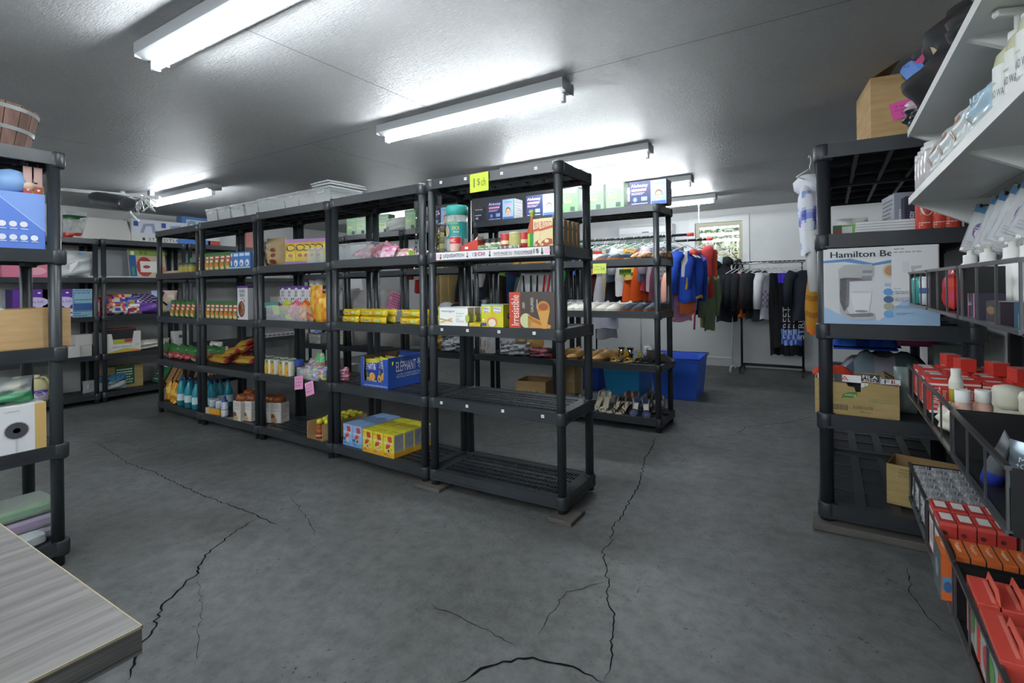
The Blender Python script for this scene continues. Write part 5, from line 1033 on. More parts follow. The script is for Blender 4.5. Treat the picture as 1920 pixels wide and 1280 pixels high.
# shoes ------------------------------------------------------------
def shoes_row(proto, U, L, spots, lab, grp, rz=0.0, v=0.15, cat='shoe'):
    """spots: px list, two neighbours make a pair"""
    for i, px in enumerate(spots):
        o = proto if i == 0 else dup(proto); tag(o, lab[i] if isinstance(lab, (list, tuple)) else lab % ordn(i, len(spots)), cat, grp); pxput(o, U, L, px, v, rz if isinstance(rz, float) else rz[i])
tsh = shoe('slip_on_shoe', upper='#4f5a6c', sole='#b0703c', inner='#c8c0b0', hgt=0.07)
shoes_row(tsh, F1, 3, [1143, 1163], ['grey blue slip-on shoe with gum sole, the left one of the pair', 'grey blue slip-on shoe with gum sole, the right one of the pair'], 'grey blue slip-on shoes', -0.5)
ts2 = shoe('slip_on_shoe', upper='#3c4657', sole='#c9b8a0', inner='#b8b0a4', hgt=0.07); tag(ts2, 'dark grey slip-on shoe behind the grey blue pair', 'shoe'); pxput(ts2, F1, 3, 1178, 0.24, -0.4)
ws = shoe('white_shoe', upper='#ddd8cc', sole='#cfc4ac', inner='#e8e4dc', hgt=0.075)
shoes_row(ws, F1, 3, [1118, 1128], 'cream slip-on shoe, %s of the pair left of the grey blue slip-ons', 'cream slip-on shoes', -0.4, 0.2)
def leo(t, a): return '#8a5c3c' if (int(t*9)+int(a*8)) % 2 else '#c9a27c'
lp = shoe('leopard_shoe', upper='#9a6c4c', sole='#6a4a34', inner='#c9b49a', hgt=0.075, pat=leo)
shoes_row(lp, F1, 3, [1203, 1222], 'brown spotted flat shoe, %s of the pair on the upper shoe shelf', 'spotted flat shoes', -0.3, 0.16)
o = shoe('leopard_shoe', upper='#7a5a44', sole='#5a4434', inner='#b8a48a', hgt=0.075, pat=leo); tag(o, 'brown spotted flat shoe tucked behind the right post of the shoe unit', 'shoe'); pxput(o, F1, 3, 1240, 0.24, -0.3)
wsl = ['white canvas shoe, %s' % s_ for s_ in ('leftmost, beside the end unit post', 'second from the left, between the end unit posts', 'half hidden by the end unit rear post', 'just right of the end unit rear post', 'fifth from the left', 'nearest the dark lace-up shoes')]
w2 = shoe('white_shoe', upper='#e4e1d9', sole='#d8cfba', inner='#efece6', hgt=0.085)
shoes_row(w2, F1, 2, [1060, 1078, 1098, 1118, 1140, 1160], wsl, 'white canvas shoes', -0.5, 0.15)
nv = shoe('lace_up_shoe', upper='#3a4152', sole='#7a4a2c', inner='#2a2c34', hgt=0.085)
shoes_row(nv, F1, 2, [1187, 1207, 1231], 'dark blue lace-up shoe, %s of three at the right end of the middle shoe shelf', 'dark blue lace-up shoes', -0.45, 0.15)
o = pouch('silver_bag', 0.2, 0.09, 0.09, patchwork(['#b8bcc0', '#8a8e92', '#d8dadc'], 3, 8), seed=44, wr=0.6); tag(o, 'shiny silver wrapped bag behind the white canvas shoes', 'bag'); pxput(o, F1, 2, 1075, 0.30)
tn = shoe('tan_bootie', upper='#c79a5c', sole='#7a5a38', inner='#8a6a44', hgt=0.095, open_=0.62)
shoes_row(tn, F1, 1, [1064, 1086, 1117, 1134], ['tan suede bootie, leftmost, beside the end unit front post', 'tan suede bootie, second, left of the end unit rear post', 'tan suede bootie, third, right of the end unit rear post', 'tan suede bootie, fourth, beside the yellow sandals'], 'tan suede booties', -0.5, 0.15)
ys = heel('yellow_sandal', '#c9a23a', inner='#a8875a', hz=0.03)
shoes_row(ys, F1, 1, [1162, 1187], 'mustard strappy sandal, %s of the pair on the lower middle shoe shelf', 'mustard sandals', -0.25, 0.15)
for i, px in enumerate((1166, 1182)):
    if i == 0: cyl = bottle('steel_tumbler', [(0.026, 0, mat('#a8a8a6', 0.2, 1.0)), (0.032, 0.10)], 18)
    o = cyl if i == 0 else dup(cyl); tag(o, 'shiny steel cuff standing behind the %s mustard sandal' % ('left', 'right')[i], 'cuff', 'steel cuffs'); pxput(o, F1, 1, px, 0.30)
bs = heel('black_sandal', '#26282c', inner='#3a3a3e', hz=0.03)
shoes_row(bs, F1, 1, [1208, 1221], 'black strappy sandal, %s of the pair beside the mustard sandals', 'flat black sandals', -0.25, 0.2)
o = pouch('silver_bag', 0.1, 0.13, 0.08, patchwork(['#c0c2c4', '#9a9ca0', '#dcdee0'], 8, 7), seed=45, wr=0.6); tag(o, 'crumpled silver foil bag behind the black sandals', 'bag'); pxput(o, F1, 1, 1216, 0.3)
o = shoe('brown_loafer', upper='#3c342e', sole='#2a2622', inner='#2a2622', hgt=0.12); tag(o, 'dark brown shoe standing at the right rear corner of the sandal shelf', 'shoe'); pxput(o, F1, 1, 1238, 0.25, 1.2)
wh = heel('white_heel', '#e2ddd0', inner='#cfc4a8', hz=0.085)
shoes_row(wh, F1, 0, [1121, 1136], 'cream strappy high heel, %s of the pair at the left of the bottom shelf', 'cream high heels', (-0.15, 0.1), 0.14)
bh = heel('black_heel', '#24262a', inner='#d8c8ae', hz=0.06, tie=True)
shoes_row(bh, F1, 0, [1153, 1169], 'black strappy heel with beige insole, %s of the pair', 'black strappy heels', (-0.2, -0.15), 0.12)
nh = heel('navy_pump', '#3d4a74', inner='#d8d0c0', closed=True, hz=0.06)
shoes_row(nh, F1, 0, [1190, 1211], 'navy blue pump, %s of the pair on the bottom shelf', 'navy pumps', (0.15, 0.35), 0.12)
br = heel('brown_pump', '#4c2c22', inner='#8a5a44', closed=True, hz=0.07)
shoes_row(br, F1, 0, [1176, 1190], 'dark brown pump, %s of the pair behind the navy pumps', 'brown pumps', (0.1, 0.1), 0.32)
bk = heel('black_pump', '#1f2024', inner='#2c2c30', closed=True, hz=0.07)
shoes_row(bk, F1, 0, [1213, 1228, 1243], 'black pump, %s of three at the right end of the bottom shelf', 'black pumps', (0.1, 0.2, 0.5), 0.28)
o = pouch('dark_bag', 0.24, 0.11, 0.12, patchwork(['#3a3436', '#6a5c5c', '#1f1f22', '#8a8486'], 4, 7), seed=46, wr=0.6); tag(o, 'crumpled dark patterned bag at the left of the high heel shelf', 'bag'); pxput(o, F1, 0, 1076, 0.15)
# signs on F1
o = sign('neon_sign', 0.12, 0.085, '#d4e06a', [(0.1, 0.65, 0.6, 0.78, 'chaussures'), (0.1, 0.35, 0.5, 0.5, 'femme'), (0.6, 0.3, 0.9, 0.6, '5$')], 'pale yellow sign hanging from the upper shoe shelf rim', ink='#8a9a4a'); on_rim(o, F1, 3, 1124, -0.03, rx=-0.03)
o = sign('neon_sign', 0.11, 0.05, '#9fdc4a', [(0.1, 0.3, 0.9, 0.7, 'ROBES FEMMES')], 'lime green sign below the upper shoe shelf, over the hanging skirts', ink='#5a8a3a'); on_rim(o, F1, 3, 1172, -0.075, v=0.3, rx=-0.03)
# F2 shelves
gr = shoe('grey_shoe', upper='#5c5f60', sole='#3a3b3c', inner='#4a4b4c', hgt=0.08)
shoes_row(gr, F2, 3, [918, 936, 955], 'grey clog, %s of three on the upper shelf behind the label strip', 'grey clogs', -0.5, 0.14)
t2 = shoe('tan_clog', upper='#b98c44', sole='#8a6a3a', inner='#7a5c34', hgt=0.08)
shoes_row(t2, F2, 3, [984, 998], 'tan clog, %s of the pair beside the grey clogs', 'tan clogs', -0.5, 0.14)
w3 = heel('cream_sandal', '#ddd6c4', inner='#cfc0a0', hz=0.05)
shoes_row(w3, F2, 3, [893, 906], 'cream sandal, %s of the pair left of the grey clogs', 'cream sandals', -0.5, 0.1)
b = MB(); w_, d_, h_ = 0.34, 0.22, 0.36; Wm = mat('#e2e4e4', 0.5)
b.box(-w_/2, 0, 0, w_/2, 0.004, 0.07, Wm); b.box(-w_/2, d_-0.004, 0, w_/2, d_, h_, Wm); b.box(-w_/2, 0, 0, w_/2, d_, 0.004, Wm)
for s_ in (-1, 1): b.prism([(0, 0), (d_, 0), (d_, h_), (0.06, h_*0.55), (0, 0.09)], s_*w_/2-0.002, s_*w_/2+0.002, Wm, 'x')
b.box(-w_/2, d_-0.012, h_, w_/2-0.02, d_, h_+0.08, '#4a4c50'); b.gfx(((-w_/2, d_-0.012, h_), (1, 0, 0), (0, 0, 1), (0, -1, 0), w_-0.02, 0.08), [T(0.1, 0.4, 0.6, 0.8, 'CUISINE', '#c8ccd0'), ('l', 0.62, 0.1, 0.95, 0.9, 4, '#e0e2e4')])
o = b.build('utensil_display'); tag(o, 'white cardboard display of kitchen utensils behind the cone box', 'display'); pxput(o, F2, 2, 999, 0.08, 0.25)
Mu = Matrix.Translation(o.location) @ Matrix.Rotation(F2['a']+0.25, 4, 'Z')
def utensil(col, name='kitchen_utensil'):
    b = MB(); b.tube([(0, 0, 0.17), (0, 0.01, 0.33)], 0.012, mat(col, 0.3), 8, r2=0.009); b.lathe([(0.004, 0), (0.022, 0.02), (0.024, 0.06), (0.006, 0.10), (0.004, 0.19)], CHROME, 10); return b.build(name)
for i, (c, x) in enumerate((('#2a2c2e', -0.10), ('#2a2c2e', -0.045), ('#202224', 0.01), ('#c0272c', 0.06), ('#c0272c', 0.10))):
    o = utensil(c); tag(o, '%s handled kitchen utensil, %s in the white display' % ('black' if i < 3 else 'red', ordn(i, 5)), 'utensil', 'utensils in the white display'); o.location = Mu @ Vector((x, 0.10+0.02*(i % 2), 0.006)); o.rotation_euler = (-0.12, 0.05*(i-2), F2['a']+0.25)
bsk = bottle('round_hat', [(0.10, 0, '#b9bcc4'), (0.095, 0.03), (0.06, 0.07), (0.02, 0.085)], 22); tag(bsk, 'light grey dome shaped cap behind the breadstick boxes', 'cap'); pxput(bsk, F3, 2, 838, 0.12, 0, 0.0)
o = bottle('round_hat', [(0.09, 0, '#26272a'), (0.085, 0.03), (0.05, 0.07, '#8a2c24'), (0.02, 0.08)], 22); tag(o, 'black and red dome shaped cap behind the breadstick boxes', 'cap'); pxput(o, F3, 2, 858, 0.14)
blk = pouch('black_bag', 0.2, 0.12, 0.12, patchwork(['#1f2022', '#2c2d30', '#3a3c40', '#6a6c70'], 6, 6), seed=48, wr=0.5); tag(blk, 'crumpled black bag behind the milk drink carton', 'bag'); pxput(blk, F2, 2, 905, 0.14)
o = pack('underwear_box', 0.19, 0.06, 0.19, '#e6e5e2', F=[('e', 0.40, 0.93, 0.05, 0.06, '#c09478'), ('p', [(0.24, 0.84), (0.33, 0.86), (0.36, 0.55), (0.34, 0.3), (0.28, 0.3), (0.24, 0.5)], '#c09478'), ('p', [(0.46, 0.5), (0.56, 0.72), (0.58, 0.45), (0.54, 0.3)], '#b88a6c'), ('p', [(0.27, 0.0), (0.4, 0.0), (0.42, 0.2), (0.28, 0.2)], '#c09478'), ('p', [(0.44, 0.0), (0.56, 0.0), (0.56, 0.2), (0.44, 0.2)], '#c09478'), ('p', [(0.24, 0.86), (0.36, 0.92), (0.4, 0.84), (0.46, 0.92), (0.56, 0.86), (0.52, 0.7), (0.52, 0.25), (0.42, 0.12), (0.3, 0.25), (0.32, 0.7)], '#f4f5f6'), ('l', 0.68, 0.2, 0.92, 0.85, 8, '#a8aaac')]); tag(o, 'white boxed undershirt with printed torso picture', 'box'); pxput(o, F2, 1, 908, 0.10, 0.1)
sv = pouch('silver_cushion', 0.34, 0.13, 0.14, patchwork(['#d0d2d4', '#9a9c9e', '#e8eaec', '#6c6e72'], 9, 9), seed=50, wr=0.7); tag(sv, 'crumpled silver grey plastic bag right of the boxed undershirt', 'bag'); pxput(sv, F2, 1, 965, 0.12)
rb2 = pouch('checked_roll', 0.26, 0.09, 0.11, patchwork(['#b8545c', '#6a4a52', '#c87a80', '#4a3c44'], 10, 7), seed=51, wr=0.5); tag(rb2, 'red and grey checked wrapped roll at the right end of its shelf', 'roll'); pxput(rb2, F2, 1, 1014, 0.10)
hat = MB(); hat.lathe([(0.11, 0, '#b08a4c'), (0.112, 0.01), (0.06, 0.02), (0.05, 0.09), (0.0, 0.10)], None, 20)
ho = hat.build('straw_hat')
for i, px in enumerate((985, 1001)):
    o = ho if i == 0 else dup(ho); tag(o, 'tan straw brimmed hat, the %s one behind the checked roll' % ('left', 'right')[i], 'hat', 'tan straw hats'); pxput(o, F2, 1, px, 0.26, 0, 0.05); o.rotation_euler.x = 1.2
sw = pouch('silver_cushion', 0.34, 0.16, 0.16, patchwork(['#b8bcc0', '#8a8e94', '#e0e2e4', '#4a4c52'], 12, 9), seed=52, wr=0.7); tag(sw, 'grey and white plastic wrapped bundle seen under the breadstick shelf', 'bag'); pxput(sw, F3, 1, 850, 0.12)
yb = pouch('mustard_bag', 0.30, 0.22, 0.14, patchwork(['#b88a2a', '#c89c34', '#8a6420', '#d8b04a'], 13, 6), seed=53, wr=0.6); tag(yb, 'mustard and brown bag above the grey bundle under the breadstick shelf', 'bag'); pxput(yb, F3, 1, 828, 0.24, 0, 0.0)
o = openbox('carton', 0.30, 0.30, 0.20, CARD, CARDIN, F=[T(0.22, 0.3, 0.78, 0.55, 'GREAT', '#5a4a32')], flaps=False); tag(o, 'open brown carton printed GREAT on the bottom shelf of the second row', 'carton'); pxput(o, F2, 0, 995, 0.08, 0.15)
o = openbox('carton', 0.20, 0.24, 0.38, CARD2, CARDIN); tag(o, 'tall brown carton standing behind the left posts of the shoe unit', 'carton'); pxput(o, F1, 0, 1062, 0.2, 0.1)
# F3 / F4 pillows
PIL = tex_mat('pillow_cloth', '#a9a4a3', '#b7b2b0', scale=6, rough=0.9, bump=0.1, spec=0.2)
PILP = tex_mat('pillow_cloth_pink', '#b8a5a6', '#c4b1b2', scale=6, rough=0.9, bump=0.1, spec=0.2)
pl = pouch('pillow', 0.42, 0.58, 0.17, lambda u, v: PIL, seed=60, seal=0.2, wr=0.3, back=PIL)
PLs = [(F4, 664, 0.24, 0.5, 1), (F4, 685, 0.17, 0.55, 1), (F4, 715, 0.24, 0.35, 1), (F4, 735, 0.15, 0.4, 1), (F3, 790, 0.2, 0.3, 1)]
PLl = ['grey pillow standing at the left, behind the cookie packs', 'grey pillow in front of the leftmost one behind the cookie packs', 'pale pillow behind the pink dotted cushion', 'pale pillow under the pink dotted cushion', 'grey pillow at the right end behind the cookie packs']
series(pl, 5, 'pillows standing in the second row', lambda i: PLl[i], lambda o, i: (pxput(o, PLs[i][0], PLs[i][4], PLs[i][1], PLs[i][2], PLs[i][3]), setattr(o, 'rotation_euler', (0.0, 0.06*(i-2), PLs[i][3])), setattr(o, 'scale', (0.75, 0.7, 1.12) if i < 4 else (0.8, 0.7, 0.6))), 'pillow')
o = pouch('dotted_cushion', 0.20, 0.40, 0.10, lambda u, v: '#efd3df' if (int(u*18)+int(v*30)) % 2 and (int(v*30) % 2) else '#cf5a8e', seed=62, nx=18, nz_=30); tag(o, 'pink dotted cushion leaning between pale pillows', 'cushion'); pxput(o, F4, 1, 731, 0.06, 0.2, 0.24); o.rotation_euler.y = 0.32
o = pack('foam_sheet', 0.30, 0.03, 0.30, '#9ea0a3'); tag(o, 'plain grey panel standing on the upper shelf behind the pink packets', 'panel'); pxput(o, F3, 3, 735, 0.2)
for i, (U, px, L, w_, c, lab) in enumerate(((F3, 790, 3, 0.07, '#c8b84a', 'yellow green tall box beside the clip strip in the second row'), (F3, 815, 3, 0.08, '#a8b060', 'olive box seen past the post left of the end unit'), (F4, 655, 3, 0.2, '#b9bcc0', 'grey boxed item on the upper shelf at the left of the pillows'))):
    o = pack('tall_box', w_, 0.1, 0.17, c, F=[('r', 0.1, 0.5, 0.9, 0.8, '#8a8a5a'), ('l', 0.1, 0.1, 0.9, 0.4, 4, '#e8e4c8')]); tag(o, lab, 'box'); pxput(o, U, L, px, 0.15)
# F4, F5: small boxed goods seen between the cereal unit posts
wb = pack('white_box', 0.09, 0.09, 0.075, '#dcdddd', F=[('r', 0.2, 0.3, 0.8, 0.6, '#6a6e78'), ('r', 0, 0, 1, 0.1, '#b8482e')])
WBp = [(575, 0), (588, 0), (600, 0), (580, 0.078), (594, 0.078), (590, 0.156)]
WBl = ['left small white box in the bottom layer', 'middle small white box in the bottom layer', 'right small white box in the bottom layer', 'left small white box in the second layer', 'right small white box in the second layer', 'topmost small white box']
series(wb, 6, 'stacked small white boxes', lambda i: WBl[i]+' of the stack behind the orange candy bags', lambda o, i: pxput(o, F5, 2, WBp[i][0], 0.12, 0, WBp[i][1]), 'box')
o = pack('patterned_box', 0.22, 0.2, 0.12, '#b9bab6', F=[('l', 0, 0, 1, 1, 8, '#2c2e30')], T=[('l', 0, 0, 1, 1, 8, '#2c2e30')]); tag(o, 'black and white patterned storage box under the candy bin shelf', 'box'); pxput(o, F5, 1, 590, 0.08, 0, 0.0)
o = pouch('blue_floral_bag', 0.2, 0.13, 0.1, patchwork(['#a8b8d8', '#d8dce4', '#5a6aa8'], 20, 7), seed=66); tag(o, 'blue and white patterned bag on the black and white storage box', 'bag'); pxput(o, F5, 1, 593, 0.10, 0, 0.121)
o = bottle('cream_canister', [(0.05, 0, '#bdb9a2'), (0.052, 0.13), (0.045, 0.15)], 18); tag(o, 'cream canister left of the black and white storage box', 'canister'); pxput(o, F5, 1, 572, 0.1)
o = pack('floral_panel', 0.16, 0.06, 0.34, '#b8b4a4', F=[('l', 0.1, 0.1, 0.9, 0.9, 9, '#8a8678')]); tag(o, 'tall cream patterned box standing behind the mints bag', 'box'); pxput(o, F4, 1, 636, 0.12)
o = pack('patterned_box', 0.20, 0.2, 0.16, '#c4c4c0', F=[('l', 0, 0, 1, 1, 9, '#5a5a5c')]); tag(o, 'grey patterned box low behind the mints bag', 'box'); pxput(o, F4, 0, 640, 0.2, 0, 0.0)
hk = MB()
for i in range(2): hk.lathe([(0.06, 0, '#e2e2de'), (0.07, 0.14), (0.035, 0.17)], None, 14, (-0.08+0.16*i, 0.1, 0))
o = hk.build('white_pot_pair'); bpy.data.objects.remove(o)
pt_ = bottle('white_pot', [(0.055, 0, '#e2e2de'), (0.068, 0.12), (0.06, 0.15), (0.02, 0.17)], 16)
series(pt_, 3, 'white pots', lambda i: ('left white pot above the orange candy bags', 'middle white pot above the orange candy bags, next to the post', 'right white pot above the orange candy bags, beyond the post')[i], lambda o, i: pxput(o, F5 if i < 2 else F4, 2, (590, 602, 632)[i], 0.16, 0, 0.24 if i < 2 else 0.1), 'pot')
o = pack('white_long_box', 0.34, 0.2, 0.25, '#d9dada'); tag(o, 'white box supporting the white pots behind the orange candy bags', 'box'); pxput(o, F5, 2, 612, 0.12, 0, 0) ; o.location.z -= 0.0; o.scale = (1, 1, 0.9)

# ================================================================== left wall units (K)
K1, K2, K3, K4 = UK
def kb(U, L, px, v, w_, h_, d_, col, lab, cat='box', nm='boxed_goods', rz=0.0, dz=0.0, **g):
    o = pack(nm, w_, d_, h_, col, **g); tag(o, lab, cat); pxput(o, U, L, px, v, rz, dz); return o
o = MB(); o.prism([(-0.30, 0), (0.30, 0), (0.22, 0.30), (-0.22, 0.30)], 0, 0.03, mat('#cfcdc8', 0.8), 'y'); o.prism([(-0.30, 0), (-0.22, 0.30), (-0.30, 0.28), (-0.38, 0)], 0.03, 0.22, mat('#bdbbb6', 0.8), 'y')
o = o.build('lamp_shade'); tag(o, 'plain pale tapered box shade on top of the left wall shelving', 'lamp shade'); pxput(o, K2, 4, 206, 0.06); o.scale = (0.82, 1, 0.8); o.location = W(K2, upx(K2, 203, 0.06, 1.83), 0.06, 1.836)
tr = MB(); tr.v = []; tr = pouch_mb(0.22, 0.30, 0.14, lambda u, v: '#b8382c' if v < 0.2 else ('#2c5a34' if 0.68 < v < 0.85 else CLEARFILM), seed=70, wr=0.4)
o = tr.build('toy_bag'); tag(o, 'clear net bag with red base and green card on the left wall shelving top', 'bag'); pxput(o, K1, 4, 141, 0.15)
def stapler_case():
    d = [('r', 0.02, 0.32, 0.46, 0.96, '#d4d8e4'), ('r', 0.50, 0.32, 0.97, 0.96, '#d4d8e4'), ('r', 0.03, 0.68, 0.11, 0.9, '#3c50a8'), ('r', 0.51, 0.68, 0.59, 0.9, '#3c50a8'), ('p', [(0.14, 0.4), (0.2, 0.8), (0.38, 0.85), (0.42, 0.4), (0.36, 0.4), (0.33, 0.72), (0.24, 0.7), (0.2, 0.4)], '#9aa0b8'), ('p', [(0.62, 0.4), (0.68, 0.8), (0.86, 0.85), (0.9, 0.4), (0.84, 0.4), (0.81, 0.72), (0.72, 0.7), (0.68, 0.4)], '#9aa0b8'), T(0.28, 0.07, 0.9, 0.2, 'STAEDTLER', '#3a3c44'), ('e', 0.2, 0.13, 0.025, 0.07, '#3a3c44')]
    return pack('sharpener_display', 0.62, 0.22, 0.27, '#d8d7d3', F=d, L=[('r', 0, 0, 1, 1, '#c9c7c2')])
o = stapler_case(); tag(o, 'white stationery display box lettered STAEDTLER on the left wall shelving', 'display'); put(o, K2, 4, 0.62, 0.04)
o2 = pack('blue_poster_box', 0.34, 0.14, 0.24, '#5a86c4', F=[('r', 0.15, 0.05, 1, 0.85, '#c9d4dc'), ('e', 0.36, 0.5, 0.2, 0.3, '#7fa6c4'), ('e', 0.34, 0.45, 0.1, 0.16, '#e2ecf0')]); tag(o2, 'blue and white photo printed box above the far left shelving', 'box'); put(o2, K3, 4, 0.14, 0.10, 0, 0.12)
kb(K3, 4, 375, 0.02, 0.52, 0.06, 0.2, '#4a7cc8', 'flat blue box under the photo printed box on the left wall shelving', F=[('r', 0.75, 0.1, 1, 0.9, '#c84a3c')])
kb(K3, 4, 402, 0.02, 0.16, 0.17, 0.2, '#d6d7d9', 'white box right of the flat blue box on the left wall shelving top')
kb(K3, 4, 432, 0.06, 0.36, 0.20, 0.2, '#c8cacc', 'pale grey box seen between posts above the upper soup boxes')
kb(K4, 4, 468, 0.05, 0.10, 0.22, 0.15, '#c47a70', 'faded red box at the left of the brown food bag')
kb(K4, 4, 493, 0.05, 0.16, 0.10, 0.15, '#3a3c40', 'dark small box behind the brown food bag')
# K upper-middle shelf
cl = pouch('clear_bagged_cloth', 0.38, 0.30, 0.2, lambda u, v: mat('#c9cccc', 0.3), [('e', 0.6, 0.92, 0.12, 0.07, '#8ab4d8'), ('r', 0.25, 0.1, 0.42, 0.6, '#e9ebec')], seed=72, wr=0.5); tag(cl, 'bulky clear plastic bag of white goods on the left wall shelving', 'bag'); pxput(cl, K1, 3, 146, 0.12)
kb(K1, 3, 116, 0.10, 0.12, 0.26, 0.2, '#a88a8c', 'dull pink box beside the bulky clear bag', nm='boxed_goods')
o = pack('stationery_set', 0.40, 0.03, 0.34, '#c9b89a', F=[('r', 0.0, 0, 0.18, 1, '#2f5a9c'), ('r', 0.0, 0.8, 1, 1, '#8aa24a'), T(0.28, 0.86, 0.5, 0.97, '52', '#2c3a4a'), ('e', 0.4, 0.4, 0.22, 0.36, '#b03a2c'), ('r', 0.28, 0.2, 0.75, 0.6, '#e6e4de'), ('e', 0.45, 0.4, 0.1, 0.06, '#c8503c'), ('e', 0.85, 0.3, 0.12, 0.14, '#c87a6a'), ('r', 0.05, 0.82, 0.14, 0.95, '#e8ecf4'), ('r', 0.05, 0.1, 0.12, 0.4, '#3a9a6a')]); tag(o, 'large colourful art set case propped on the left wall shelving', 'art set'); pxput(o, K2, 3, 280, 0.12, 0.05, 0, rx=-0.15)
o = MB(); o.box(-0.3, 0, 0, 0.3, 0.28, 0.02, mat('#b9bcbe', 0.4)); o = o.build('flat_packet'); tag(o, 'flat clear packets lying along the shelf beside the art set', 'packet'); pxput(o, K2, 3, 225, 0.02)
o = pack('white_board', 0.62, 0.015, 0.34, mat('#cdd2d6', 0.3)); tag(o, 'white board leaning behind the open shelf left of the art set', 'board'); pxput(o, K2, 3, 232, 0.38, 0, 0, rx=-0.05)
# toilet paper etc
tp = pack('toilet_paper_pack', 0.34, 0.22, 0.31, mat('#6a3aa0', 0.25), F=[('e', 0.52, 0.58, 0.30, 0.16, '#cfc4e4'), T(0.34, 0.54, 0.70, 0.63, 'Ultra Soft', '#5a3a9a'), ('e', 0.3, 0.74, 0.09, 0.05, '#4a7ac8'), ('e', 0.6, 0.88, 0.04, 0.025, '#f0eef6'), ('r', 0.6, 0.2, 0.75, 0.32, '#e6e0f0'), ('r', 0.6, 0.05, 0.9, 0.16, '#d8cce8'), ('p', [(0.5, 0.42), (0.7, 0.46), (0.6, 0.3)], '#d8cce8')], L=[('r', 0, 0, 1, 1, '#4a2878')])
series(tp, 2, 'purple toilet paper packs', lambda i: ('purple wrapped toilet paper pack behind the left foreground post', 'purple wrapped toilet paper pack beside the blue patterned box')[i], lambda o, i: pxput(o, K1, 2, (66, 119)[i], 0.05), 'pack')
kb(K1, 2, 162, 0.03, 0.17, 0.31, 0.2, '#8fb4c4', 'tall blue geometric patterned box beside the toilet paper', F=[('l', 0.0, 0.02, 1, 0.98, 12, '#3f6f9a'), ('r', 0.0, 0.25, 1, 0.5, '#3a6098')])
kb(K1, 3, 49, 0.03, 0.36, 0.14, 0.2, '#d87a94', 'pink tissue box behind the left foreground unit', F=[('e', 0.7, 0.5, 0.25, 0.3, '#e8a4b4')])
kb(K1, 3, 86, 0.05, 0.06, 0.17, 0.1, '#6ab83a', 'bright green box beside the pink tissue box')
wbx = pack('small_white_carton', 0.155, 0.16, 0.12, '#c8c4c0')
WK = [(134, 0, 0.02), (162, 0, 0.05), (158, 0.121, 0.06)]
series(wbx, 3, 'small white cartons', lambda i: ('small white carton at the front left of the little stack', 'small white carton at the bottom right of the little stack', 'small white carton on top of the little stack')[i], lambda o, i: pxput(o, K1, 1, WK[i][0], WK[i][2], 0.05, WK[i][1]), 'box')
def jug():
    b = MB(); c = '#d8cf96'
    b.lathe([(0.085, 0, c), (0.098, 0.02), (0.098, 0.15), (0.085, 0.20), (0.05, 0.235), (0.035, 0.25)], c, 20); b.v = [(x, y*0.72, z) for x, y, z in b.v]
    b.tube([(0.09, 0, 0.14), (0.10, 0, 0.2), (0.07, 0, 0.255), (0.0, 0, 0.25)], 0.014, c, 8)
    def fm(u, v, e): a = -math.pi/2+(u-0.5)*1.9; return Vector(((0.099+e)*math.cos(a), (0.099+e)*0.72*math.sin(a), 0.03+0.11*v))
    for k in range(6): b.gfx(((0,)*3, (1, 0, 0), (0, 0, 1), (0, -1, 0), 1, 1), [('r', k/6, 0, (k+1)/6, 1, '#c9b8cc')], fm); b.gfx(((0,)*3, (1, 0, 0), (0, 0, 1), (0, -1, 0), 1, 1), [('r', k/6, 0.62, (k+1)/6, 0.9, '#5a4ab0')], lambda u, v, e: fm(u, v, e+0.0006))
    b.gfx(((0,)*3, (1, 0, 0), (0, 0, 1), (0, -1, 0), 1, 1), [('e', 0.55, 0.5, 0.25, 0.3, '#e8e4ee'), T(0.36, 0.42, 0.74, 0.56, 'Fabuloso', '#4a3a9a')], lambda u, v, e: fm(u, v, e+0.0014))
    o = b.build('detergent_jug'); k = MB(); k.lathe([(0.034, 0.25, '#e2dcc0'), (0.032, 0.285), (0.0, 0.29)], None, 14); k.build('cap', o); return o
jg = jug()
series(jg, 2, 'cream detergent jugs', lambda i: ('cream detergent jug with purple label, the left one', 'cream detergent jug with purple label beside the foreground post')[i], lambda o, i: pxput(o, K1, 0, (36, 71)[i], 0.04), 'jug')
# school bags
bp1 = pouch('school_bag', 0.34, 0.24, 0.16, patchwork(['#c85a44', '#e0c8a8', '#3a4aa0', '#d8d4d0', '#b8402c', '#e8b89a'], 80, 9), seed=80, wr=0.3)
tag(bp1, 'red and cream printed school bag on the left wall shelving', 'bag'); pxput(bp1, K2, 2, 216, 0.1)
o = pouch('school_bag', 0.30, 0.22, 0.16, patchwork(['#3a55b8', '#e8e6e4', '#5a78d0', '#c84a5a', '#c9a45a'], 81, 9), seed=81, wr=0.3); tag(o, 'blue and white printed school bag right of the red one', 'bag'); pxput(o, K2, 2, 243, 0.1)
o = pouch('school_bag', 0.36, 0.24, 0.2, lambda u, v: '#7a52b4' if v < 0.55 else ('#2c2638' if (int(u*14)+int(v*14)) % 2 else '#9a86b8'), seed=82, wr=0.2); tag(o, 'purple lunch bag with dark patterned top', 'bag'); pxput(o, K2, 2, 272, 0.08)
o = pouch('school_bag', 0.30, 0.28, 0.16, patchwork(['#dcb4bc', '#d8c8a0', '#a8bcd8', '#e4d4c8'], 83, 4), seed=83, wr=0.15); tag(o, 'pastel tie-dye school bag with black strap at the left end unit', 'bag')
k = MB(); k.tube([(-0.05, -0.085, 0.26), (-0.09, -0.10, 0.16), (-0.02, -0.10, 0.10)], 0.012, '#26262a', 6); k.build('strap', o); pxput(o, K2, 2, 318, 0.08)
kb(K1, 2, 183, 0.02, 0.05, 0.2, 0.15, '#b8405a', 'narrow red and white box at the meeting of the left wall units', F=[('r', 0.2, 0.3, 0.8, 0.8, '#e6dcdc')])
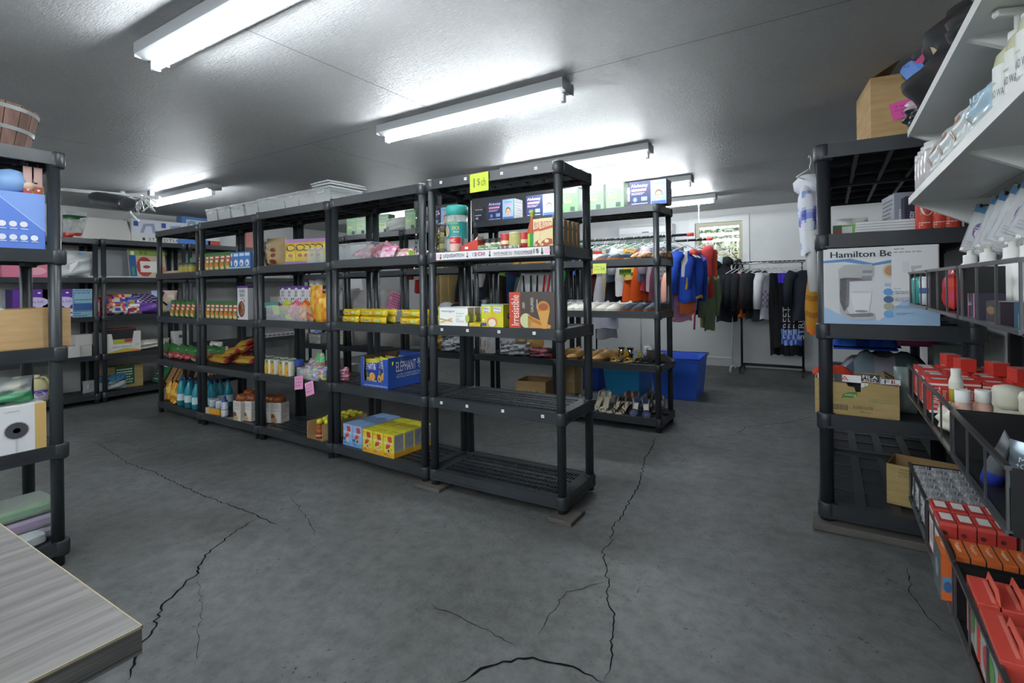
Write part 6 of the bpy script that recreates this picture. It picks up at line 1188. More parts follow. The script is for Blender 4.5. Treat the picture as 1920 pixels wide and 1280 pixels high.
# binder display
b = MB(); w_, d_, h_ = 0.38, 0.25, 0.24; Wm = mat('#dcd9d4', 0.6)
b.prism([(-w_/2, 0), (w_/2, 0), (w_/2, h_), (w_/2-0.07, h_), (w_/2-0.09, 0.10), (-w_/2+0.11, 0.10), (-w_/2+0.09, h_*0.92), (-w_/2, h_*0.92)], 0, 0.004, Wm, 'y'); b.box(-w_/2, 0.004, 0, -w_/2+0.004, d_, h_, Wm); b.box(w_/2-0.004, 0.004, 0, w_/2, d_, h_, Wm); b.box(-w_/2, 0, 0, w_/2, d_, 0.004, Wm)
b.gfx(((-w_/2, 0, 0), (1, 0, 0), (0, 0, 1), (0, -1, 0), w_, h_), [('p', [(0.02, 0), (0.98, 0), (0.98, 0.1), (0.6, 0.2)], '#c8b84a'), ('p', [(0.2, 0), (0.98, 0), (0.98, 0.06)], '#c84a3a'), T(0.25, 0.25, 0.75, 0.31, 'DIRECT SENSITIVE', '#4a5a9a'), T(0.84, 0.3, 0.94, 0.38, '1 1/2"', '#3c3c44')])
o = b.build('binder_display'); tag(o, 'white cut-out display box of ring binders on the left wall shelving', 'display'); pxput(o, K2, 1, 229, 0.03)
Mb = Matrix.Translation(o.location) @ Matrix.Rotation(K2['a'], 4, 'Z')
bd = pack('ring_binder', 0.30, 0.045, 0.27, '#2a2b2e', F=[('r', 0.15, 0.35, 0.9, 0.55, '#b8b84a'), ('r', 0.6, 0.42, 0.9, 0.54, '#b03a5a'), ('r', 0, 0.97, 1, 1, '#8a3a2a')])
def f(o, i): o.location = Mb @ Vector((0, 0.01+0.055*i, 0.005)); o.rotation_euler = (0, 0, K2['a'])
series(bd, 4, 'ring binders', lambda i: ('frontmost', 'second', 'third', 'rearmost')[i]+' dark ring binder in the white cut-out display box', f, 'binder')
o = pouch('white_wrap', 0.42, 0.12, 0.16, patchwork(['#c9c4b8', '#b8b2a6', '#dcd8d0'], 84, 7), seed=84, wr=0.5); tag(o, 'pale crumpled wrapped paper right of the binder display', 'bundle'); pxput(o, K2, 1, 286, 0.08)
kb(K3, 1, 341, 0.08, 0.17, 0.19, 0.1, '#d8d8d6', 'white framed card with dark print behind the green bags', F=[('r', 0.3, 0.55, 0.6, 0.75, '#55554f')])
# bottom: folders
o = pack('green_carton', 0.36, 0.18, 0.26, CARD2, F=[('r', 0.2, 0.15, 0.75, 1, '#2c5a38'), ('l', 0.25, 0.2, 0.7, 0.9, 6, '#cfe0cf')]); tag(o, 'cardboard carton with a dark green printed panel on the left wall bottom shelf', 'carton'); pxput(o, K2, 0, 236, 0.14)
fb = pack('file_folder', 0.03, 0.28, 0.28, mat('#b58a5c', 0.8), L=[('r', 0.05, 0.05, 0.95, 0.95, '#a87c50')], R_=[('r', 0.02, 0.02, 0.98, 0.98, '#bf9468')])
def f(o, i): put(o, K2 if i < 6 else K3, 0, 0.66+0.045*i if i < 6 else 0.06+0.045*(i-6), 0.05, 0, 0.012); o.rotation_euler = (0.5*math.cos(0)*0, 0.5, K2['a']); 
series(fb, 14, 'leaning brown file folders', lambda i: ordn(i, 14)+' of the leaning brown file folders on the left wall bottom shelf', f, 'folder')
o = pack('green_book', 0.035, 0.24, 0.25, '#2c6a44', L=[('l', 0.1, 0.1, 0.9, 0.9, 6, '#cfe0cf')]); tag(o, 'green covered packet leaning at the left of the brown folders', 'packet'); put(o, K2, 0, 0.60, 0.03, 0, 0.012); o.rotation_euler = (0, 0.5, K2['a'])
o = pouch('clear_toy_bag', 0.28, 0.18, 0.16, lambda u, v: '#2c5a78' if v > 0.55 and (int(u*12)+int(v*12)) % 2 else ('#3a7a9a' if v > 0.55 else '#a8acac'), seed=86, wr=0.5); tag(o, 'clear bag with blue patterned top on the left wall bottom shelf', 'bag'); pxput(o, K2, 0, 214, 0.08)
o = pouch('clear_wrap_bag', 0.14, 0.14, 0.1, lambda u, v: CLEARFILM, seed=87); tag(o, 'clear wrapped item alone at the right of an empty bottom shelf', 'bag'); pxput(o, K1, 0, 169, 0.2)
# row of little things seen through the can shelf gap
sm2 = pack('small_toy_box', 0.09, 0.05, 0.05, '#d8d8dc', F=[('r', 0.1, 0.2, 0.5, 0.8, '#5a6ab0'), ('r', 0.6, 0.2, 0.9, 0.8, '#b8884a')])
series(sm2, 7, 'small boxes far behind the can shelf', lambda i: ordn(i, 7)+' tiny box on the far shelf seen above the fruit cans', lambda o, i: pxput(o, K4, 1, 501+i*8.3, 0.05), 'box')
kb(K4, 2, 545, 0.05, 0.4, 0.16, 0.2, '#d8ccc4', 'pale box on the far shelf above the cereal boxes')
kb(K4, 2, 511, 0.05, 0.3, 0.08, 0.2, '#6ab4a4', 'flat teal box on the far shelf above the cereal boxes')
# ================================================================== left foreground unit (H)
def half_barrel():
    root = empty('half_barrel'); b = MB(); n = 22; R0, R1, h = 0.185, 0.225, 0.185
    WD = [tex_mat('barrel_stave_'+c[1:], c, c2, scale=5, rough=0.65, bump=0.35, stretch=(6, 6, 1)) for c, c2 in (('#5c4038', '#7a5a4e'), ('#6a4c42', '#86665a'))]
    for i in range(n):
        a0 = 2*math.pi*i/n+0.008; a1 = 2*math.pi*(i+1)/n-0.008
        vs = [(r_*math.cos(a), r_*math.sin(a), z) for z, ro in ((0, R0), (h, R1)) for r_ in (ro, ro-0.012) for a in (a0, a1)]
        b.raw(vs, [(0, 1, 5, 4), (3, 2, 6, 7), (4, 5, 7, 6), (2, 3, 1, 0), (0, 4, 6, 2), (1, 3, 7, 5)], WD[i % 2])
    b.lathe([(R0-0.012, 0.004), (R0-0.012, 0.014)], WD[0], 22); b.build('staves', root)
    for z0, dz in ((0.075, 0.016), (0.158, 0.016)):
        r_ = R0+(R1-R0)*z0/h+0.002; k = MB(); k.lathe([(r_, z0), (r_+0.004, z0+dz)], mat('#8a8c8c', 0.45, 0.6), 44, cap=False); k.build('metal_hoop', root)
    return root
o = half_barrel(); tag(o, 'brown wooden half barrel tub with grey hoops on the left unit top', 'barrel tub'); o.location = W(UH, 0.66, 0.235, 1.8375)
# under the top shelf: keychain pouches hanging, plush, blue printed boxes
bx = pack('printed_box', 0.17, 0.18, 0.245, '#5f83d6', F=[('p', [(0, 1), (1, 0.35), (1, 1)], '#7fa0e2'), ('p', [(0, 1), (1, 0.35), (1, 0.33), (0, 0.98)], '#a8c0ee')]+[('e', 0.18+0.2*(i % 4), 0.24 if i > 3 else 0.44, 0.075, 0.05, '#e6e0e6') for i in range(3)]+[('e', 0.18+0.2*i, 0.21, 0.075, 0.05, '#dfe4ee') for i in range(4)]+[('r', 0.12+0.2*i, 0.135, 0.26+0.2*i, 0.15, '#c9d4f0') for i in range(4)]+[('r', 0.12+0.2*i, 0.35, 0.26+0.2*i, 0.365, '#c9d4f0') for i in range(3)], T=[('r', 0, 0, 1, 1, '#88a4e0')])
tag(bx, 'blue plush toy display box with small cartoon shirts printed on it', 'box'); put(bx, UH, 3, 0.765, 0.03)
o = pack('printed_box', 0.17, 0.18, 0.245, '#6a8cda', F=[('l', 0.1, 0.4, 0.9, 0.9, 7, '#b8c8ee')]); tag(o, 'second blue display box behind the front one at the left foreground', 'box'); put(o, UH, 3, 0.765, 0.22)
pg = MB(); pg.lathe([(0.0, 0), (0.05, 0.01), (0.06, 0.05), (0.045, 0.09), (0, 0.105)], '#8ab0e0', 16); pg.lathe([(0.0, 0.0), (0.03, 0.01), (0.035, 0.03), (0.0, 0.055)], '#d8bc9c', 12, (0.045, -0.03, 0.01)); pg.lathe([(0.006, 0.0), (0.006, 0.005)], '#222', 8, (0.062, -0.055, 0.045))
o = pg.build('plush_toy'); tag(o, 'light blue plush toy sitting on top of the blue display box', 'plush toy'); put(o, UH, 3, 0.755, 0.10, 0.2, 0.248)
kc = MB(); kc.box(-0.014, -0.003, -0.10, 0.014, 0.003, -0.015, '#c9a49a'); kc.box(-0.0145, -0.0035, -0.13, 0.0145, 0.0035, -0.10, '#b8483c'); kc.lathe([(0.005, 0), (0.005, 0.002)], '#e8dcd4', 10, (0, -0.0045, -0.115), ax=(0, -1, 0)); kc.tube([(0.014*math.cos(t*math.pi/8), 0, -0.146+0.014*math.sin(t*math.pi/8)) for t in range(16)], 0.0015, mat('#c9b478', 0.25, 1), 5, closed=True); kc.tube([(0, 0, -0.015), (0, 0, 0.0)], 0.0015, '#888', 5)
ko = kc.build('key_chain')
for i in range(2):
    o = ko if i == 0 else dup(ko); tag(o, 'beige and red strap key chain hanging under the left top shelf, the %s one' % ('left', 'right')[i], 'key chain', 'strap key chains'); o.location = W(UH, 0.80+0.035*i, 0.06, 1.78); o.rotation_euler = (0, 0, UH['a'])
o = sign('neon_sign', 0.1, 0.05, '#a8d840', [], 'lime green sticker sign beyond the left foreground post under the rim', 'sign'); o.location = W(UH, 0.90, 0.40, 1.74); o.rotation_euler = (0, 0, UH['a'])
# brown box
o = openbox('brown_carton', 0.34, 0.26, 0.175, CARD, CARDIN); tag(o, 'large plain brown open carton on the left foreground middle shelf', 'carton'); put(o, UH, 2, 0.775, 0.06, 0.03)
o = pouch('teal_pouch', 0.12, 0.10, 0.03, lambda u, v: '#8fc4c8', seed=90); tag(o, 'pale teal packet sticking out of the brown carton', 'packet'); put(o, UH, 2, 0.72, 0.12, 0, 0.07); o.rotation_euler.y = 0.5
o = pack('doorbell_box', 0.21, 0.13, 0.20, '#dcdde0', F=[('r', 0.82, 0, 1, 1, '#c9a868'), T(0.04, 0.80, 0.26, 0.92, 'nest', '#5a5c60'), ('l', 0.36, 0.86, 0.6, 0.92, 1, '#b8babd'), ('e', 0.54, 0.48, 0.20, 0.19, '#b8babe'), ('e', 0.54, 0.48, 0.18, 0.17, '#45474b'), ('e', 0.54, 0.48, 0.06, 0.055, '#6a6c70'), ('r', 0.52, 0.02, 0.55, 0.28, '#c4c6c8')]); tag(o, 'white and tan boxed round security camera at the left edge', 'box'); put(o, UH, 1, 0.735, 0.005)
o = pouch('wrapped_toy', 0.20, 0.11, 0.12, lambda u, v: '#4a9a6a' if v < 0.4 else CLEARFILM, seed=91, wr=0.6); tag(o, 'clear wrapped green item on top of the white camera box', 'bag'); put(o, UH, 1, 0.72, 0.06, 0.0, 0.204)
for i, (z, c, lab) in enumerate(((0.0, '#5a3a6a', 'clear wrapped dark purple blanket at the bottom of the left stack'), (0.055, '#8a5a9a', 'clear wrapped purple blanket in the middle of the left stack'), (0.115, '#4a9a4a', 'clear wrapped green blanket on top of the left stack'))):
    b = MB(); b.box(-0.16, 0, 0.004, 0.13, 0.2, 0.05, mat(c, 0.6), 0.012); o = b.build('folded_blanket'); k = MB(); k.box(-0.165, -0.004, 0.002, 0.135, 0.204, 0.054, CLEARFILM, 0.012); k.build('plastic_wrap', o); tag(o, lab, 'blanket'); put(o, UH, 0, 0.755+0.012*i, 0.10, 0.05*i-0.05, z)
b = MB(); b.box(-0.09, 0, 0, 0.05, 0.16, 0.05, mat('#a8b0b4', 0.3), 0.01); b.box(-0.092, -0.002, -0.001, 0.052, 0.162, 0.052, CLEARFILM, 0.01); o = b.build('clear_packet'); tag(o, 'flat silvery clear packet in front of the blanket stack at the left', 'packet'); put(o, UH, 0, 0.80, 0.01, 0.3)

# ================================================================== desk at the lower left corner
DZ = 0.85; dx1, dy1 = -0.606, 0.245
LAM = tex_mat('grey_wood_laminate', '#5c5856', '#868280', scale=7, rough=0.42, bump=0.08, stretch=(12, 0.7, 12), lo=0.3, hi=0.7, detail=9)
LAME = tex_mat('laminate_edge', '#2e2d2c', '#6c6a68', scale=6, rough=0.5, bump=0.1, stretch=(1, 0.5, 60), lo=0.35, hi=0.65)
desk = empty('service_desk', (dx1, dy1, floor_z(dx1, dy1))); tag(desk, 'grey wood laminate desk at the lower left corner, nearest the camera', 'desk')
b = MB(); b.box(-1.3, -0.62, DZ-0.001, 0, 0, DZ, LAM); b.box(-1.3, -0.62, DZ-0.028, 0, 0, DZ-0.001, LAME); b.box(-0.0005, -0.62, DZ-0.002, 0.0006, 0.0006, DZ+0.0006, mat('#a89a80', 0.5)); b.box(-1.3, -0.0005, DZ-0.002, 0.0006, 0.0006, DZ+0.0006, mat('#a89a80', 0.5)); b.build('desk_top', desk)
b = MB(); b.box(-0.10, -0.60, 0.0, -0.075, -0.04, DZ-0.028, LAM); b.build('side_panel', desk); b = MB(); b.box(-1.25, -0.60, 0.0, -1.225, -0.04, DZ-0.028, LAM); b.build('side_panel', desk)
b = MB(); b.box(-1.225, -0.60, 0.50, -0.10, -0.06, 0.52, LAM); b.build('shelf', desk)
b = MB(); b.box(-0.16, -0.5, 0.70, 0.0, -0.055, 0.722, tex_mat('grey_ledge', '#6c6e70', '#7a7c7e', scale=8, rough=0.5)); b.build('pull_out_ledge', desk)

# ================================================================== right heavy unit (G)
o = openbox('brown_carton', 0.40, 0.36, 0.33, CARD, CARDIN, F=[('p', [(0.38, 0.72), (0.52, 0.9), (0.66, 0.72), (0.63, 0.72), (0.52, 0.86), (0.41, 0.72)], '#7a5c3a'), ('l', 0.3, 0.1, 0.7, 0.14, 1, '#8a6a44'), ('e', 0.45, 0.2, 0.035, 0.035, '#8a6a44'), ('e', 0.55, 0.2, 0.035, 0.035, '#8a6a44')]); tag(o, 'tall brown carton with a raised flap on top of the right shelving unit', 'carton'); put(o, UG, 4, 0.43, 0.18, 0.15)
k = MB(); k.quad((-0.197, 0.01, 0.328), (-0.197, 0.35, 0.328), (-0.08, 0.35, 0.40), (-0.08, 0.01, 0.40), CARDIN); k.quad((-0.197, 0.35, 0.330), (-0.197, 0.01, 0.330), (-0.08, 0.01, 0.402), (-0.08, 0.35, 0.402), CARD); k.build('flap', o)
o.rotation_euler.z = UG['a']+0.12; Mg = Matrix.Translation(o.location) @ Matrix.Rotation(0.12, 4, 'Z')
s_ = sign('pink_note', 0.12, 0.08, '#e85fae', [(0.15, 0.66, 0.6, 0.8, '7 and'), (0.12, 0.42, 0.85, 0.56, 'Compost'), (0.3, 0.18, 0.6, 0.32, 'sac')], 'pink note stuck on the tall brown carton', 'note', ink='#8a2c6a'); s_.location = Mg @ Vector((-0.07, -0.0085, 0.20)); s_.rotation_euler = (0.0, -0.2, 0.12)
# second shelf from top: foil bag, game boxes, flat packs, chip cans
wbg = pouch('white_bag', 0.15, 0.13, 0.07, lambda u, v: mat('#c9cac6', 0.4), seed=100, wr=0.5); tag(wbg, 'crumpled white bag at the back of the shelf with red cans', 'bag'); pxput(wbg, UG, 3, 1598, 0.55)
o = pack('green_pack', 0.13, 0.10, 0.055, '#6aa63a', F=[('r', 0, 0, 0.28, 1, '#8a3a2a'), ('r', 0, 0.6, 0.28, 1, '#2f6a3a'), ('r', 0.3, 0.05, 0.62, 0.85, '#cfd4cc')]); tag(o, 'small green and white box at the left on the red can shelf', 'box'); pxput(o, UG, 3, 1591, 0.14)
wf = pack('flat_white_pack', 0.24, 0.16, 0.012, '#dadcde', F=[('r', 0, 0.85, 1, 1, '#9a9c9e')])
series(wf, 5, 'stacked flat white packs', lambda i: ('bottom', 'second', 'third', 'fourth', 'top')[i]+' flat white pack of the low stack left of the red cans', lambda o, i: pxput(o, UG, 3, 1662, 0.10, 0.02*((i*3) % 4-1), 0.0125*i), 'pack')
for i, (px, v, w2, c, lab) in enumerate(((1696, 0.20, 0.05, '#8a8f9a', 'grey boxed goods standing behind the flat white packs'), (1718, 0.16, 0.06, '#2c2e44', 'navy boxed goods standing behind the first red can'))):
    o = pack('tall_box', w2+0.03, 0.22, 0.17 if i else 0.2, c, F=[T(0.15, 0.08, 0.5, 0.6, 'Alokozay', '#e8eaf4', 'up'), ('r', 0.55, 0.1, 0.95, 0.9, '#3a3c6a')], L=[('l', 0.1, 0.1, 0.9, 0.9, 8, '#3a3c40')]); tag(o, lab, 'box'); pxput(o, UG, 3, px, v, 0.15)
rc_ = bottle('chip_can', [(0.034, 0, '#c9b8a8'), (0.035, 0.004, '#c8402e'), (0.035, 0.155, '#d4573c'), (0.034, 0.165, '#b8b0a8'), (0.034, 0.170)], 20, label=(0.035, 0.0, 0.165, [('e', 0.55, 0.62, 0.3, 0.24, '#e0dcd8'), ('r', 0.3, 0.6, 0.8, 0.68, '#b83a2c'), ('e', 0.5, 0.85, 0.1, 0.06, '#4a4a9a'), ('p', [(0.25, 0.42), (0.85, 0.36), (0.85, 0.4), (0.25, 0.46)], '#d8b83a'), ('l', 0.2, 0.05, 0.9, 0.22, 3, '#e8c8b8')], 2.4))
RCp = [(1736, 0.03, 0), (1763, 0.03, 0), (1789, 0.03, 0), (1806, 0.06, 0), (1830, 0.04, 0)]
series(rc_, 5, 'red chip cans', lambda i: ordn(i, 5)+' red cylindrical can under the white wall shelf bracket', lambda o, i: pxput(o, UG, 3, RCp[i][0], RCp[i][1]), 'can')
# water dispenser box
def dispenser():
    Fd = [('p', [(0, 0), (1, 0), (1, 0.42), (0.7, 0.3), (0.5, 0.05), (0.2, 0.12), (0, 0.22)], '#9fbede'), ('p', [(0, 0.84), (0.25, 0.86), (0.45, 0.79), (0.62, 0.83), (0.62, 0.79), (0.45, 0.76), (0.2, 0.82), (0, 0.81)], '#5a8ac4'),
          T(0.07, 0.875, 0.62, 0.955, 'Hamilton Be', '#1c1d20', 'b'),
          ('p', [(0.02, 0.22), (0.02, 0.80), (0.18, 0.80), (0.2, 0.76), (0.18, 0.12), (0.12, 0.14)], '#cfd0d2'),
          ('p', [(0.15, 0.16), (0.14, 0.72), (0.2, 0.78), (0.44, 0.78), (0.46, 0.72), (0.46, 0.62), (0.40, 0.58), (0.22, 0.58), (0.2, 0.24), (0.24, 0.13), (0.46, 0.13), (0.47, 0.07), (0.42, 0.055), (0.26, 0.06), (0.18, 0.1)], '#b2b3b5'),
          ('p', [(0.15, 0.30), (0.155, 0.6), (0.2, 0.61), (0.44, 0.60), (0.44, 0.57), (0.24, 0.56), (0.23, 0.24), (0.19, 0.16)], '#77757c'), ('p', [(0.20, 0.13), (0.44, 0.15), (0.46, 0.12), (0.42, 0.10), (0.26, 0.09)], '#7c7b7e'),
          ('r', 0.36, 0.665, 0.445, 0.70, '#8a8b8e'), ('p', [(0.35, 0.63), (0.44, 0.63), (0.44, 0.58), (0.36, 0.56)], '#8f9094'), ('p', [(0.25, 0.42), (0.44, 0.42), (0.41, 0.15), (0.28, 0.15)], '#dfe1e3'), ('e', 0.345, 0.42, 0.095, 0.015, '#c4c6c8'), ('e', 0.345, 0.17, 0.06, 0.015, '#8a8c8e'), ('r', 0.343, 0.42, 0.35, 0.55, '#d8dadc'),
          ('e', 0.60, 0.69, 0.07, 0.09, '#c8c8a0'), ('e', 0.6, 0.69, 0.05, 0.065, '#b88a6a'), T(0.55, 0.49, 0.6, 0.53, 'QQ', '#3a7ac4'),
          ('e', 0.58, 0.42, 0.042, 0.045, '#5a9ad4'), ('e', 0.58, 0.325, 0.042, 0.045, '#4a6a94'), ('e', 0.58, 0.235, 0.042, 0.045, '#a8a890'), ('e', 0.58, 0.14, 0.042, 0.045, '#6aa4d8'),
          ('l', 0.64, 0.39, 0.9, 0.44, 2, '#8a98a8'), ('l', 0.64, 0.30, 0.88, 0.35, 3, '#8a98a8'), ('l', 0.64, 0.21, 0.84, 0.25, 2, '#8a98a8'), ('l', 0.64, 0.13, 0.8, 0.16, 2, '#8a98a8'),
          ('r', 0.61, 0.43, 0.99, 1, '#dcddde'), ('l', 0.63, 0.9, 0.95, 0.98, 2, '#a4a6a8'), ('p', [(0.78, 0.62), (0.77, 0.74), (0.86, 0.75), (0.86, 0.72), (0.80, 0.70), (0.81, 0.63), (0.86, 0.62), (0.86, 0.6), (0.80, 0.595)], '#b4b7ba'), ('r', 0.70, 0.66, 0.76, 0.80, '#d0d3d6'), ('l', 0.63, 0.45, 0.86, 0.47, 1, '#a4a6a8'), ('r', 0.83, 0.44, 0.9, 0.465, '#5a8ac4')]
    Ld = [('r', 0, 0, 1, 0.75, '#8fb0e0'), ('r', 0, 0.75, 1, 1, '#c9d2de'), ('l', 0.55, 0.6, 0.95, 0.85, 4, '#4a6ab0')]
    o = pack('water_dispenser_box', 0.43, 0.16, 0.355, '#d3d6d9', F=Fd, L=Ld, rough=0.35, bev=0.002); return o
o = dispenser(); tag(o, 'large white and blue boxed water dispenser lettered Hamilton Be on the right unit', 'box'); o.location = W(UG, 0.243, -0.006, UG['lv'][2]+0.0025); o.rotation_euler = (0, 0, UG['a']-0.02)
# third shelf contents: caps, fila clothing, carton
o = MB(); w_, d_, h_ = 0.33, 0.30, 0.17
o.prism([(-w_/2, 0), (w_/2, 0), (w_/2, h_*0.90), (w_/2-0.03, h_*0.92), (0.07, h_*0.95), (0.055, h_), (0.045, h_*0.86), (0.02, h_*0.8), (0.02, h_*0.68), (0, h_*0.68), (-0.005, h_*0.8), (-0.03, h_*0.82), (-0.035, h_*0.9), (-0.11, h_*0.92), (-0.12, h_), (-w_/2, h_)], 0, 0.004, CARD2, 'y')
o.box(-w_/2, d_-0.004, 0, w_/2, d_, h_*0.95, CARD2); o.box(-w_/2, 0.004, 0, -w_/2+0.004, d_, h_, CARD2); o.box(w_/2-0.004, 0.004, 0, w_/2, d_, h_*0.95, CARD2); o.box(-w_/2, 0, 0, w_/2, d_, 0.004, CARDIN)
for s1 in range(2): o.raw([(w_/2-0.004, 0.03+0.13*s1, h_*0.93), (w_/2-0.004, 0.13+0.13*s1, h_*0.93), (w_/2-0.05, 0.13+0.13*s1, h_*1.1), (w_/2-0.05, 0.03+0.13*s1, h_*1.1)], [(0, 1, 2, 3)], CARD2)
bars = []; rg = random.Random(4); xx = 0.20
while xx < 0.40: ww = rg.choice([0.004, 0.007, 0.010]); bars.append(('r', xx, 0.14, xx+ww, 0.30, '#4c4430')); xx += ww+rg.choice([0.004, 0.006])
o.gfx(((-w_/2, 0, 0), (1, 0, 0), (0, 0, 1), (0, -1, 0), w_, h_), [('p', [(0.33, 0.50), (0.35, 0.60), (0.42, 0.66), (0.52, 0.68), (0.52, 0.56), (0.46, 0.5), (0.36, 0.5), (0.33, 0.46)], '#4a7a34'), T(0.365, 0.535, 0.505, 0.61, 'Knorr', '#cfd8b8', 'flip'), T(0.47, 0.22, 0.70, 0.30, '82723833', '#5a5038', 'flip'), ('l', 0.66, 0.42, 0.90, 0.54, 3, '#7c8a4c'), ('l', 0.3, 0.33, 0.72, 0.35, 1, '#7c7250'), ('l', 0.55, 0.12, 0.7, 0.18, 2, '#5a5038')])
for bb_ in bars: o.gfx(((-w_/2, 0, 0), (1, 0, 0), (0, 0, 1), (0, -1, 0), w_, h_), [bb_])
o = o.build('printed_carton'); tag(o, 'cut-down kraft carton with green leaf logo and upside-down print', 'carton'); pxput(o, UG, 1, 1605, 0.01, -0.04)
Mc = Matrix.Translation(o.location) @ Matrix.Rotation(UG['a']-0.04, 4, 'Z')
s_ = sign('pink_note', 0.10, 0.11, '#ee6fb4', [(0.1, 0.5, 0.8, 0.6, 'vêtements')], 'pink note on the left side of the leaf logo carton', 'note', ink='#a03a7a'); s_.location = Mc @ Vector((-w_/2-0.003, 0.10, 0.16)); s_.rotation_euler = (0, 0, -math.pi/2-0.04)
def clothpile(name, cols, w1, d1, h1, seed, lab, loc, rz=0.0, stripe=None):
    b = MB(); rg = random.Random(seed); n, m = 16, 10; base = 0
    for j in range(m+1):
        for i in range(n+1):
            x = w1*(i/n-0.5); y = d1*j/m; e = min(1, 3.5*min(i/n, 1-i/n, j/m, 1-j/m)+0.05)
            b.v.append((x, y, h1*e**0.5*(1+0.10*math.sin(i*1.1+seed)*math.cos(j*0.9+seed)+0.03*rg.random())))
    for j in range(m):
        for i in range(n):
            a = j*(n+1)+i; c = stripe(i/n, j/m) if stripe else cols[(i//3+j//3*2) % len(cols)]
            b.f.append([a, a+1, a+n+2, a+n+1]); b.m.append(b.mi(mat(c, 0.8, spec=0.25))); b.sm.append(True)
    b.box(-w1/2*0.9, d1*0.05, 0, w1/2*0.9, d1*0.95, 0.01, mat(cols[0], 0.8, spec=0.25))
    o = b.build(name); tag(o, lab, 'clothing'); o.location = loc; o.rotation_euler = (0, 0, rz); return o
clothpile('folded_garment', ['#1f2023', '#26272b'], 0.28, 0.24, 0.13, 3, 'black folded garment filling the leaf logo carton', Mc @ Vector((0, 0.03, 0.006)))
clothpile('folded_garment', ['#c63a26', '#d2452c'], 0.18, 0.10, 0.05, 5, 'bright red folded garment at the back left of the carton', Mc @ Vector((-0.09, 0.15, 0.155)), 0.1)
b = MB(); b.box(-0.155, 0, 0, 0.10, 0.004, 0.034, mat('#d9dadd', 0.7)); b.gfx(((-0.155, 0, 0), (1, 0, 0), (0, 0, 1), (0, -1, 0), 0.255, 0.034), [T(0.02, 0.2, 0.08, 0.8, 'A', '#c83a3a'), T(0.20, 0.2, 0.34, 0.8, 'FI', '#1f2438'), T(0.30, 0.2, 0.50, 0.8, 'LA', '#c83a3a')]); b.box(-0.085, -0.004, -0.004, -0.055, 0.0, 0.04, '#232427'); b.box(0.10, 0.0, 0.0, 0.17, 0.004, 0.03, mat('#232427', 0.7)); b.gfx(((0.10, 0, 0), (1, 0, 0), (0, 0, 1), (0, -1, 0), 0.07, 0.03), [('r', 0, 0.1, 1, 0.9, '#d2d3d6'), T(0.15, 0.2, 0.6, 0.8, 'FI', '#232427'), T(0.65, 0.2, 0.9, 0.8, 'L', '#c83a3a')])
o = b.build('logo_waistband'); tag(o, 'white elastic waistband lettered FILA across the black garment', 'waistband'); o.location = Mc @ Vector((0.0, 0.035, 0.155)); o.rotation_euler = (-0.2, 0, -0.04)
b = MB(); b.box(-0.035, 0, 0, 0.035, 0.002, 0.075, mat('#dcdcdc', 0.5)); b.gfx(((-0.035, 0, 0), (1, 0, 0), (0, 0, 1), (0, -1, 0), 0.07, 0.075), [('r', 0, 0.55, 1, 1, '#1c1d20'), T(0.08, 0.72, 0.9, 0.93, 'FILA', '#f0f0f0'), T(0.15, 0.57, 0.82, 0.68, 'BOYS', '#f0f0f0'), ('r', 0, 0.44, 1, 0.52, '#6a2c2c'), ('r', 0, 0, 1, 0.07, '#b83a4a'), ('l', 0.2, 0.2, 0.8, 0.4, 2, '#6a6c6e')])
o = b.build('garment_tag'); tag(o, 'black and white FILA BOYS cardboard tag on the black garment', 'tag'); o.location = Mc @ Vector((0.055, 0.02, 0.125)); o.rotation_euler = (-0.1, 0.03, -0.04)
o = openbox('brown_carton', 0.24, 0.22, 0.135, CARD2, CARDIN); tag(o, 'kraft open carton behind and right of the leaf logo carton', 'carton'); pxput(o, UG, 1, 1668, 0.30, -0.05)
o = pouch('grey_bottle_bag', 0.09, 0.22, 0.07, lambda u, v: mat('#8a9a98', 0.25), seed=104, wr=0.3); tag(o, 'clear grey wrapped tall item behind the kraft cartons', 'bag'); pxput(o, UG, 1, 1698, 0.22)
clothpile('clothes_bale', ['#3a4a5a', '#6a7a84', '#8a8490', '#4a5a5c', '#5c6068'], 0.50, 0.4, 0.22, 9, 'pile of grey and teal bagged clothes at the back of the carton shelf', W(UG, 0.32, 0.50, UG['lv'][1]), 0.0)
clothpile('blue_cloth', ['#1f4aa8', '#2c62c0', '#14387a'], 0.34, 0.2, 0.09, 10, 'bright blue folded cloth on top of the bagged clothes pile', W(UG, 0.22, 0.66, UG['lv'][1]+0.24), 0.0)
o = pack('magenta_box', 0.18, 0.16, 0.05, '#9a2a6a'); tag(o, 'magenta flat box at the back right of the carton shelf', 'box'); pxput(o, UG, 1, 1722, 0.62, 0, 0.28)
o = pack('teal_grey_box', 0.12, 0.2, 0.30, '#7a8c88'); tag(o, 'grey green panel box at the back right of the carton shelf', 'box'); pxput(o, UG, 1, 1780, 0.55)
# bottom shelf: box "MADE IN CHINA"
o = openbox('kraft_carton', 0.26, 0.20, 0.19, CARD2, CARDIN, F=[T(0.18, 0.80, 0.55, 0.85, 'MADE IN CHINA', '#4c4430'), T(0.18, 0.72, 0.85, 0.77, 'CTNS 5 of 14 1600', '#4c4430'), ('r', 0.2, 0.9, 0.4, 0.92, '#6a6044')]); tag(o, 'kraft carton printed MADE IN CHINA on the bottom shelf of the right unit', 'carton'); o.location = W(UG, 0.40, 0.12, UG['lv'][0]+0.0); o.rotation_euler = (0, 0, UG['a']-0.25)

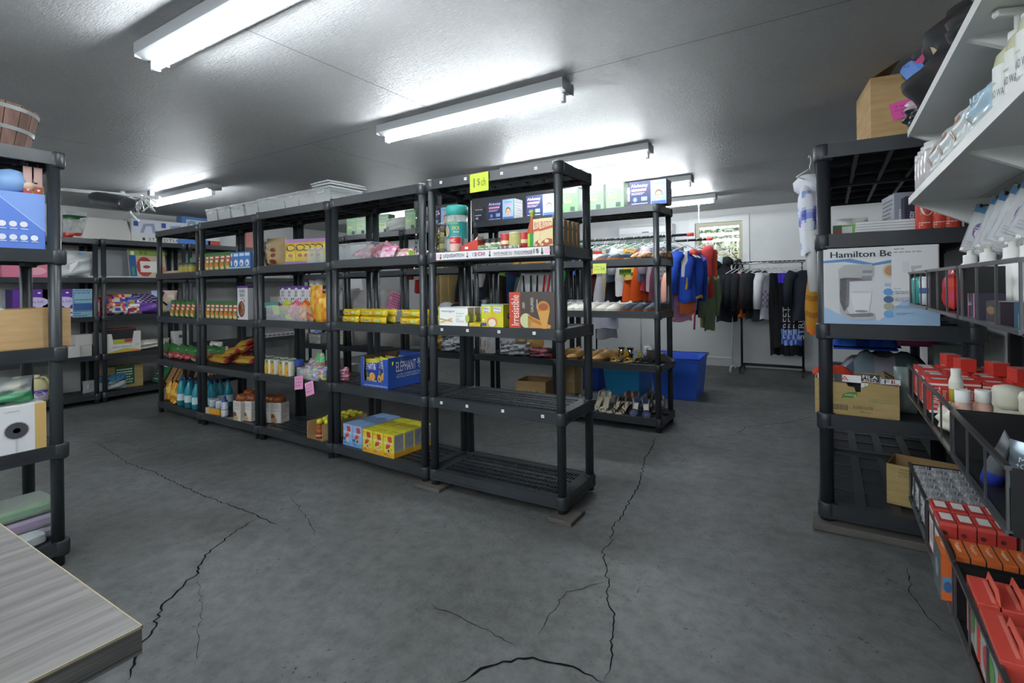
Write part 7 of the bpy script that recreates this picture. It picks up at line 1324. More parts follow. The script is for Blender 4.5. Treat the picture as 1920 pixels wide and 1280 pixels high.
# ================================================================== white wall shelves
SX, SYN, SYF = 0.265, 0.35, 2.455
def wall_shelf(z0, th, lab, seed):
    yc = (SYN+SYF)/2; root = empty('wall_shelf', (SX, SYF, floor_z(SX, SYF))); tag(root, lab, 'wall shelf', 'white wall shelves')
    b = MB(); w_ = XR-SX-0.002; L_ = SYF-SYN; 
    b.box(0, -L_, z0, w_*0.515, 0, z0+th, WHITEPAINT); b.box(w_*0.515, -L_, z0+0.004, w_*0.53, 0, z0+th, '#1c1c1c'); b.box(w_*0.53, -L_, z0, w_, 0, z0+th, WHITEPAINT); b.build('shelf_board', root)
    b = MB(); rg = random.Random(seed); y = 0
    k = [(-0.004, 0.0)]
    b.box(-0.006, -L_, z0-0.002, 0, 0, z0+th+0.002, WHITEPAINT)
    b.build('edge_strip', root)
    for yy in (-0.022, -0.92):
        b = MB(); b.prism([(0.004, z0), (w_, z0), (w_, z0-0.17), (w_-0.04, z0-0.17)], yy, yy+0.02, WHITEPAINT, 'y'); b.build('bracket', root)
    return root
wall_shelf(1.471, 0.022, 'lower white painted wall shelf on the right holding bagged bottles', 1)
wall_shelf(1.727, 0.022, 'upper white painted wall shelf on the right holding black bagged clothes', 2)
def rw(x, y, z): return Vector((x, y, z+floor_z(x, y)))
# upper: black clothes bag
bk_ = pouch('bagged_clothes', 0.42, 0.24, 0.16, patchwork(['#17181a', '#1f2023', '#26272a', '#1b1c1e', '#1a1a1c', '#2e2024'], 110, 7), [('e', 0.55, 0.62, 0.12, 0.16, '#c85a8a'), ('e', 0.5, 0.42, 0.10, 0.14, '#4a7ac4'), ('p', [(0.75, 0.7), (0.85, 0.85), (0.8, 0.45), (0.72, 0.5)], '#b0a07a')], seed=110, wr=0.8, rough=0.75)
tag(bk_, 'black bag of clothes with pink and blue print overhanging the upper wall shelf', 'bag'); bk_.location = rw(0.31, 2.12, 1.752); bk_.rotation_euler = (-0.15, 0, -math.pi/2)
o = pouch('bagged_clothes', 0.34, 0.16, 0.15, patchwork(['#17181a', '#232427', '#2b2c30'], 111, 7), seed=111, wr=0.8, rough=0.75); tag(o, 'flatter black bagged clothes nearer the camera on the upper wall shelf', 'bag'); o.location = rw(0.36, 1.75, 1.752); o.rotation_euler = (-0.2, 0, -math.pi/2)
o = pouch('clear_bag', 0.16, 0.10, 0.10, lambda u, v: CLEARFILM if v > 0.5 else '#2a2c30', seed=112, wr=0.6); tag(o, 'small clear and black bag at the far end of the upper wall shelf', 'bag'); o.location = rw(0.30, 2.40, 1.752); o.rotation_euler = (0, 0, -math.pi/2)
# lower: hand wash bottles, bagged blue, clear bottles
def wash():
    b = MB(); c = mat('#cfcfae', 0.25)
    b.lathe([(0.036, 0, c), (0.041, 0.012), (0.041, 0.13), (0.036, 0.155), (0.018, 0.175), (0.016, 0.182)], None, 20)
    def fm(u, v, e): a = math.pi+(u-0.5)*1.7; return Vector(((0.0415+e)*math.cos(a), (0.0415+e)*math.sin(a), 0.015+0.115*v))
    fr = ((0,)*3, (1, 0, 0), (0, 0, 1), (0, -1, 0), 1, 1)
    for k in range(6): b.gfx(fr, [('r', 1-(k+1)/6, 0, 1-k/6, 1, '#e4e6e2')], fm)
    fl = lambda u, v, e: fm(u, v, e+0.0007)
    b.gfx(fr, [T(0.12, 0.42, 0.9, 0.56, 'HAND WASH', '#5c6066'), ('l', 0.2, 0.66, 0.8, 0.72, 1, '#a8c8b4'), ('l', 0.2, 0.15, 0.85, 0.3, 2, '#b4b8ba')], fl)
    o = b.build('hand_wash_bottle'); k = MB(); k.lathe([(0.017, 0.178, '#e9ebea'), (0.017, 0.20), (0.007, 0.203), (0.007, 0.235)], None, 14); k.box(-0.045, -0.010, 0.233, 0.014, 0.010, 0.25, '#e9ebea', 0.004); k.build('pump', o); return o
hwb = wash()
HW = [(1.14, 0.325), (1.24, 0.325), (1.335, 0.33), (1.42, 0.33), (1.16, 0.45), (1.28, 0.45), (1.38, 0.45)]
HWl = ['pump hand wash bottle nearest the camera at the top right edge', 'second pump hand wash bottle from the camera on the lower wall shelf', 'third pump hand wash bottle from the camera on the lower wall shelf', 'farthest front pump hand wash bottle, beside the blue bag', 'pump hand wash bottle in the back row, nearest the camera', 'pump hand wash bottle in the middle of the back row', 'pump hand wash bottle in the back row, farthest']
series(hwb, 7, 'pump hand wash bottles', lambda i: HWl[i], lambda o, i: (setattr(o, 'location', rw(HW[i][1], HW[i][0], 1.4935)), setattr(o, 'scale', (0.95, 0.95, 0.95)), setattr(o, 'rotation_euler', (0, 0, 0.35 if i < 4 else 0.2))), 'bottle')
bb_ = pouch('wet_wipe_bag', 0.22, 0.17, 0.10, lambda u, v: mat('#a9c4d4', 0.2) if v > 0.42 else mat('#b8c2c6', 0.2), [T(0.2, 0.62, 0.7, 0.8, 'pure', '#cfe2ec')], seed=114, wr=0.4)
WW = [(1.36, 0.33, 0.17), (1.57, 0.32, 0.0), (1.78, 0.32, 0.0), (1.98, 0.32, 0.0)]
WL_ = ['blue topped clear pack nearest the hand wash bottles', 'clear and blue pack with printed wooden brush, second from the hand wash', 'clear and blue pack with printed wooden brush, third from the hand wash', 'clear and blue pack farthest along the lower wall shelf']
bb2 = pouch('brush_pack', 0.17, 0.15, 0.09, lambda u, v: '#4a62b0' if v < 0.12 else ('#b0c8d8' if u < 0.12 or v > 0.9 else '#c6cccc'), [('e', 0.4, 0.5, 0.06, 0.3, '#b88a72'), ('r', 0.2, 0.2, 0.24, 0.85, '#e8ecee'), ('r', 0.7, 0.2, 0.74, 0.85, '#e8ecee')], seed=115, wr=0.4)
tag(bb_, WL_[0], 'pack'); bb_.scale = (0.75, 1, 0.85); bb_.location = rw(0.335, 1.555, 1.495); bb_.rotation_euler = (0, 0, -math.pi/2)
series(bb2, 3, 'clear brush packs', lambda i: WL_[i+1], lambda o, i: (setattr(o, 'location', rw(0.33, 1.74+0.18*i, 1.495)), setattr(o, 'rotation_euler', (0, 0, -math.pi/2))), 'pack')
cbt = bottle('clear_canister', [(0.033, 0, '#b89a8c'), (0.035, 0.008, mat('#c9c4c4', 0.1)), (0.035, 0.12, '#a8a4a4'), (0.035, 0.128, '#dfe1e2'), (0.034, 0.150)], 18)
series(cbt, 4, 'clear canisters', lambda i: ordn(i, 4, 'nearest', 'farthest')+' clear striped canister at the far end of the lower wall shelf', lambda o, i: setattr(o, 'location', rw(0.31, 2.205+0.072*i, 1.4935)), 'canister')
o = bottle('white_tube', [(0.018, 0, '#e2e4e6'), (0.018, 0.10)], 14); tag(o, 'small white tube hanging at the end of the lower wall shelf', 'tube'); o.location = rw(0.30, 2.42, 1.494)
# nails with hanging gloves packs
HKY = [1.72, 1.86, 1.955, 2.08, 2.17, 2.38]
for i, y in enumerate(HKY):
    b = MB(); b.lathe([(0.003, 0), (0.003, 0.175), (0.0065, 0.175), (0.0065, 0.181)], mat('#2c2e30', 0.4, 0.6), 10, (0, 0, 0), ax=(-1, 0, 0)); o = b.build('wall_hook'); tag(o, ordn(i, 6, 'nearest', 'farthest')+' of the black wall hooks under the lower white shelf', 'hook', 'black wall hooks'); o.location = rw(XR, y, 1.436)
def blister():
    b = MB(); b.box(-0.040, -0.003, -0.165, 0.040, 0.003, -0.006, mat('#dadade', 0.25), 0.001)
    b.box(-0.043, -0.005, -0.172, 0.043, 0.005, 0.0, CLEARFILM, 0.002);
    b.gfx(((-0.040, -0.0055, -0.165), (1, 0, 0), (0, 0, 1), (0, -1, 0), 0.08, 0.16), [('r', 0.0, 0.86, 0.5, 1.0, '#5a9ac8'), ('r', 0.5, 0.76, 1.0, 1.0, '#d4d23a'), ('e', 0.5, 0.48, 0.26, 0.18, '#6a5a8c'), ('e', 0.5, 0.42, 0.16, 0.10, '#d8d2e0'), ('l', 0.3, 0.46, 0.7, 0.56, 2, '#e8e6ee'), ('l', 0.15, 0.08, 0.85, 0.24, 3, '#b4b4ba')])
    return b.build('blister_pack')
bl_ = blister()
BPx = [(0, 0), (1, 0), (2, 0), (3, 0), (4, 0), (5, 0), (2, 1), (4, 1)]
def f(o, i):
    k, r_ = BPx[i]; o.location = rw(0.475+0.05*r_, HKY[k]-0.01, 1.432); o.rotation_euler = (0.0, 0.50-0.10*k*0.3, -0.75)
series(bl_, 8, 'hanging blister packs', lambda i: (ordn(i, 6, 'nearest', 'farthest')+' hanging clear blister pack with purple oval, on the wall hooks') if i < 6 else 'clear blister pack hanging behind the '+('third' if i == 6 else 'fifth')+' one on its hook', f, 'blister pack')

# ================================================================== black display rack with baskets on the right wall
rack = empty('basket_rack', (0.45, 1.0, 0)); tag(rack, 'black wire and panel basket rack on the right wall with three tiers', 'display rack')
RZ = floor_z(0.45, 1.9)
b = MB(); b.box(0.145, 0.12, 0.06, 0.160, 1.60, 1.30, mat('#1d1e20', 0.5)); b.build('back_panel', rack).location.z = RZ
for y in (0.12, 0.62, 1.10, 1.58):
    b = MB(); b.box(0.115, y, 0.0, 0.144, y+0.03, 1.30, mat('#202124', 0.4)); b.build('upright', rack).location.z = RZ
b = MB(); b.box(0.09, 0.95, 0.90, 0.11, 1.30, 1.06, '#c9c9c4'); b.build('white_panel', rack).location.z = RZ
def basket(y0, y1, z0, z1, x0=0.265, x1=0.56, solid=None):
    b = MB(); m = mat('#6f7072', 0.28, 0.75); r_ = 0.004
    X0, X1 = x0-0.45, x1-0.45; Y0, Y1 = y0-1.0, y1-1.0
    b.box(X0-0.005, Y0, z1-0.008, X0+0.005, Y1, z1, m); b.box(X0-0.005, Y0, z0, X0+0.005, Y1, z0+0.008, m)
    for k in range(4):
        y = Y0+(Y1-Y0)*k/3; y = min(max(y, Y0+0.006), Y1-0.006); b.box(X0-0.002, y-0.003, z0, X0+0.002, y+0.003, z1, m)
    sd = mat('#17181a', 0.45)
    b.box(X0+0.003, Y0+0.001, z0, X1, Y0+0.004, z1-0.004, sd); b.box(X0+0.003, Y1-0.004, z0, X1, Y1-0.001, z1-0.004, sd); b.box(X0, Y0, z0-0.002, X1, Y1, z0+0.003, sd); b.box(X1-0.004, Y0, z0, X1, Y1, z1, sd)
    o = b.build('basket', rack); o.location.z = RZ; return o
YS = [(0.80, 1.20), (1.23, 1.71), (1.73, 2.16), (2.18, 2.58)]
for k, (y0, y1) in enumerate(((1.14, 1.59), (1.62, 2.05), (2.08, 2.50))): basket(y0, y1, 1.088, 1.215, x1=0.50)
for k, (y0, y1) in enumerate(YS[1:]): basket(y0, y1, 0.727, 0.85)
for k, (y0, y1) in enumerate(YS): basket(y0, y1, 0.31, 0.455)
def inb(o, x, y, z, rz=0.0, rx=0.0, ry=0.0): o.location = rw(x, y, z); o.rotation_euler = (rx, ry, rz); return o
HP = -math.pi/2   # face -x (the aisle)
# top tier: white lotion pumps, small boxes
lot = bottle('lotion_bottle', [(0.036, 0, '#e4e4de'), (0.038, 0.008, '#e9e9e4'), (0.038, 0.15), (0.022, 0.168, '#f0f0ec'), (0.022, 0.195), (0.010, 0.198), (0.010, 0.215)], 18)
k = MB(); k.box(-0.03, -0.009, 0.213, 0.012, 0.009, 0.225, '#eeeeea', 0.003); k.build('pump', lot)
LT = [(1.53, 0.37), (1.61, 0.36), (1.80, 0.41), (1.88, 0.37), (2.03, 0.36)]
series(lot, 5, 'white lotion bottles', lambda i: ordn(i, 5, 'nearest', 'farthest')+' white pump lotion bottle standing in the top basket', lambda o, i: (inb(o, LT[i][1], LT[i][0], 1.095, 0.3), setattr(o, 'scale', (0.8, 0.8, 0.82))), 'bottle')
o = pack('pink_soap_box', 0.085, 0.05, 0.066, '#3a3446', F=[('r', 0, 0, 0.12, 1, '#d88ab0'), ('r', 0.88, 0, 1, 1, '#d88ab0'), ('r', 0, 0.0, 1, 0.1, '#d88ab0'), T(0.25, 0.55, 0.7, 0.68, 'Eau Bio', '#e8e0ec')]); tag(o, 'dark soap box with pink flower border in the top basket', 'box'); inb(o, 0.275, 1.545, 1.093, HP); o.scale = (0.8, 1, 0.9)
o = pack('gold_box', 0.13, 0.06, 0.045, '#3a3038', F=[('e', 0.4, 0.6, 0.3, 0.2, '#8a6a3a')], T=[('r', 0, 0, 1, 1, '#a89a9c')]); tag(o, 'flat dark box with gold ornament in the top basket', 'box'); inb(o, 0.285, 1.42, 1.093, HP); o.scale = (0.8, 1, 1)
o = pack('blue_box', 0.07, 0.05, 0.05, '#2a4a6c', F=[('r', 0.4, 0, 0.7, 0.6, '#5ab0a0')]); tag(o, 'small blue box at the near end of the top basket', 'box'); inb(o, 0.285, 1.24, 1.093, HP)
rp = pouch('red_pouch', 0.11, 0.13, 0.05, patchwork(['#c83a34', '#d04a3c', '#c03a5a', '#b82c2c'], 120, 5), seed=120)
series(rp, 2, 'red pouches in the top basket', lambda i: ('red and pink pouch at the left of the middle top basket', 'red pouch at the right of the middle top basket')[i], lambda o, i: (inb(o, 0.31+0.03*i, 2.0-0.05*i, 1.095, HP), setattr(o, 'scale', (0.8, 0.8, 0.9))), 'pouch')
o = bottle('teal_mouthwash', [(0.035, 0, mat('#4aa8a4', 0.15)), (0.037, 0.09), (0.03, 0.10)], 16); tag(o, 'teal mouthwash bottle in the farthest top basket', 'bottle'); inb(o, 0.30, 2.44, 1.095)
o = bottle('white_tube', [(0.016, 0, '#dfe3ea'), (0.018, 0.04, '#3a5a9a'), (0.018, 0.06, '#e6e8ec'), (0.016, 0.10)], 12); tag(o, 'small white and blue tube beside the teal mouthwash', 'tube'); inb(o, 0.29, 2.32, 1.095)
# middle tier: pain relief boxes
ty = pack('medicine_box', 0.062, 0.062, 0.105, '#c83a30', F=[('r', 0, 0.84, 1, 0.9, '#e8d4d0'), ('r', 0, 0.0, 1, 0.08, '#e8e4e2'), T(0.10, 0.12, 0.46, 0.8, 'TYLENOL', '#f4efec', 'dn'), T(0.55, 0.2, 0.72, 0.7, 'Extra fort', '#f0d8d4', 'dn')], R_=[('r', 0.08, 0.05, 0.92, 0.82, '#d4d8d6'), ('l', 0.12, 0.1, 0.88, 0.78, 10, '#8a9490')], L=[('r', 0.08, 0.05, 0.92, 0.82, '#c83a30')], T=[('r', 0.2, 0.25, 0.8, 0.75, '#dcdad8')], rough=0.3)
n = 0
for j in range(5):
    for i in range(4):
        o = ty if n == 0 else dup(ty)
        tag(o, 'red and white medicine box, %s rank from the far end, %s from the aisle' % (ORD[4-j], ORD[i]), 'box', 'red and white medicine boxes'); inb(o, 0.268+0.065*i, 2.135+0.076*j, 0.758+0.004*((i+j) % 2), 0.0 if j == 0 else HP if (i+j) % 2 else 0.0); o.location.x += 0.031 if o.rotation_euler.z == 0 else 0; o.location.y -= 0.031 if o.rotation_euler.z == 0 else 0; n += 1
for i, (x, y, lab) in enumerate(((0.40, 2.30, 'red medicine box lying on top of the others, nearest the cotton rolls'), (0.47, 2.24, 'red medicine box lying on top at the right of the boxes'), (0.50, 2.12, 'red medicine box lying on top, farthest right'), (0.38, 2.42, 'red medicine box lying on top at the far back'))):
    o = dup(ty); tag(o, lab, 'box', 'stacked medicine boxes'); inb(o, x, y, 0.908, 0.15, -math.pi/2); o.scale = (0.7, 0.7, 0.6)
cot = bottle('cotton_roll', [(0.03, 0, mat('#dedccb', 0.5)), (0.055, 0.01), (0.062, 0.03), (0.060, 0.06), (0.064, 0.09), (0.055, 0.115), (0.02, 0.125)], 16)
CR = [(2.04, 0.41, 0.74), (2.04, 0.48, 0.74), (1.95, 0.43, 0.74), (1.95, 0.50, 0.74), (2.03, 0.44, 0.80), (1.95, 0.48, 0.80)]
series(cot, 6, 'wrapped cotton rolls', lambda i: ['far left', 'far right', 'near left', 'near right', 'upper far', 'upper near'][i]+' cream wrapped cotton roll behind the pink bottles', lambda o, i: (inb(o, CR[i][1], CR[i][0], CR[i][2], HP), setattr(o, 'scale', (0.58, 0.6, 0.58))), 'roll')
o = pouch('cotton_roll', 0.26, 0.11, 0.10, lambda u, v: mat('#d5d3c4', 0.4), seed=131, wr=0.4); tag(o, 'white cloth packet lying in the middle tier basket behind the frame', 'packet'); inb(o, 0.31, 1.97, 0.735, HP); o.scale = (0.6, 0.7, 0.7)
pkb = bottle('pink_lotion', [(0.030, 0, '#c9a090'), (0.034, 0.01, '#d4ac9a'), (0.034, 0.09), (0.026, 0.105, '#e6e6e2'), (0.028, 0.108), (0.028, 0.15)], 18)
PL_ = [(0.305, 1.83, 'pink lotion bottle with white cap, farther'), (0.35, 1.85, 'pink lotion bottle with white cap, nearer')]
series(pkb, 2, 'pink lotion bottles', lambda i: PL_[i][2]+' in the middle tier', lambda o, i: (inb(o, PL_[i][0], PL_[i][1], 0.775), setattr(o, 'scale', (0.62, 0.62, 0.72))), 'bottle')
o = bottle('oil_bottle', [(0.027, 0, mat('#b8a83a', 0.15)), (0.029, 0.07, '#d8d6c8'), (0.029, 0.10, '#e4e2da'), (0.020, 0.125), (0.020, 0.155)], 18); tag(o, 'yellow oil bottle with white pump behind the pink lotion bottles', 'bottle'); inb(o, 0.325, 2.04, 0.80); o.scale = (0.62, 0.62, 0.72)
# tubes in near middle basket
def tube_(c1, c2, h_, name='cream_tube'):
    b = MB(); n = 14; st_ = []
    for j in range(9):
        t = j/8; st_.append((0.028*(1-t)**0.3 if t < 1 else 0.002, t*h_))
    b.lathe([(0.027, 0, c1), (0.028, h_*0.28, c2), (0.029, h_*0.3), (0.028, h_*0.8), (0.027, h_)], None, n)
    b.v = [(x*(1+0.25*z/h_), y*(1-0.93*max(0, z/h_-0.25)/0.75), z) for x, y, z in b.v]; return b
b = tube_('#2c3ea8', '#5a5f64', 0.155); o = b.build('cream_tube'); tag(o, 'grey and royal blue cream tube leaning in the near basket', 'tube'); inb(o, 0.30, 1.52, 0.735, HP, -0.15, 0.35); o.scale = (0.75, 0.75, 0.8)
b = pouch_mb(0.17, 0.13, 0.05, lambda u, v: mat('#7c8a94', 0.25, 0.5) if v > 0.3 else '#3f9a8c', [T(0.35, 0.62, 0.75, 0.72, 'MEN', '#e8ecee'), T(0.3, 0.5, 0.78, 0.6, '+CARE', '#e8ecee'), ('p', [(0.45, 0.76), (0.62, 0.9), (0.7, 0.8), (0.55, 0.74)], '#e2e6ea'), ('l', 0.25, 0.06, 0.75, 0.24, 2, '#cfe8e2')], seed=133, wr=0.1); o = b.build('soap_pouch'); tag(o, 'silver and teal mens care pouch at the right edge of the near basket', 'pouch'); inb(o, 0.33, 1.38, 0.76, HP+0.55, -0.1); o.scale = (0.62, 0.6, 0.75)
o = pack('white_pill_box', 0.10, 0.09, 0.10, '#c9ccd0', F=[('r', 0, 0, 0.2, 1, '#d8d8dc'), ('l', 0.2, 0.3, 0.8, 0.8, 3, '#5a6ab0')], T=[('l', 0.2, 0.2, 0.8, 0.8, 3, '#8a8c90')]); tag(o, 'white and grey box standing at the right edge of the picture, middle tier', 'box'); inb(o, 0.31, 1.27, 0.745, HP); o.scale = (0.6, 0.6, 0.9)
# lowest tier
sl = pouch('silver_sachet', 0.10, 0.14, 0.012, patchwork(['#a8acae', '#b4b6b8', '#9c9ea2', '#c8cacc'], 140, 12), seed=140, wr=0.9)
sl2 = pouch('silver_sachet', 0.10, 0.14, 0.012, patchwork(['#6a6c70', '#8a8c90', '#a4a6a8', '#c0c2c4'], 141, 12), [('e', 0.5, 0.6, 0.3, 0.2, '#c8a8b4')], seed=141, wr=0.9)
for i in range(33):
    o = (sl if i % 2 else sl2) if i < 2 else dup(sl if i % 2 else sl2); r_ = i//11
    tag(o, 'silver sachet, %s from the near end, %s file, lowest far basket' % (ORD[i % 11], ('aisle side', 'middle', 'wall side')[r_]), 'sachet', 'silver foil sachets'); inb(o, 0.295+0.052*r_, 2.21+0.036*(i % 11), 0.322, 0.12*((i*3) % 4-1.5)/2, 0.28); o.scale = (0.5, 1, 1)
sc_ = pack('scale_box', 0.075, 0.055, 0.145, '#b83a34', F=[('r', 0.0, 0.93, 1, 1, '#c8564c'), ('e', 0.30, 0.80, 0.15, 0.04, '#4a2c28'), T(0.62, 0.12, 0.78, 0.6, 'BALANCE', '#f0dcd8', 'dn'), T(0.36, 0.12, 0.50, 0.68, 'ÉLECTRONIQUE', '#f0dcd8', 'dn'), T(0.12, 0.2, 0.24, 0.58, 'PORTATIVE', '#f0dcd8', 'dn'), ('e', 0.7, 0.66, 0.09, 0.04, '#3a1f1c'), ('e', 0.7, 0.66, 0.05, 0.022, '#d8b8b0'), ('e', 0.6, 0.06, 0.2, 0.05, '#d8d4d4')],
           L=[('r', 0.1, 0.05, 0.9, 0.9, '#dcd4d0'), ('r', 0.2, 0.2, 0.8, 0.6, '#a8a4a4')], T=[('r', 0.2, 0.25, 0.9, 0.85, '#d8d4d0')])
SBp = [(0.30, 2.12), (0.38, 2.11), (0.46, 2.10), (0.555, 2.10), (0.30, 2.04), (0.38, 2.03), (0.50, 2.03)]
SBl = ['far', 'second far', 'third far', 'fourth far']
for i in range(10):
    o = sc_ if i == 0 else dup(sc_); r_, k = i//5, i % 5
    tag(o, 'red portable scale box, %s from the aisle in the %s rank' % (ORD[k], ('farther', 'nearer')[r_]), 'box', 'red portable scale boxes'); inb(o, 0.286+0.042*k+(0.012 if k > 3 else 0), 2.03 if r_ == 0 else 1.93, 0.325, 0.0); o.scale = (0.53, 1.6, 1.05)
orx = pack('orange_box', 0.052, 0.13, 0.135, '#c8642c', F=[('r', 0.1, 0.2, 0.9, 0.5, '#5a8ab0'), ('e', 0.5, 0.3, 0.3, 0.12, '#3a5a8a')], L=[('r', 0, 0, 1, 1, '#4c5a60'), ('e', 0.5, 0.5, 0.2, 0.2, '#8a8f94')], T=[('l', 0.35, 0.2, 0.65, 0.85, 1, '#f0c8a4'), T(0.3, 0.25, 0.7, 0.8, 'Propolan', '#f4d8bc', 'dn')])
series(orx, 6, 'orange boxes', lambda i: ordn(i, 6, 'nearest to the aisle', 'farthest from the aisle')+' of six orange medicine boxes in the lowest tier', lambda o, i: (inb(o, 0.262+0.0315*i, 1.785, 0.318), setattr(o, 'scale', (0.56, 0.85, 0.95))), 'box')
o = pack('snack_bar_pack', 0.12, 0.09, 0.035, '#c83a2c', F=[('r', 0.1, 0.4, 0.9, 0.7, '#d8b02a')]); tag(o, 'small red and yellow packet at the bottom of the lowest tier beside the aisle', 'packet'); inb(o, 0.275, 1.745, 0.32, HP); o.scale = (0.5, 0.6, 0.9)
rd = pack('red_folder_box', 0.062, 0.20, 0.13, '#c84a3e', F=[('r', 0.1, 0.1, 0.9, 0.9, '#c2463a')], L=[('r', 0.08, 0.05, 0.92, 0.8, '#9aa8a0'), ('e', 0.4, 0.4, 0.2, 0.24, '#b8384a'), ('e', 0.65, 0.5, 0.15, 0.2, '#5a8a4a'), ('l', 0.1, 0.8, 0.9, 0.95, 1, '#e8d8d4')], T=[('r', 0.70, 0.1, 0.9, 0.9, '#d8786a')])
def f(o, i): (inb(o, (0.290, 0.284, 0.330, 0.370, 0.410, 0.325, 0.366)[i], (1.505, 1.30, 1.50, 1.49, 1.49, 1.31, 1.30)[i], 0.335, -0.03, 0.0, 0.0), setattr(o, 'scale', (0.60, 0.66 if i != 1 else 0.95, 1.02)))
RDl = ['red carton by the aisle, farther one of the nearest basket', 'red carton by the aisle, nearest the camera', 'red carton second from the aisle, far rank', 'red carton third from the aisle, far rank', 'red carton fourth from the aisle, far rank', 'red carton second from the aisle, near rank', 'red carton third from the aisle, near rank']
series(rd, 7, 'red cartons with hanging flaps', lambda i: RDl[i], f, 'box')
hk_ = MB(); hk_.prism([(0, 0), (0.03, 0), (0.04, 0.008), (0.10, 0.012), (0.12, 0.0), (0.10, 0.03), (0.02, 0.03)], -0.001, 0.001, mat('#d4604e', 0.35), 'x')
hs = hk_.build('header_card')
HD = [(0.312, 1.505), (0.306, 1.31), (0.352, 1.50), (0.392, 1.49)]
series(hs, 4, 'red header cards', lambda i: ('red header card rising from the farther aisle side carton', 'red header card rising from the nearest carton', 'red header card rising from the second carton from the aisle', 'red header card rising from the third carton from the aisle')[i], lambda o, i: inb(o, HD[i][0]-0.003, HD[i][1], 0.469), 'card')
# ================================================================== back of the room
def bin_(w, d, h, c, lab, x, y, rz=0.0, L=True):
    root = empty('storage_tote'); b = MB(); m = mat(c, 0.35); k = 0.82
    def rect(s_, z): return [(-w/2*s_, -d/2*s_, z), (w/2*s_, -d/2*s_, z), (w/2*s_, d/2*s_, z), (-w/2*s_, d/2*s_, z)]
    rs = [rect(k, 0), rect(0.95, h*0.86), rect(0.985, h*0.87), rect(0.99, h*0.93), rect(0.95, h*0.935), rect(0.80, 0.012)]
    vs = [p for r_ in rs for p in r_]; fs = [(3, 2, 1, 0)]
    for j in range(5):
        for i in range(4): fs.append((4*j+i, 4*j+(i+1) % 4, 4*j+4+(i+1) % 4, 4*j+4+i))
    fs.append((20, 21, 22, 23)); b.raw(vs, fs, m)
    for sx in (-0.25, 0.25):   # front ribs
        b.prism([(sx*w-0.035, 0.02), (sx*w+0.035, 0.02), (sx*w+0.04, h*0.84), (sx*w-0.04, h*0.84)], -d/2*0.955, -d/2*0.955+0.012, m, 'y') if False else None
    if L: b.gfx(((-w/2*0.3, -d/2*0.945-0.004, h*0.68), (1, 0, 0), (0, 0, 1), (0, -1, 0), 0.11, 0.075), [('r', 0, 0, 1, 1, '#d8dce0'), ('r', 0.05, 0.05, 0.95, 0.92, '#2a3a5a'), ('l', 0.1, 0.1, 0.9, 0.8, 3, '#d8dce0')])
    b.build('body', root); r_ = MB(); r_.tube([(-w/2, -d/2, h*0.93), (w/2, -d/2, h*0.93), (w/2, d/2, h*0.93), (-w/2, d/2, h*0.93)], 0.012, m, 6, closed=True); r_.build('rim', root)
    tag(root, lab, 'storage tote', 'open storage totes'); root.location = (x, y, floor_z(x, y)); root.rotation_euler = (0, 0, rz); return root
bin_(0.50, 0.62, 0.45, '#2f66e0', 'large royal blue open plastic tote at the end of the shoe shelving', -1.38, 5.62, 0.05, False)
bin_(0.44, 0.60, 0.42, '#2fa6e6', 'lighter teal blue open plastic tote between two darker ones', -1.92, 5.58, 0.0)
bin_(0.46, 0.60, 0.42, '#2a5ad0', 'dark blue open plastic tote at the left, partly behind the shelving', -2.42, 5.66, 0.0)
# wall mounted air conditioner
ac = empty('air_conditioner', (0, 0, 0)); tag(ac, 'white wall-mounted air conditioner on the far wall left of the window', 'air conditioner')
x0 = aty_x = None
def at_y(px, py, y):
    d = ray(px, py); t = y/d.y; p = CAM+d*t; return p.x, p.z
xa, za = at_y(1162, 452, YF-0.2); xb, zb = at_y(1260, 418, YF-0.2)
b = MB(); b.prism([(YF-0.001, za), (YF-0.20, za+0.02), (YF-0.23, za+0.10), (YF-0.21, zb-0.03), (YF-0.17, zb), (YF-0.001, zb)], xa, xb, mat('#e4e6e8', 0.35), 'x'); b.gfx(((xa, YF-0.232, za+0.09), (1, 0, 0), (0, 0, 1), (0, -1, 0), xb-xa, 0.05), [('r', 0.45, 0.2, 0.58, 0.5, '#7a7c80')]); b.build('casing', ac)
b = MB(); b.box(xa+0.05, YF-0.21, za+0.018, xb-0.05, YF-0.10, za+0.026, '#b8babc'); b.build('vent_flap', ac)
# shipping of rails -------------------------------------------------
def rail(px0, py0, px1, py1, y, lab, endc='#d8443a'):
    xa, za = at_y(px0, py0, y); xb, zb = at_y(px1, py1, y); z = (za+zb)/2
    root = empty('clothes_rail', (xa, y, z)); tag(root, lab, 'clothes rail', 'suspended clothes rails')
    b = MB(); b.lathe([(0.015, 0), (0.015, xb-xa)], mat('#33363a', 0.4, 0.5), 12, ax=(1, 0, 0)); b.build('rail_pipe', root)
    b = MB(); b.lathe([(0.020, 0), (0.020, 0.07)], mat(endc, 0.5), 12, (xb-xa-0.05, 0, 0), ax=(1, 0, 0)); b.build('end_cap', root)
    for k in (0.02, 0.5, 0.96):
        x = (xb-xa)*k; b = MB(); zt = CEIL+floor_z(xa+x, y)-z; n = int(zt/0.03)
        for i in range(n):
            zz = 0.016+i*(zt-0.018)/n; hh = (zt-0.018)/n*0.62; a = (0.006, 0) if i % 2 else (0, 0.006)
            b.tube([(x-a[0], -a[1], zz), (x+a[0], a[1], zz), (x+a[0], a[1], zz+hh*1.5), (x-a[0], -a[1], zz+hh*1.5)], 0.0018, mat('#d4d6d8', 0.4, 0.6), 4, closed=True)
        b.build('chain', root)
    return xa, xb, z
r1 = rail(650, 475, 1297, 447, 5.9, 'black suspended clothes rail with red end, the nearer one')
r2 = rail(900, 470, 1333, 452, 6.45, 'black suspended clothes rail with red end, the farther one')
_cnt = {}
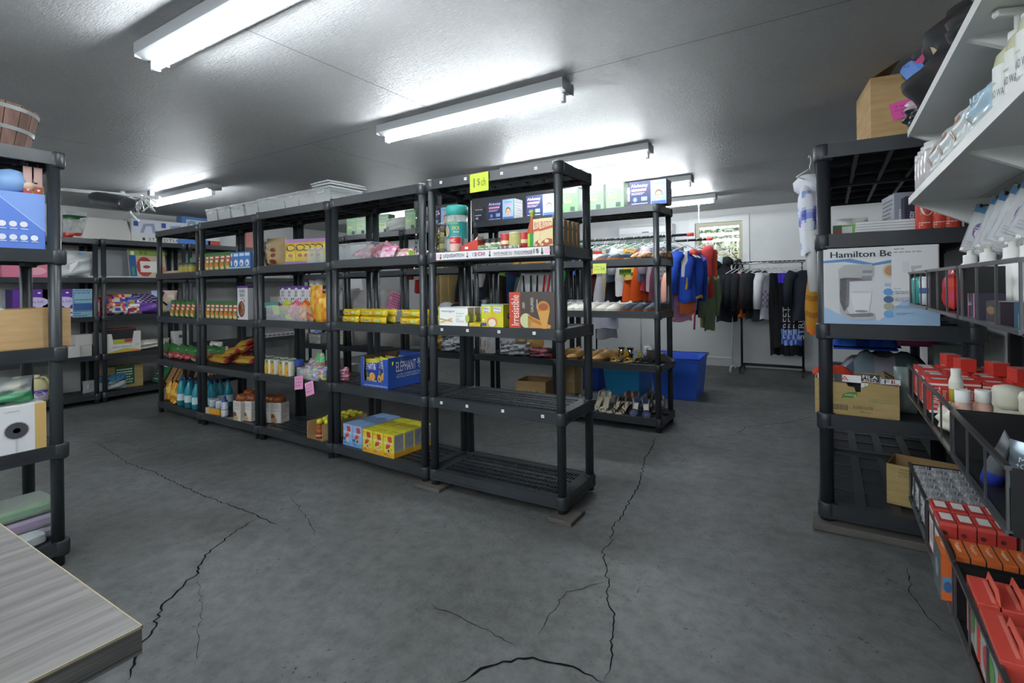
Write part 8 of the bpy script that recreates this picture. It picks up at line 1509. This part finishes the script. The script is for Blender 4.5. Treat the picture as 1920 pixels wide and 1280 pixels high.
def hang(kind, x, y, z, rz, lab, cat='garment', **k):
    hc_ = k.pop('hc', '#e9e9e9'); b = garment_mb(kind, **k); root = empty(dict(tee='shirt', hoodie='hoodie', jacket='jacket', pants='trousers', dress='dress', skirt='skirt')[kind]); b.xf(Matrix.Translation((0, 0, -0.062)))
    b.build('cloth', root); hanger(root, hc_); root.location = (x, y, z-0.067); root.rotation_euler = (0, 0, rz); tag(root, lab, cat); return root
def sol(c): return lambda u, v: c
# garments on the near rail: seen between the shoe shelves, left to right
rg = random.Random(17)
Gs = [ # px, kind, colour, h, name
 (662, 'dress', '#c4c6c8', 0.5, 'pale grey'), (800, 'tee', '#b8322c', 0.5, 'red'), (812, 'tee', '#d8dada', 0.55, 'white'), (826, 'pants', '#b9a06c', 0.75, 'khaki'), (842, 'pants', '#bfa878', 0.72, 'light khaki'), (858, 'pants', '#ad9460', 0.78, 'sand'), (872, 'dress', '#26282a', 0.8, 'black'),
 (893, 'tee', '#7ab648', 0.22, 'lime tagged'), (903, 'pants', '#4a6a8a', 0.8, 'blue denim'), (912, 'skirt', '#c8c4be', 0.42, 'pale patterned'), (924, 'dress', '#2c2e32', 0.8, 'charcoal'), (936, 'pants', '#6a6c6e', 0.8, 'grey'), (944, 'tee', '#d87848', 0.25, 'orange tagged'), (952, 'pants', '#3a3228', 0.8, 'dark brown'), (960, 'tee', '#8ac04a', 0.28, 'green tagged'), (972, 'dress', '#6a2444', 0.26, 'plum'), (966, 'pants', '#34507a', 0.7, 'navy denim'), (984, 'dress', '#7c8680', 0.8, 'grey green'), (1000, 'tee', '#2a2c30', 0.5, 'black'), (1016, 'tee', '#c8c4c8', 0.5, 'lilac grey'),
 (1060, 'tee', '#6a4a44', 0.22, 'brown'), (1066, 'pants', '#2f8a3a', 0.75, 'green'), (1076, 'dress', '#1f2126', 0.8, 'black'), (1094, 'tee', '#2a4aa8', 0.3, 'royal blue'), (1104, 'dress', '#232528', 0.8, 'black long')]
Gs2 = [(1118, 'dress', '#4a2420', 0.55, 'maroon'), (1126, 'tee', '#d08a4a', 0.30, 'orange patterned'), (1134, 'dress', '#c4c2c8', 0.95, 'pale grey long'), (1139, 'tee', '#c83c3c', 0.26, 'red'), (1146, 'pants', '#c8b890', 0.55, 'beige'), (1156, 'skirt', '#5c6a7c', 0.38, 'denim grey'), (1167, 'skirt', '#c8c4b8', 0.38, 'cream'), (1178, 'skirt', '#d4d0c8', 0.38, 'ivory'), (1160, 'dress', '#26262a', 0.62, 'black'), (1172, 'tee', '#dcdcdc', 0.55, 'white'),
 (1198, 'skirt', '#c8a45a', 0.36, 'leopard yellow'), (1192, 'dress', '#d8581e', 0.62, 'bright orange'), (1206, 'dress', '#c84e1a', 0.62, 'deep orange'), (1214, 'skirt', '#6a7a94', 0.38, 'blue denim'), (1222, 'dress', '#b8485a', 0.5, 'rose'), (1228, 'tee', '#c4b4bc', 0.5, 'pale pink'), (1240, 'pants', '#8aa0c4', 0.75, 'light blue'), (1236, 'dress', '#6a3a4a', 0.6, 'wine'), (1246, 'pants', '#7a88b4', 0.78, 'blue violet')]
for k, (px, kind, c, h_, nm_) in enumerate(Gs+Gs2):
    x, _ = at_y(px, 520, 5.9); x -= 0.0
    hh = lambda a, f_: '#%02x%02x%02x' % tuple(max(0, min(255, int(int(a[i:i+2], 16)*f_))) for i in (1, 3, 5))
    c2 = hh(c, 0.82); cf = (lambda c, c2: (lambda u, v: c2 if int(u*22) % 5 == 0 else c))(c, c2)
    if 'leopard' in nm_: cf = lambda u, v: '#7a5a2c' if (int(u*22)+int(v*16)) % 3 == 0 else '#d0b060'
    lb = '%s %s, %s on the near suspended rail' % (nm_, dict(tee='top', dress='dress', pants='trousers', skirt='skirt')[kind], ('%d%s garment from the left' % (k+1, {1: 'st', 2: 'nd', 3: 'rd'}.get((k+1) % 10 if k+1 not in (11, 12, 13) else 0, 'th'))) if True else '')
    hang(kind, x, 5.9, r1[2], math.pi/2-rg.uniform(0.25, 0.85), lb, w_=0.40 if kind != 'pants' else 0.30, h_=h_, t_=0.05, colf=cf, sleeve=(0.3, c) if kind == 'tee' and h_ > 0.35 else None, seed=k, nn=14, rows=9, hc=('#e9e9e9', '#e9e9e9', '#4aa878')[k % 3])
# bright pieces at the right end of the near rail
xs_ = at_y(1262, 500, 5.9)[0]
sq = lambda u, v: '#8a8c8e' if (int(u*22)+int(v*16)) % 2 else '#5c5e62'
hang('skirt', xs_, 5.9, r1[2], 0.9, 'grey sequinned skirt in clear cover near the rail end', w_=0.30, h_=0.36, t_=0.07, colf=sq, seed=70)
hang('skirt', at_y(1252, 500, 5.95)[0], 5.9, r1[2], 1.1, 'silver sequinned top left of the grey sequinned skirt', w_=0.3, h_=0.38, t_=0.07, colf=lambda u, v: '#a8a8ac' if (int(u*22)+int(v*16)) % 2 else '#7c7478', seed=71)
hang('tee', at_y(1268, 500, 5.9)[0], 5.92, r1[2]-0.3, 1.3, 'peach long-sleeved top behind the blue varsity jacket', w_=0.38, h_=0.52, t_=0.06, colf=sol('#eab894'), sleeve=(0.45, '#e8a890'), seed=72)
hang('tee', at_y(1276, 500, 5.9)[0], 5.95, r1[2]-0.28, 1.2, 'pink and lilac top hanging beside the peach top', w_=0.38, h_=0.56, t_=0.06, colf=sol('#dba0b8'), sleeve=(0.45, '#9aa4d0'), seed=73)
hang('tee', at_y(1287, 520, 5.86)[0], 5.86, r1[2]-0.42, 0.7, 'neon orange top hanging low below the varsity jacket', w_=0.18, h_=0.34, t_=0.06, colf=sol('#f0824a'), sleeve=None, seed=74)
def vj(u, v): return '#d8dade' if (0.60 < u < 0.72 and v < 0.5) else ('#2a50b8' if v < 0.93 else '#2346a8')
o = hang('jacket', at_y(1287, 500, 5.80)[0], 5.80, r1[2]-0.06, 0.95, 'royal blue and white varsity jacket with yellow pocket stripe', w_=0.24, h_=0.56, t_=0.09, colf=vj, sleeve=(0.46, '#2a50b8'), seed=75)
b = MB(); b.box(-0.012, 0, -0.065, 0.012, 0.003, 0.065, mat('#d8b83a', 0.6)); k = b.build('pocket_stripe', o); k.location = (-0.05, -0.062, -0.42); k.rotation_euler = (0, 0.18, 0)
hang('jacket', at_y(1304, 500, 5.95)[0], 5.95, r1[2]-0.12, 1.3, 'navy blue sleeve of a second varsity jacket with yellow trim', w_=0.26, h_=0.46, t_=0.07, colf=lambda u, v: '#c8a44a' if v > 0.95 else '#23409c', sleeve=(0.50, '#23409c'), seed=76)
b = MB(); b.lathe([(0.05, 0, '#c83c34'), (0.047, 0.04), (0.02, 0.06)], None, 18); b.prism([(-0.04, -0.04), (0.04, -0.04), (0.03, -0.10), (-0.03, -0.10)], 0, 0.012, '#b8b8bc', 'z'); o = b.build('cap'); tag(o, 'red and grey cap hanging at the rail end above the varsity jacket', 'cap'); xx_, zz_ = at_y(1300, 470, 5.78); o.location = (xx_, 5.78, zz_-0.04); o.rotation_euler = (0.5, 0.2, 0.9)
b = MB(); b.tube([(0, 0, 0), (0.01, 0, -0.15), (0.0, 0, -0.34)], 0.010, '#c83a5a', 6); o = b.build('pink_ribbon'); tag(o, 'narrow pink ribbon dangling below the varsity jackets', 'ribbon'); xx_, zz_ = at_y(1301, 560, 5.85); o.location = (xx_, 5.85, zz_)
# farther rail
b = MB(); b.lathe([(0.03, -0.62), (0.055, -0.60), (0.065, -0.52), (0.055, -0.45), (0.05, -0.2), (0.075, -0.05), (0.04, 0)], mat('#b42c30', 0.7), 14); b.v = [(x, y*0.6, z) for x, y, z in b.v]; o = b.build('red_stocking'); tag(o, 'dark red stocking shaped garment hanging before the window', 'garment'); xx_, zz_ = at_y(1327, 458, 6.4); o.location = (xx_, 6.4, zz_-0.02)
hang('skirt', at_y(1308, 480, 6.45)[0], 6.45, r2[2], 1.2, 'light blue scarf over the far rail', w_=0.16, h_=0.28, t_=0.03, colf=sol('#8aa0cc'), seed=80)
hang('skirt', at_y(1320, 480, 6.45)[0], 6.45, r2[2], 1.0, 'purple and red plaid top on the far rail', w_=0.26, h_=0.5, t_=0.05, colf=lambda u, v: '#6a3a6a' if int(v*16) % 3 else '#a84a5a', seed=81)
hang('skirt', at_y(1332, 470, 6.47)[0], 6.47, r2[2], 0.5, 'rust orange square cloth at the end of the far rail', w_=0.16, h_=0.32, t_=0.03, colf=sol('#c8583c'), seed=82)
for i, (px, kind, c, sc2, h_, lab) in enumerate([(1303, 'jacket', '#2c2e30', '#3a3c3e', 0.62, 'dark jacket with white stripe on the far rail'), (1312, 'tee', '#3a3a3c', '#cfd2d2', 0.6, 'charcoal and white striped top on the far rail'), (1322, 'pants', '#b8a078', '#b8a078', 0.68, 'beige trousers on the far rail'), (1330, 'jacket', '#6a7a5c', '#748464', 0.66, 'olive green jacket before the window')]):
    hang(kind, at_y(px, 520, 6.5)[0], 6.5, r2[2]-0.12-0.06*i, 1.35, lab, w_=0.30, h_=h_, t_=0.06, colf=sol(c), sleeve=(0.5, sc2) if kind != 'pants' else None, seed=90+i)
hang('tee', at_y(1206, 600, 6.6)[0], 6.6, 1.228, 1.1, 'green camouflage top hanging low behind the white shoes', w_=0.4, h_=0.25, t_=0.07, colf=lambda u, v: ('#3a5a44', '#8a9a8c', '#22302a')[(int(u*22)+int(v*9)*2) % 3], seed=95)
hang('dress', at_y(1138, 640, 6.6)[0], 6.6, 1.228, 0.9, 'long white dress hanging low behind the shoe shelves, left', w_=0.36, h_=0.62, t_=0.08, colf=sol('#cdccd2'), seed=96)
hang('tee', at_y(1162, 630, 6.6)[0], 6.6, 1.228, 1.0, 'red low-hanging top seen under the white shoe shelf', w_=0.34, h_=0.30, t_=0.06, colf=sol('#b82c2c'), seed=97)
hang('tee', at_y(1176, 620, 6.6)[0], 6.6, 1.228, 1.2, 'tan low-hanging top seen under the white shoe shelf', w_=0.3, h_=0.30, t_=0.05, colf=sol('#a8785a'), seed=98)
hang('tee', at_y(1222, 600, 6.6)[0], 6.6, 1.228, 1.2, 'brown grey low-hanging top beside the shelf corner', w_=0.36, h_=0.3, t_=0.06, colf=sol('#6a5e5c'), seed=99)
# ------------------------------------------------------------ white wheeled rack
def caster(root, x, y, c):
    b = MB(); b.lathe([(0.024, -0.008), (0.024, 0.008)], c, 16, (x, y, 0.025), ax=(1, 0.3, 0)); b.box(x-0.014, y-0.004, 0.025, x+0.014, y+0.004, 0.06, c); b.build('caster', root)
wr_ = empty('garment_rack', (-1.118, 7.41, floor_z(-1.1, 7.4))); tag(wr_, 'white tubular wheeled garment rack in front of the window wall', 'garment rack')
b = MB(); Wt = WHITEMETAL
for x in (0, -1.25): b.tube([(x, 0, 0.07), (x, 0, 1.64)], 0.012, Wt, 10); b.tube([(x, -0.20, 0.07), (x, 0.20, 0.07)], 0.012, Wt, 10)
b.tube([(0, 0, 0.17), (-1.25, 0, 0.17)], 0.010, Wt, 8); b.build('frame', wr_)
b = MB(); b.tube([(0.0, 0, 1.645), (-1.25, 0, 1.645)], 0.012, Wt, 10); b.build('top_rail', wr_)
for x in (0, -1.25):
    for y in (-0.2, 0.2): caster(wr_, x, y, '#dfe1e1')
WRc = [(1345, 'tee', '#8fa39a', '#8fa39a', 0.75, 'sage green long top'), (1338, 'tee', '#b8b090', '#a89c78', 0.72, 'khaki top'), (1352, 'hoodie', '#b6c8cc', '#b6c8cc', 0.82, 'pale blue hooded jacket'), (1362, 'hoodie', '#2b2d30', '#2b2d30', 0.84, 'black hooded jacket with white patch')]
for i, (px, kind, c, s_, h_, nm_) in enumerate(WRc):
    x, _ = at_y(px, 520, 7.41); o = hang(kind, x, 7.41, floor_z(-1.1, 7.4)+1.633+0.0, 1.15-0.15*i, nm_+' on the white garment rack', w_=0.34, h_=h_, t_=0.10, colf=sol(c), sleeve=(0.62, s_), seed=100+i)
    if i == 3: b = MB(); b.box(-0.05, 0, -0.05, 0.05, 0.004, 0.04, '#d4d6d6'); k = b.build('white_patch', o); k.location = (0.08, -0.085, -0.45)
hg0 = None
for i, px in enumerate((1336, 1343, 1350, 1357)):
    pass
# ------------------------------------------------------------ black wheeled rack
bx0, bx1, by = -1.0, -0.29, 7.40
br_ = empty('garment_rack', (bx0, by, floor_z(-0.6, by))); tag(br_, 'black wheeled garment rack with chrome rail at the right of the far wall', 'garment rack')
b = MB(); L_ = bx1-bx0
for x in (0, L_): b.tube([(x, 0, 0.07), (x, 0, 0.95)], 0.014, BLACKMETAL, 10); b.tube([(x, -0.20, 0.07), (x, 0.20, 0.07)], 0.014, BLACKMETAL, 10)
b.tube([(0, -0.05, 0.10), (L_, -0.05, 0.10)], 0.010, BLACKMETAL, 8); b.tube([(0, 0.05, 0.10), (L_, 0.05, 0.10)], 0.010, BLACKMETAL, 8); b.build('frame', br_)
b = MB()
for x in (0, L_): b.tube([(x, 0, 0.94), (x, 0, 1.43)], 0.010, CHROME, 10)
b.tube([(-0.16, 0, 1.43), (L_+0.04, 0, 1.43)], 0.010, CHROME, 10); b.tube([(0, 0.03, 1.45), (L_+0.1, 0.03, 1.45)], 0.007, BLACKMETAL, 8); b.build('top_rail', br_)
for x in (0, L_):
    for y in (-0.2, 0.2): caster(br_, x, y, '#3a3b3d')
zb_ = floor_z(-0.6, by)+1.43
BR = [(1378, 'tee', '#22252c', '#22252c', 0.56, 'black tee with orange lettering'), (1386, 'tee', '#2a4a7a', '#24262c', 0.5, 'navy blue tee'), (1394, 'tee', '#26282c', '#26282c', 0.52, 'black tee beside the orange shirt'), (1402, 'tee', '#d8642a', '#d8642a', 0.58, 'bright orange shirt'), (1413, 'hoodie', '#2e3034', '#2e3034', 0.6, 'charcoal hooded top'), (1420, 'tee', '#1f2023', '#1f2023', 0.56, 'black top next to the charcoal hooded one'), (1427, 'hoodie', '#3a3c42', '#34363a', 0.62, 'dark grey hooded top'), (1440, 'tee', '#d8d8de', '#dcdce0', 0.60, 'white long-sleeved top with lilac print'), (1452, 'pants', '#232427', '#232427', 1.05, 'black trousers left of the printed leggings'), (1459, 'pants', '#2b2c2f', '#232427', 0.95, 'dark trousers touching the printed leggings')]
for i, (px, kind, c, s_, h_, nm_) in enumerate(BR):
    x, _ = at_y(px, 520, by); cf = sol(c)
    if 'lilac' in nm_: cf = lambda u, v: '#a894c8' if 0.4 < v < 0.75 and (int(u*22)+int(v*16)) % 2 else '#dcdce2'
    o = hang(kind, x, by, zb_, 1.05+0.1*(i % 3), nm_+' on the black garment rack', w_=0.42 if kind != 'pants' else 0.26, h_=h_, t_=0.09, colf=cf, sleeve=(0.46, s_) if kind != 'pants' else None, seed=120+i)
    if i == 0:
        b = MB(); b.gfx(((0, 0, 0), (1, 0, 0), (0, 0, 1), (0, -1, 0), 0.08, 0.34), [T(0, 0, 1, 1, 'ADIDAS', '#d8845c', 'dn')]); k = b.build('lettering', o); k.location = (-0.10, -0.075, -0.46); k.rotation_euler = (0, 0, 0.0)
def legp(u, v):
    if 0.03 < v < 0.10: return '#4a3ac0'
    if 0.66 < v < 0.88: return '#3a5ab0' if (int(u*22)+int(v*16)) % 2 else '#8aa4dc'
    return '#1b1c20'
for i in range(4):
    px = 1468+8.5*i; x, _ = at_y(px, 520, by)
    o = hang('pants', x, by, zb_, 0.55+0.08*i, 'black leggings with white lettering and blue cuffs, %s of four' % ordn(i, 4), w_=0.16, h_=1.05, t_=0.09, colf=legp, seed=140+i, nn=14)
    b = MB(); b.gfx(((0, 0, 0), (1, 0, 0), (0, 0, 1), (0, -1, 0), 0.085, 0.40), [T(0, 0, 1, 1, 'STREET', '#e6e6ea', 'up')]); k = b.build('lettering', o); k.location = (-0.042, -0.062, -0.90)
# right of the rack: navy jacket, mustard puffer, tie-dye hoodie hanging on the heavy unit post
hang('jacket', at_y(1508, 560, 7.3)[0], 7.3, zb_+0.02, 0.5, 'dark navy jacket at the right end of the black garment rack', w_=0.30, h_=0.62, t_=0.14, colf=sol('#2a2e38'), sleeve=(0.45, '#262a33'), seed=150)
xg = -0.052
def puff(u, v): return '#b07a24' if int(v*16) % 3 else '#8f6220'
hang('jacket', xg-0.04, 4.55, 1.60, 1.25, 'mustard quilted puffer coat with green lining hanging beside the right unit', w_=0.16, h_=0.66, t_=0.08, colf=lambda u, v: '#3a8a6a' if (v < 0.25 and u < 0.5) else ('#c8642a' if v > 0.94 else puff(u, v)), seed=151)
def tie(u, v):
    k = noise.noise(Vector((math.cos(u*6.28)*1.6, math.sin(u*6.28)*1.6, v*5)))
    if v < 0.18 or k < 0.05: return '#dfe2ea'
    return '#b4bfe2' if k < 0.16 else '#8fa6dc' if k < 0.27 else '#8a74c4' if k < 0.4 else '#5a62b8'
hang('hoodie', xg-0.04, 3.52, 1.93, 1.25, 'tie-dye blue and lilac hooded top hanging on the left of the right unit', w_=0.20, h_=0.44, t_=0.08, colf=tie, nn=30, rows=24, sleeve=None, seed=152)
b = MB(); b.tube([(0, 0, 0), (0.0, 0.03, -0.15), (0.01, 0.02, -0.36)], 0.04, mat('#c9c9cb', 0.85), 10, r2=0.032); o = b.build('grey_sleeve'); tag(o, 'light grey sleeve hanging down beside the tie-dye hooded top', 'sleeve'); o.location = (xg-0.03, 3.45, 1.50)
# ------------------------------------------------------------ garage door opener, far left ceiling
op = empty('garage_door_opener', (0, 0, 0)); tag(op, 'black garage door opener with red stripe hanging under the left ceiling', 'door opener')
def P3(px, py, y_): d = ray(px, py); return CAM+d*(y_/d.y)
zc = CEIL+floor_z(-5.6, 2.5)
pts = [P3(165, 372, 2.15), P3(238, 384, 2.15)]
c0 = P3(168, 369, 2.1); c1 = P3(240, 383, 2.1); dv = (c1-c0); 
b = MB(); n = 12; 
axd = dv.normalized(); up_ = Vector((0, 0, 1)); sd = axd.cross(up_).normalized()
for j in range(n+1):
    t = j/n; rr_ = 0.085*(math.sin(math.pi*min(1, t*2.4+0.12)/2) if t < 0.4 else 1)*(1 if t < 0.9 else 0.85)
    p = c0+dv*t
    for i in range(14):
        a = 2*math.pi*i/14; b.v.append(tuple(p+sd*rr_*0.85*math.copysign(abs(math.cos(a))**0.6, math.cos(a))+up_*rr_*(0.80*math.copysign(abs(math.sin(a))**0.6, math.sin(a)))))
for j in range(n):
    for i in range(14):
        b.f.append([j*14+i, j*14+(i+1) % 14, (j+1)*14+(i+1) % 14, (j+1)*14+i]); b.m.append(b.mi('#b83a5a' if (j in (1,) and 8 < i < 12) else ('#8a8c90' if j == 2 and 8 < i < 13 else mat('#22252a', 0.3)))); b.sm.append(True)
b.f.append(list(range(13, -1, -1))); b.m.append(b.mi('#22252a')); b.sm.append(False); b.f.append([n*14+i for i in range(14)]); b.m.append(b.mi('#22252a')); b.sm.append(False)
b.build('motor_housing', op)
def plank(name, a, c, w_, t_, m, par):
    a = Vector(a); c = Vector(c); d_ = (c-a).normalized(); s_ = d_.cross(Vector((0, 0, 1))).normalized()*w_/2; u_ = Vector((0, 0, t_/2)); bb = MB()
    vs = [a-s_-u_, a+s_-u_, a+s_+u_, a-s_+u_, c-s_-u_, c+s_-u_, c+s_+u_, c-s_+u_]; bb.raw(vs, [(0, 1, 2, 3), (7, 6, 5, 4), (0, 4, 5, 1), (1, 5, 6, 2), (2, 6, 7, 3), (3, 7, 4, 0)], m); return bb.build(name, par)
plank('drive_rail', P3(115, 355, 1.9), P3(300, 371, 2.45), 0.035, 0.03, mat('#8f9193', 0.4, 0.6), op)
wb_ = plank('ceiling_beam', P3(130, 347, 2.1), P3(285, 368, 2.5), 0.05, 0.10, WHITEPAINT, None); structure(wb_)
b = MB()
for q in (P3(228, 366, 2.3), P3(283, 375, 2.45)): b = MB(); b.box(q.x-0.03, q.y-0.02, q.z-0.05, q.x+0.03, q.y+0.02, zc, mat('#a8aaac', 0.4, 0.6)); b.build('bracket', op)
b = MB(); rg = random.Random(5); q = P3(240, 380, 2.2)
for k in range(5):
    pts = [q+Vector((0.02*k, 0.0, 0.05))]
    for i in range(5): pts.append(q+Vector((0.10+0.09*i+rg.uniform(-0.05, 0.05), rg.uniform(-0.05, 0.05), -0.02+rg.uniform(-0.10, 0.08))))
    b.tube(pts, 0.006, mat('#d0d2d2', 0.4), 6)
b.tube([q, q+Vector((0.05, 0, -0.10)), q+Vector((0.22, 0, -0.2))], 0.008, mat('#c4c6c6', 0.4), 6)
o = b.build('loose_cable'); tag(o, 'tangle of loose grey cables hanging beside the garage door opener', 'cable')

b = MB(); zr = 1.235+floor_z(-1.6, 6.6)
xa_, xb_ = at_y(1118, 600, 6.6)[0], at_y(1236, 600, 6.6)[0]; gr3 = empty('garment_rack', (xa_, 6.6, floor_z(-1.6, 6.6))); tag(gr3, 'low dark garment rack behind the shoe shelving, hung with dresses', 'garment rack')
b.tube([(0, 0, 0.0), (0, 0, 1.235), (xb_-xa_, 0, 1.235), (xb_-xa_, 0, 0.0)], 0.012, BLACKMETAL, 8); b.tube([(0, -0.2, 0.012), (0, 0.2, 0.012)], 0.012, BLACKMETAL, 8); b.tube([(xb_-xa_, -0.2, 0.012), (xb_-xa_, 0.2, 0.012)], 0.012, BLACKMETAL, 8); b.build('frame', gr3)
# ================================================================== settle goods on their shelves, clear of rims and posts
_ch = {}
for o in bpy.data.objects:
    if o.parent: _ch.setdefault(o.parent.name, []).append(o)
def _pts(o, M, out_):
    M = M @ o.matrix_basis
    if o.type == 'MESH': out_ += [M @ v.co for v in o.data.vertices]
    for c in _ch.get(o.name, []): _pts(c, M, out_)
for o, U, L in PLACED:
    if not o.name: continue
    P_ = []; inv = U['M'].inverted(); _pts(o, inv, P_)
    if not P_: continue
    u0_, u1_ = min(p.x for p in P_), max(p.x for p in P_); v0_, v1_ = min(p.y for p in P_), max(p.y for p in P_); z0_, z1_ = min(p.z for p in P_), max(p.z for p in P_)
    lim = 0.014; du = dv = dz = 0.0
    if L < 4 or z0_ < U['lv'][L]+0.002:
        if v0_ < lim: dv = lim-v0_
        if v1_+dv > U['d']-lim: dv -= v1_+dv-(U['d']-lim)
        if v0_+dv < lim and v1_-v0_ > U['d']-2*lim: dv = 0.0
    q = 0.066 if U is UG or U is UG2 else 0.056
    if L < 4 and (v0_+dv < q or v1_+dv > U['d']-q):
        if u0_ < q: du = q-u0_
        elif u1_ > U['w']-q: du = U['w']-q-u1_
        if abs(du) > 0.05: du = 0.0
    zd = U['lv'][L]-0.0034
    if z0_ < zd or (z0_ < zd+0.012): dz = zd-z0_
    w_ = U['M'].to_3x3() @ Vector((du, dv, dz)); o.location = o.location+w_
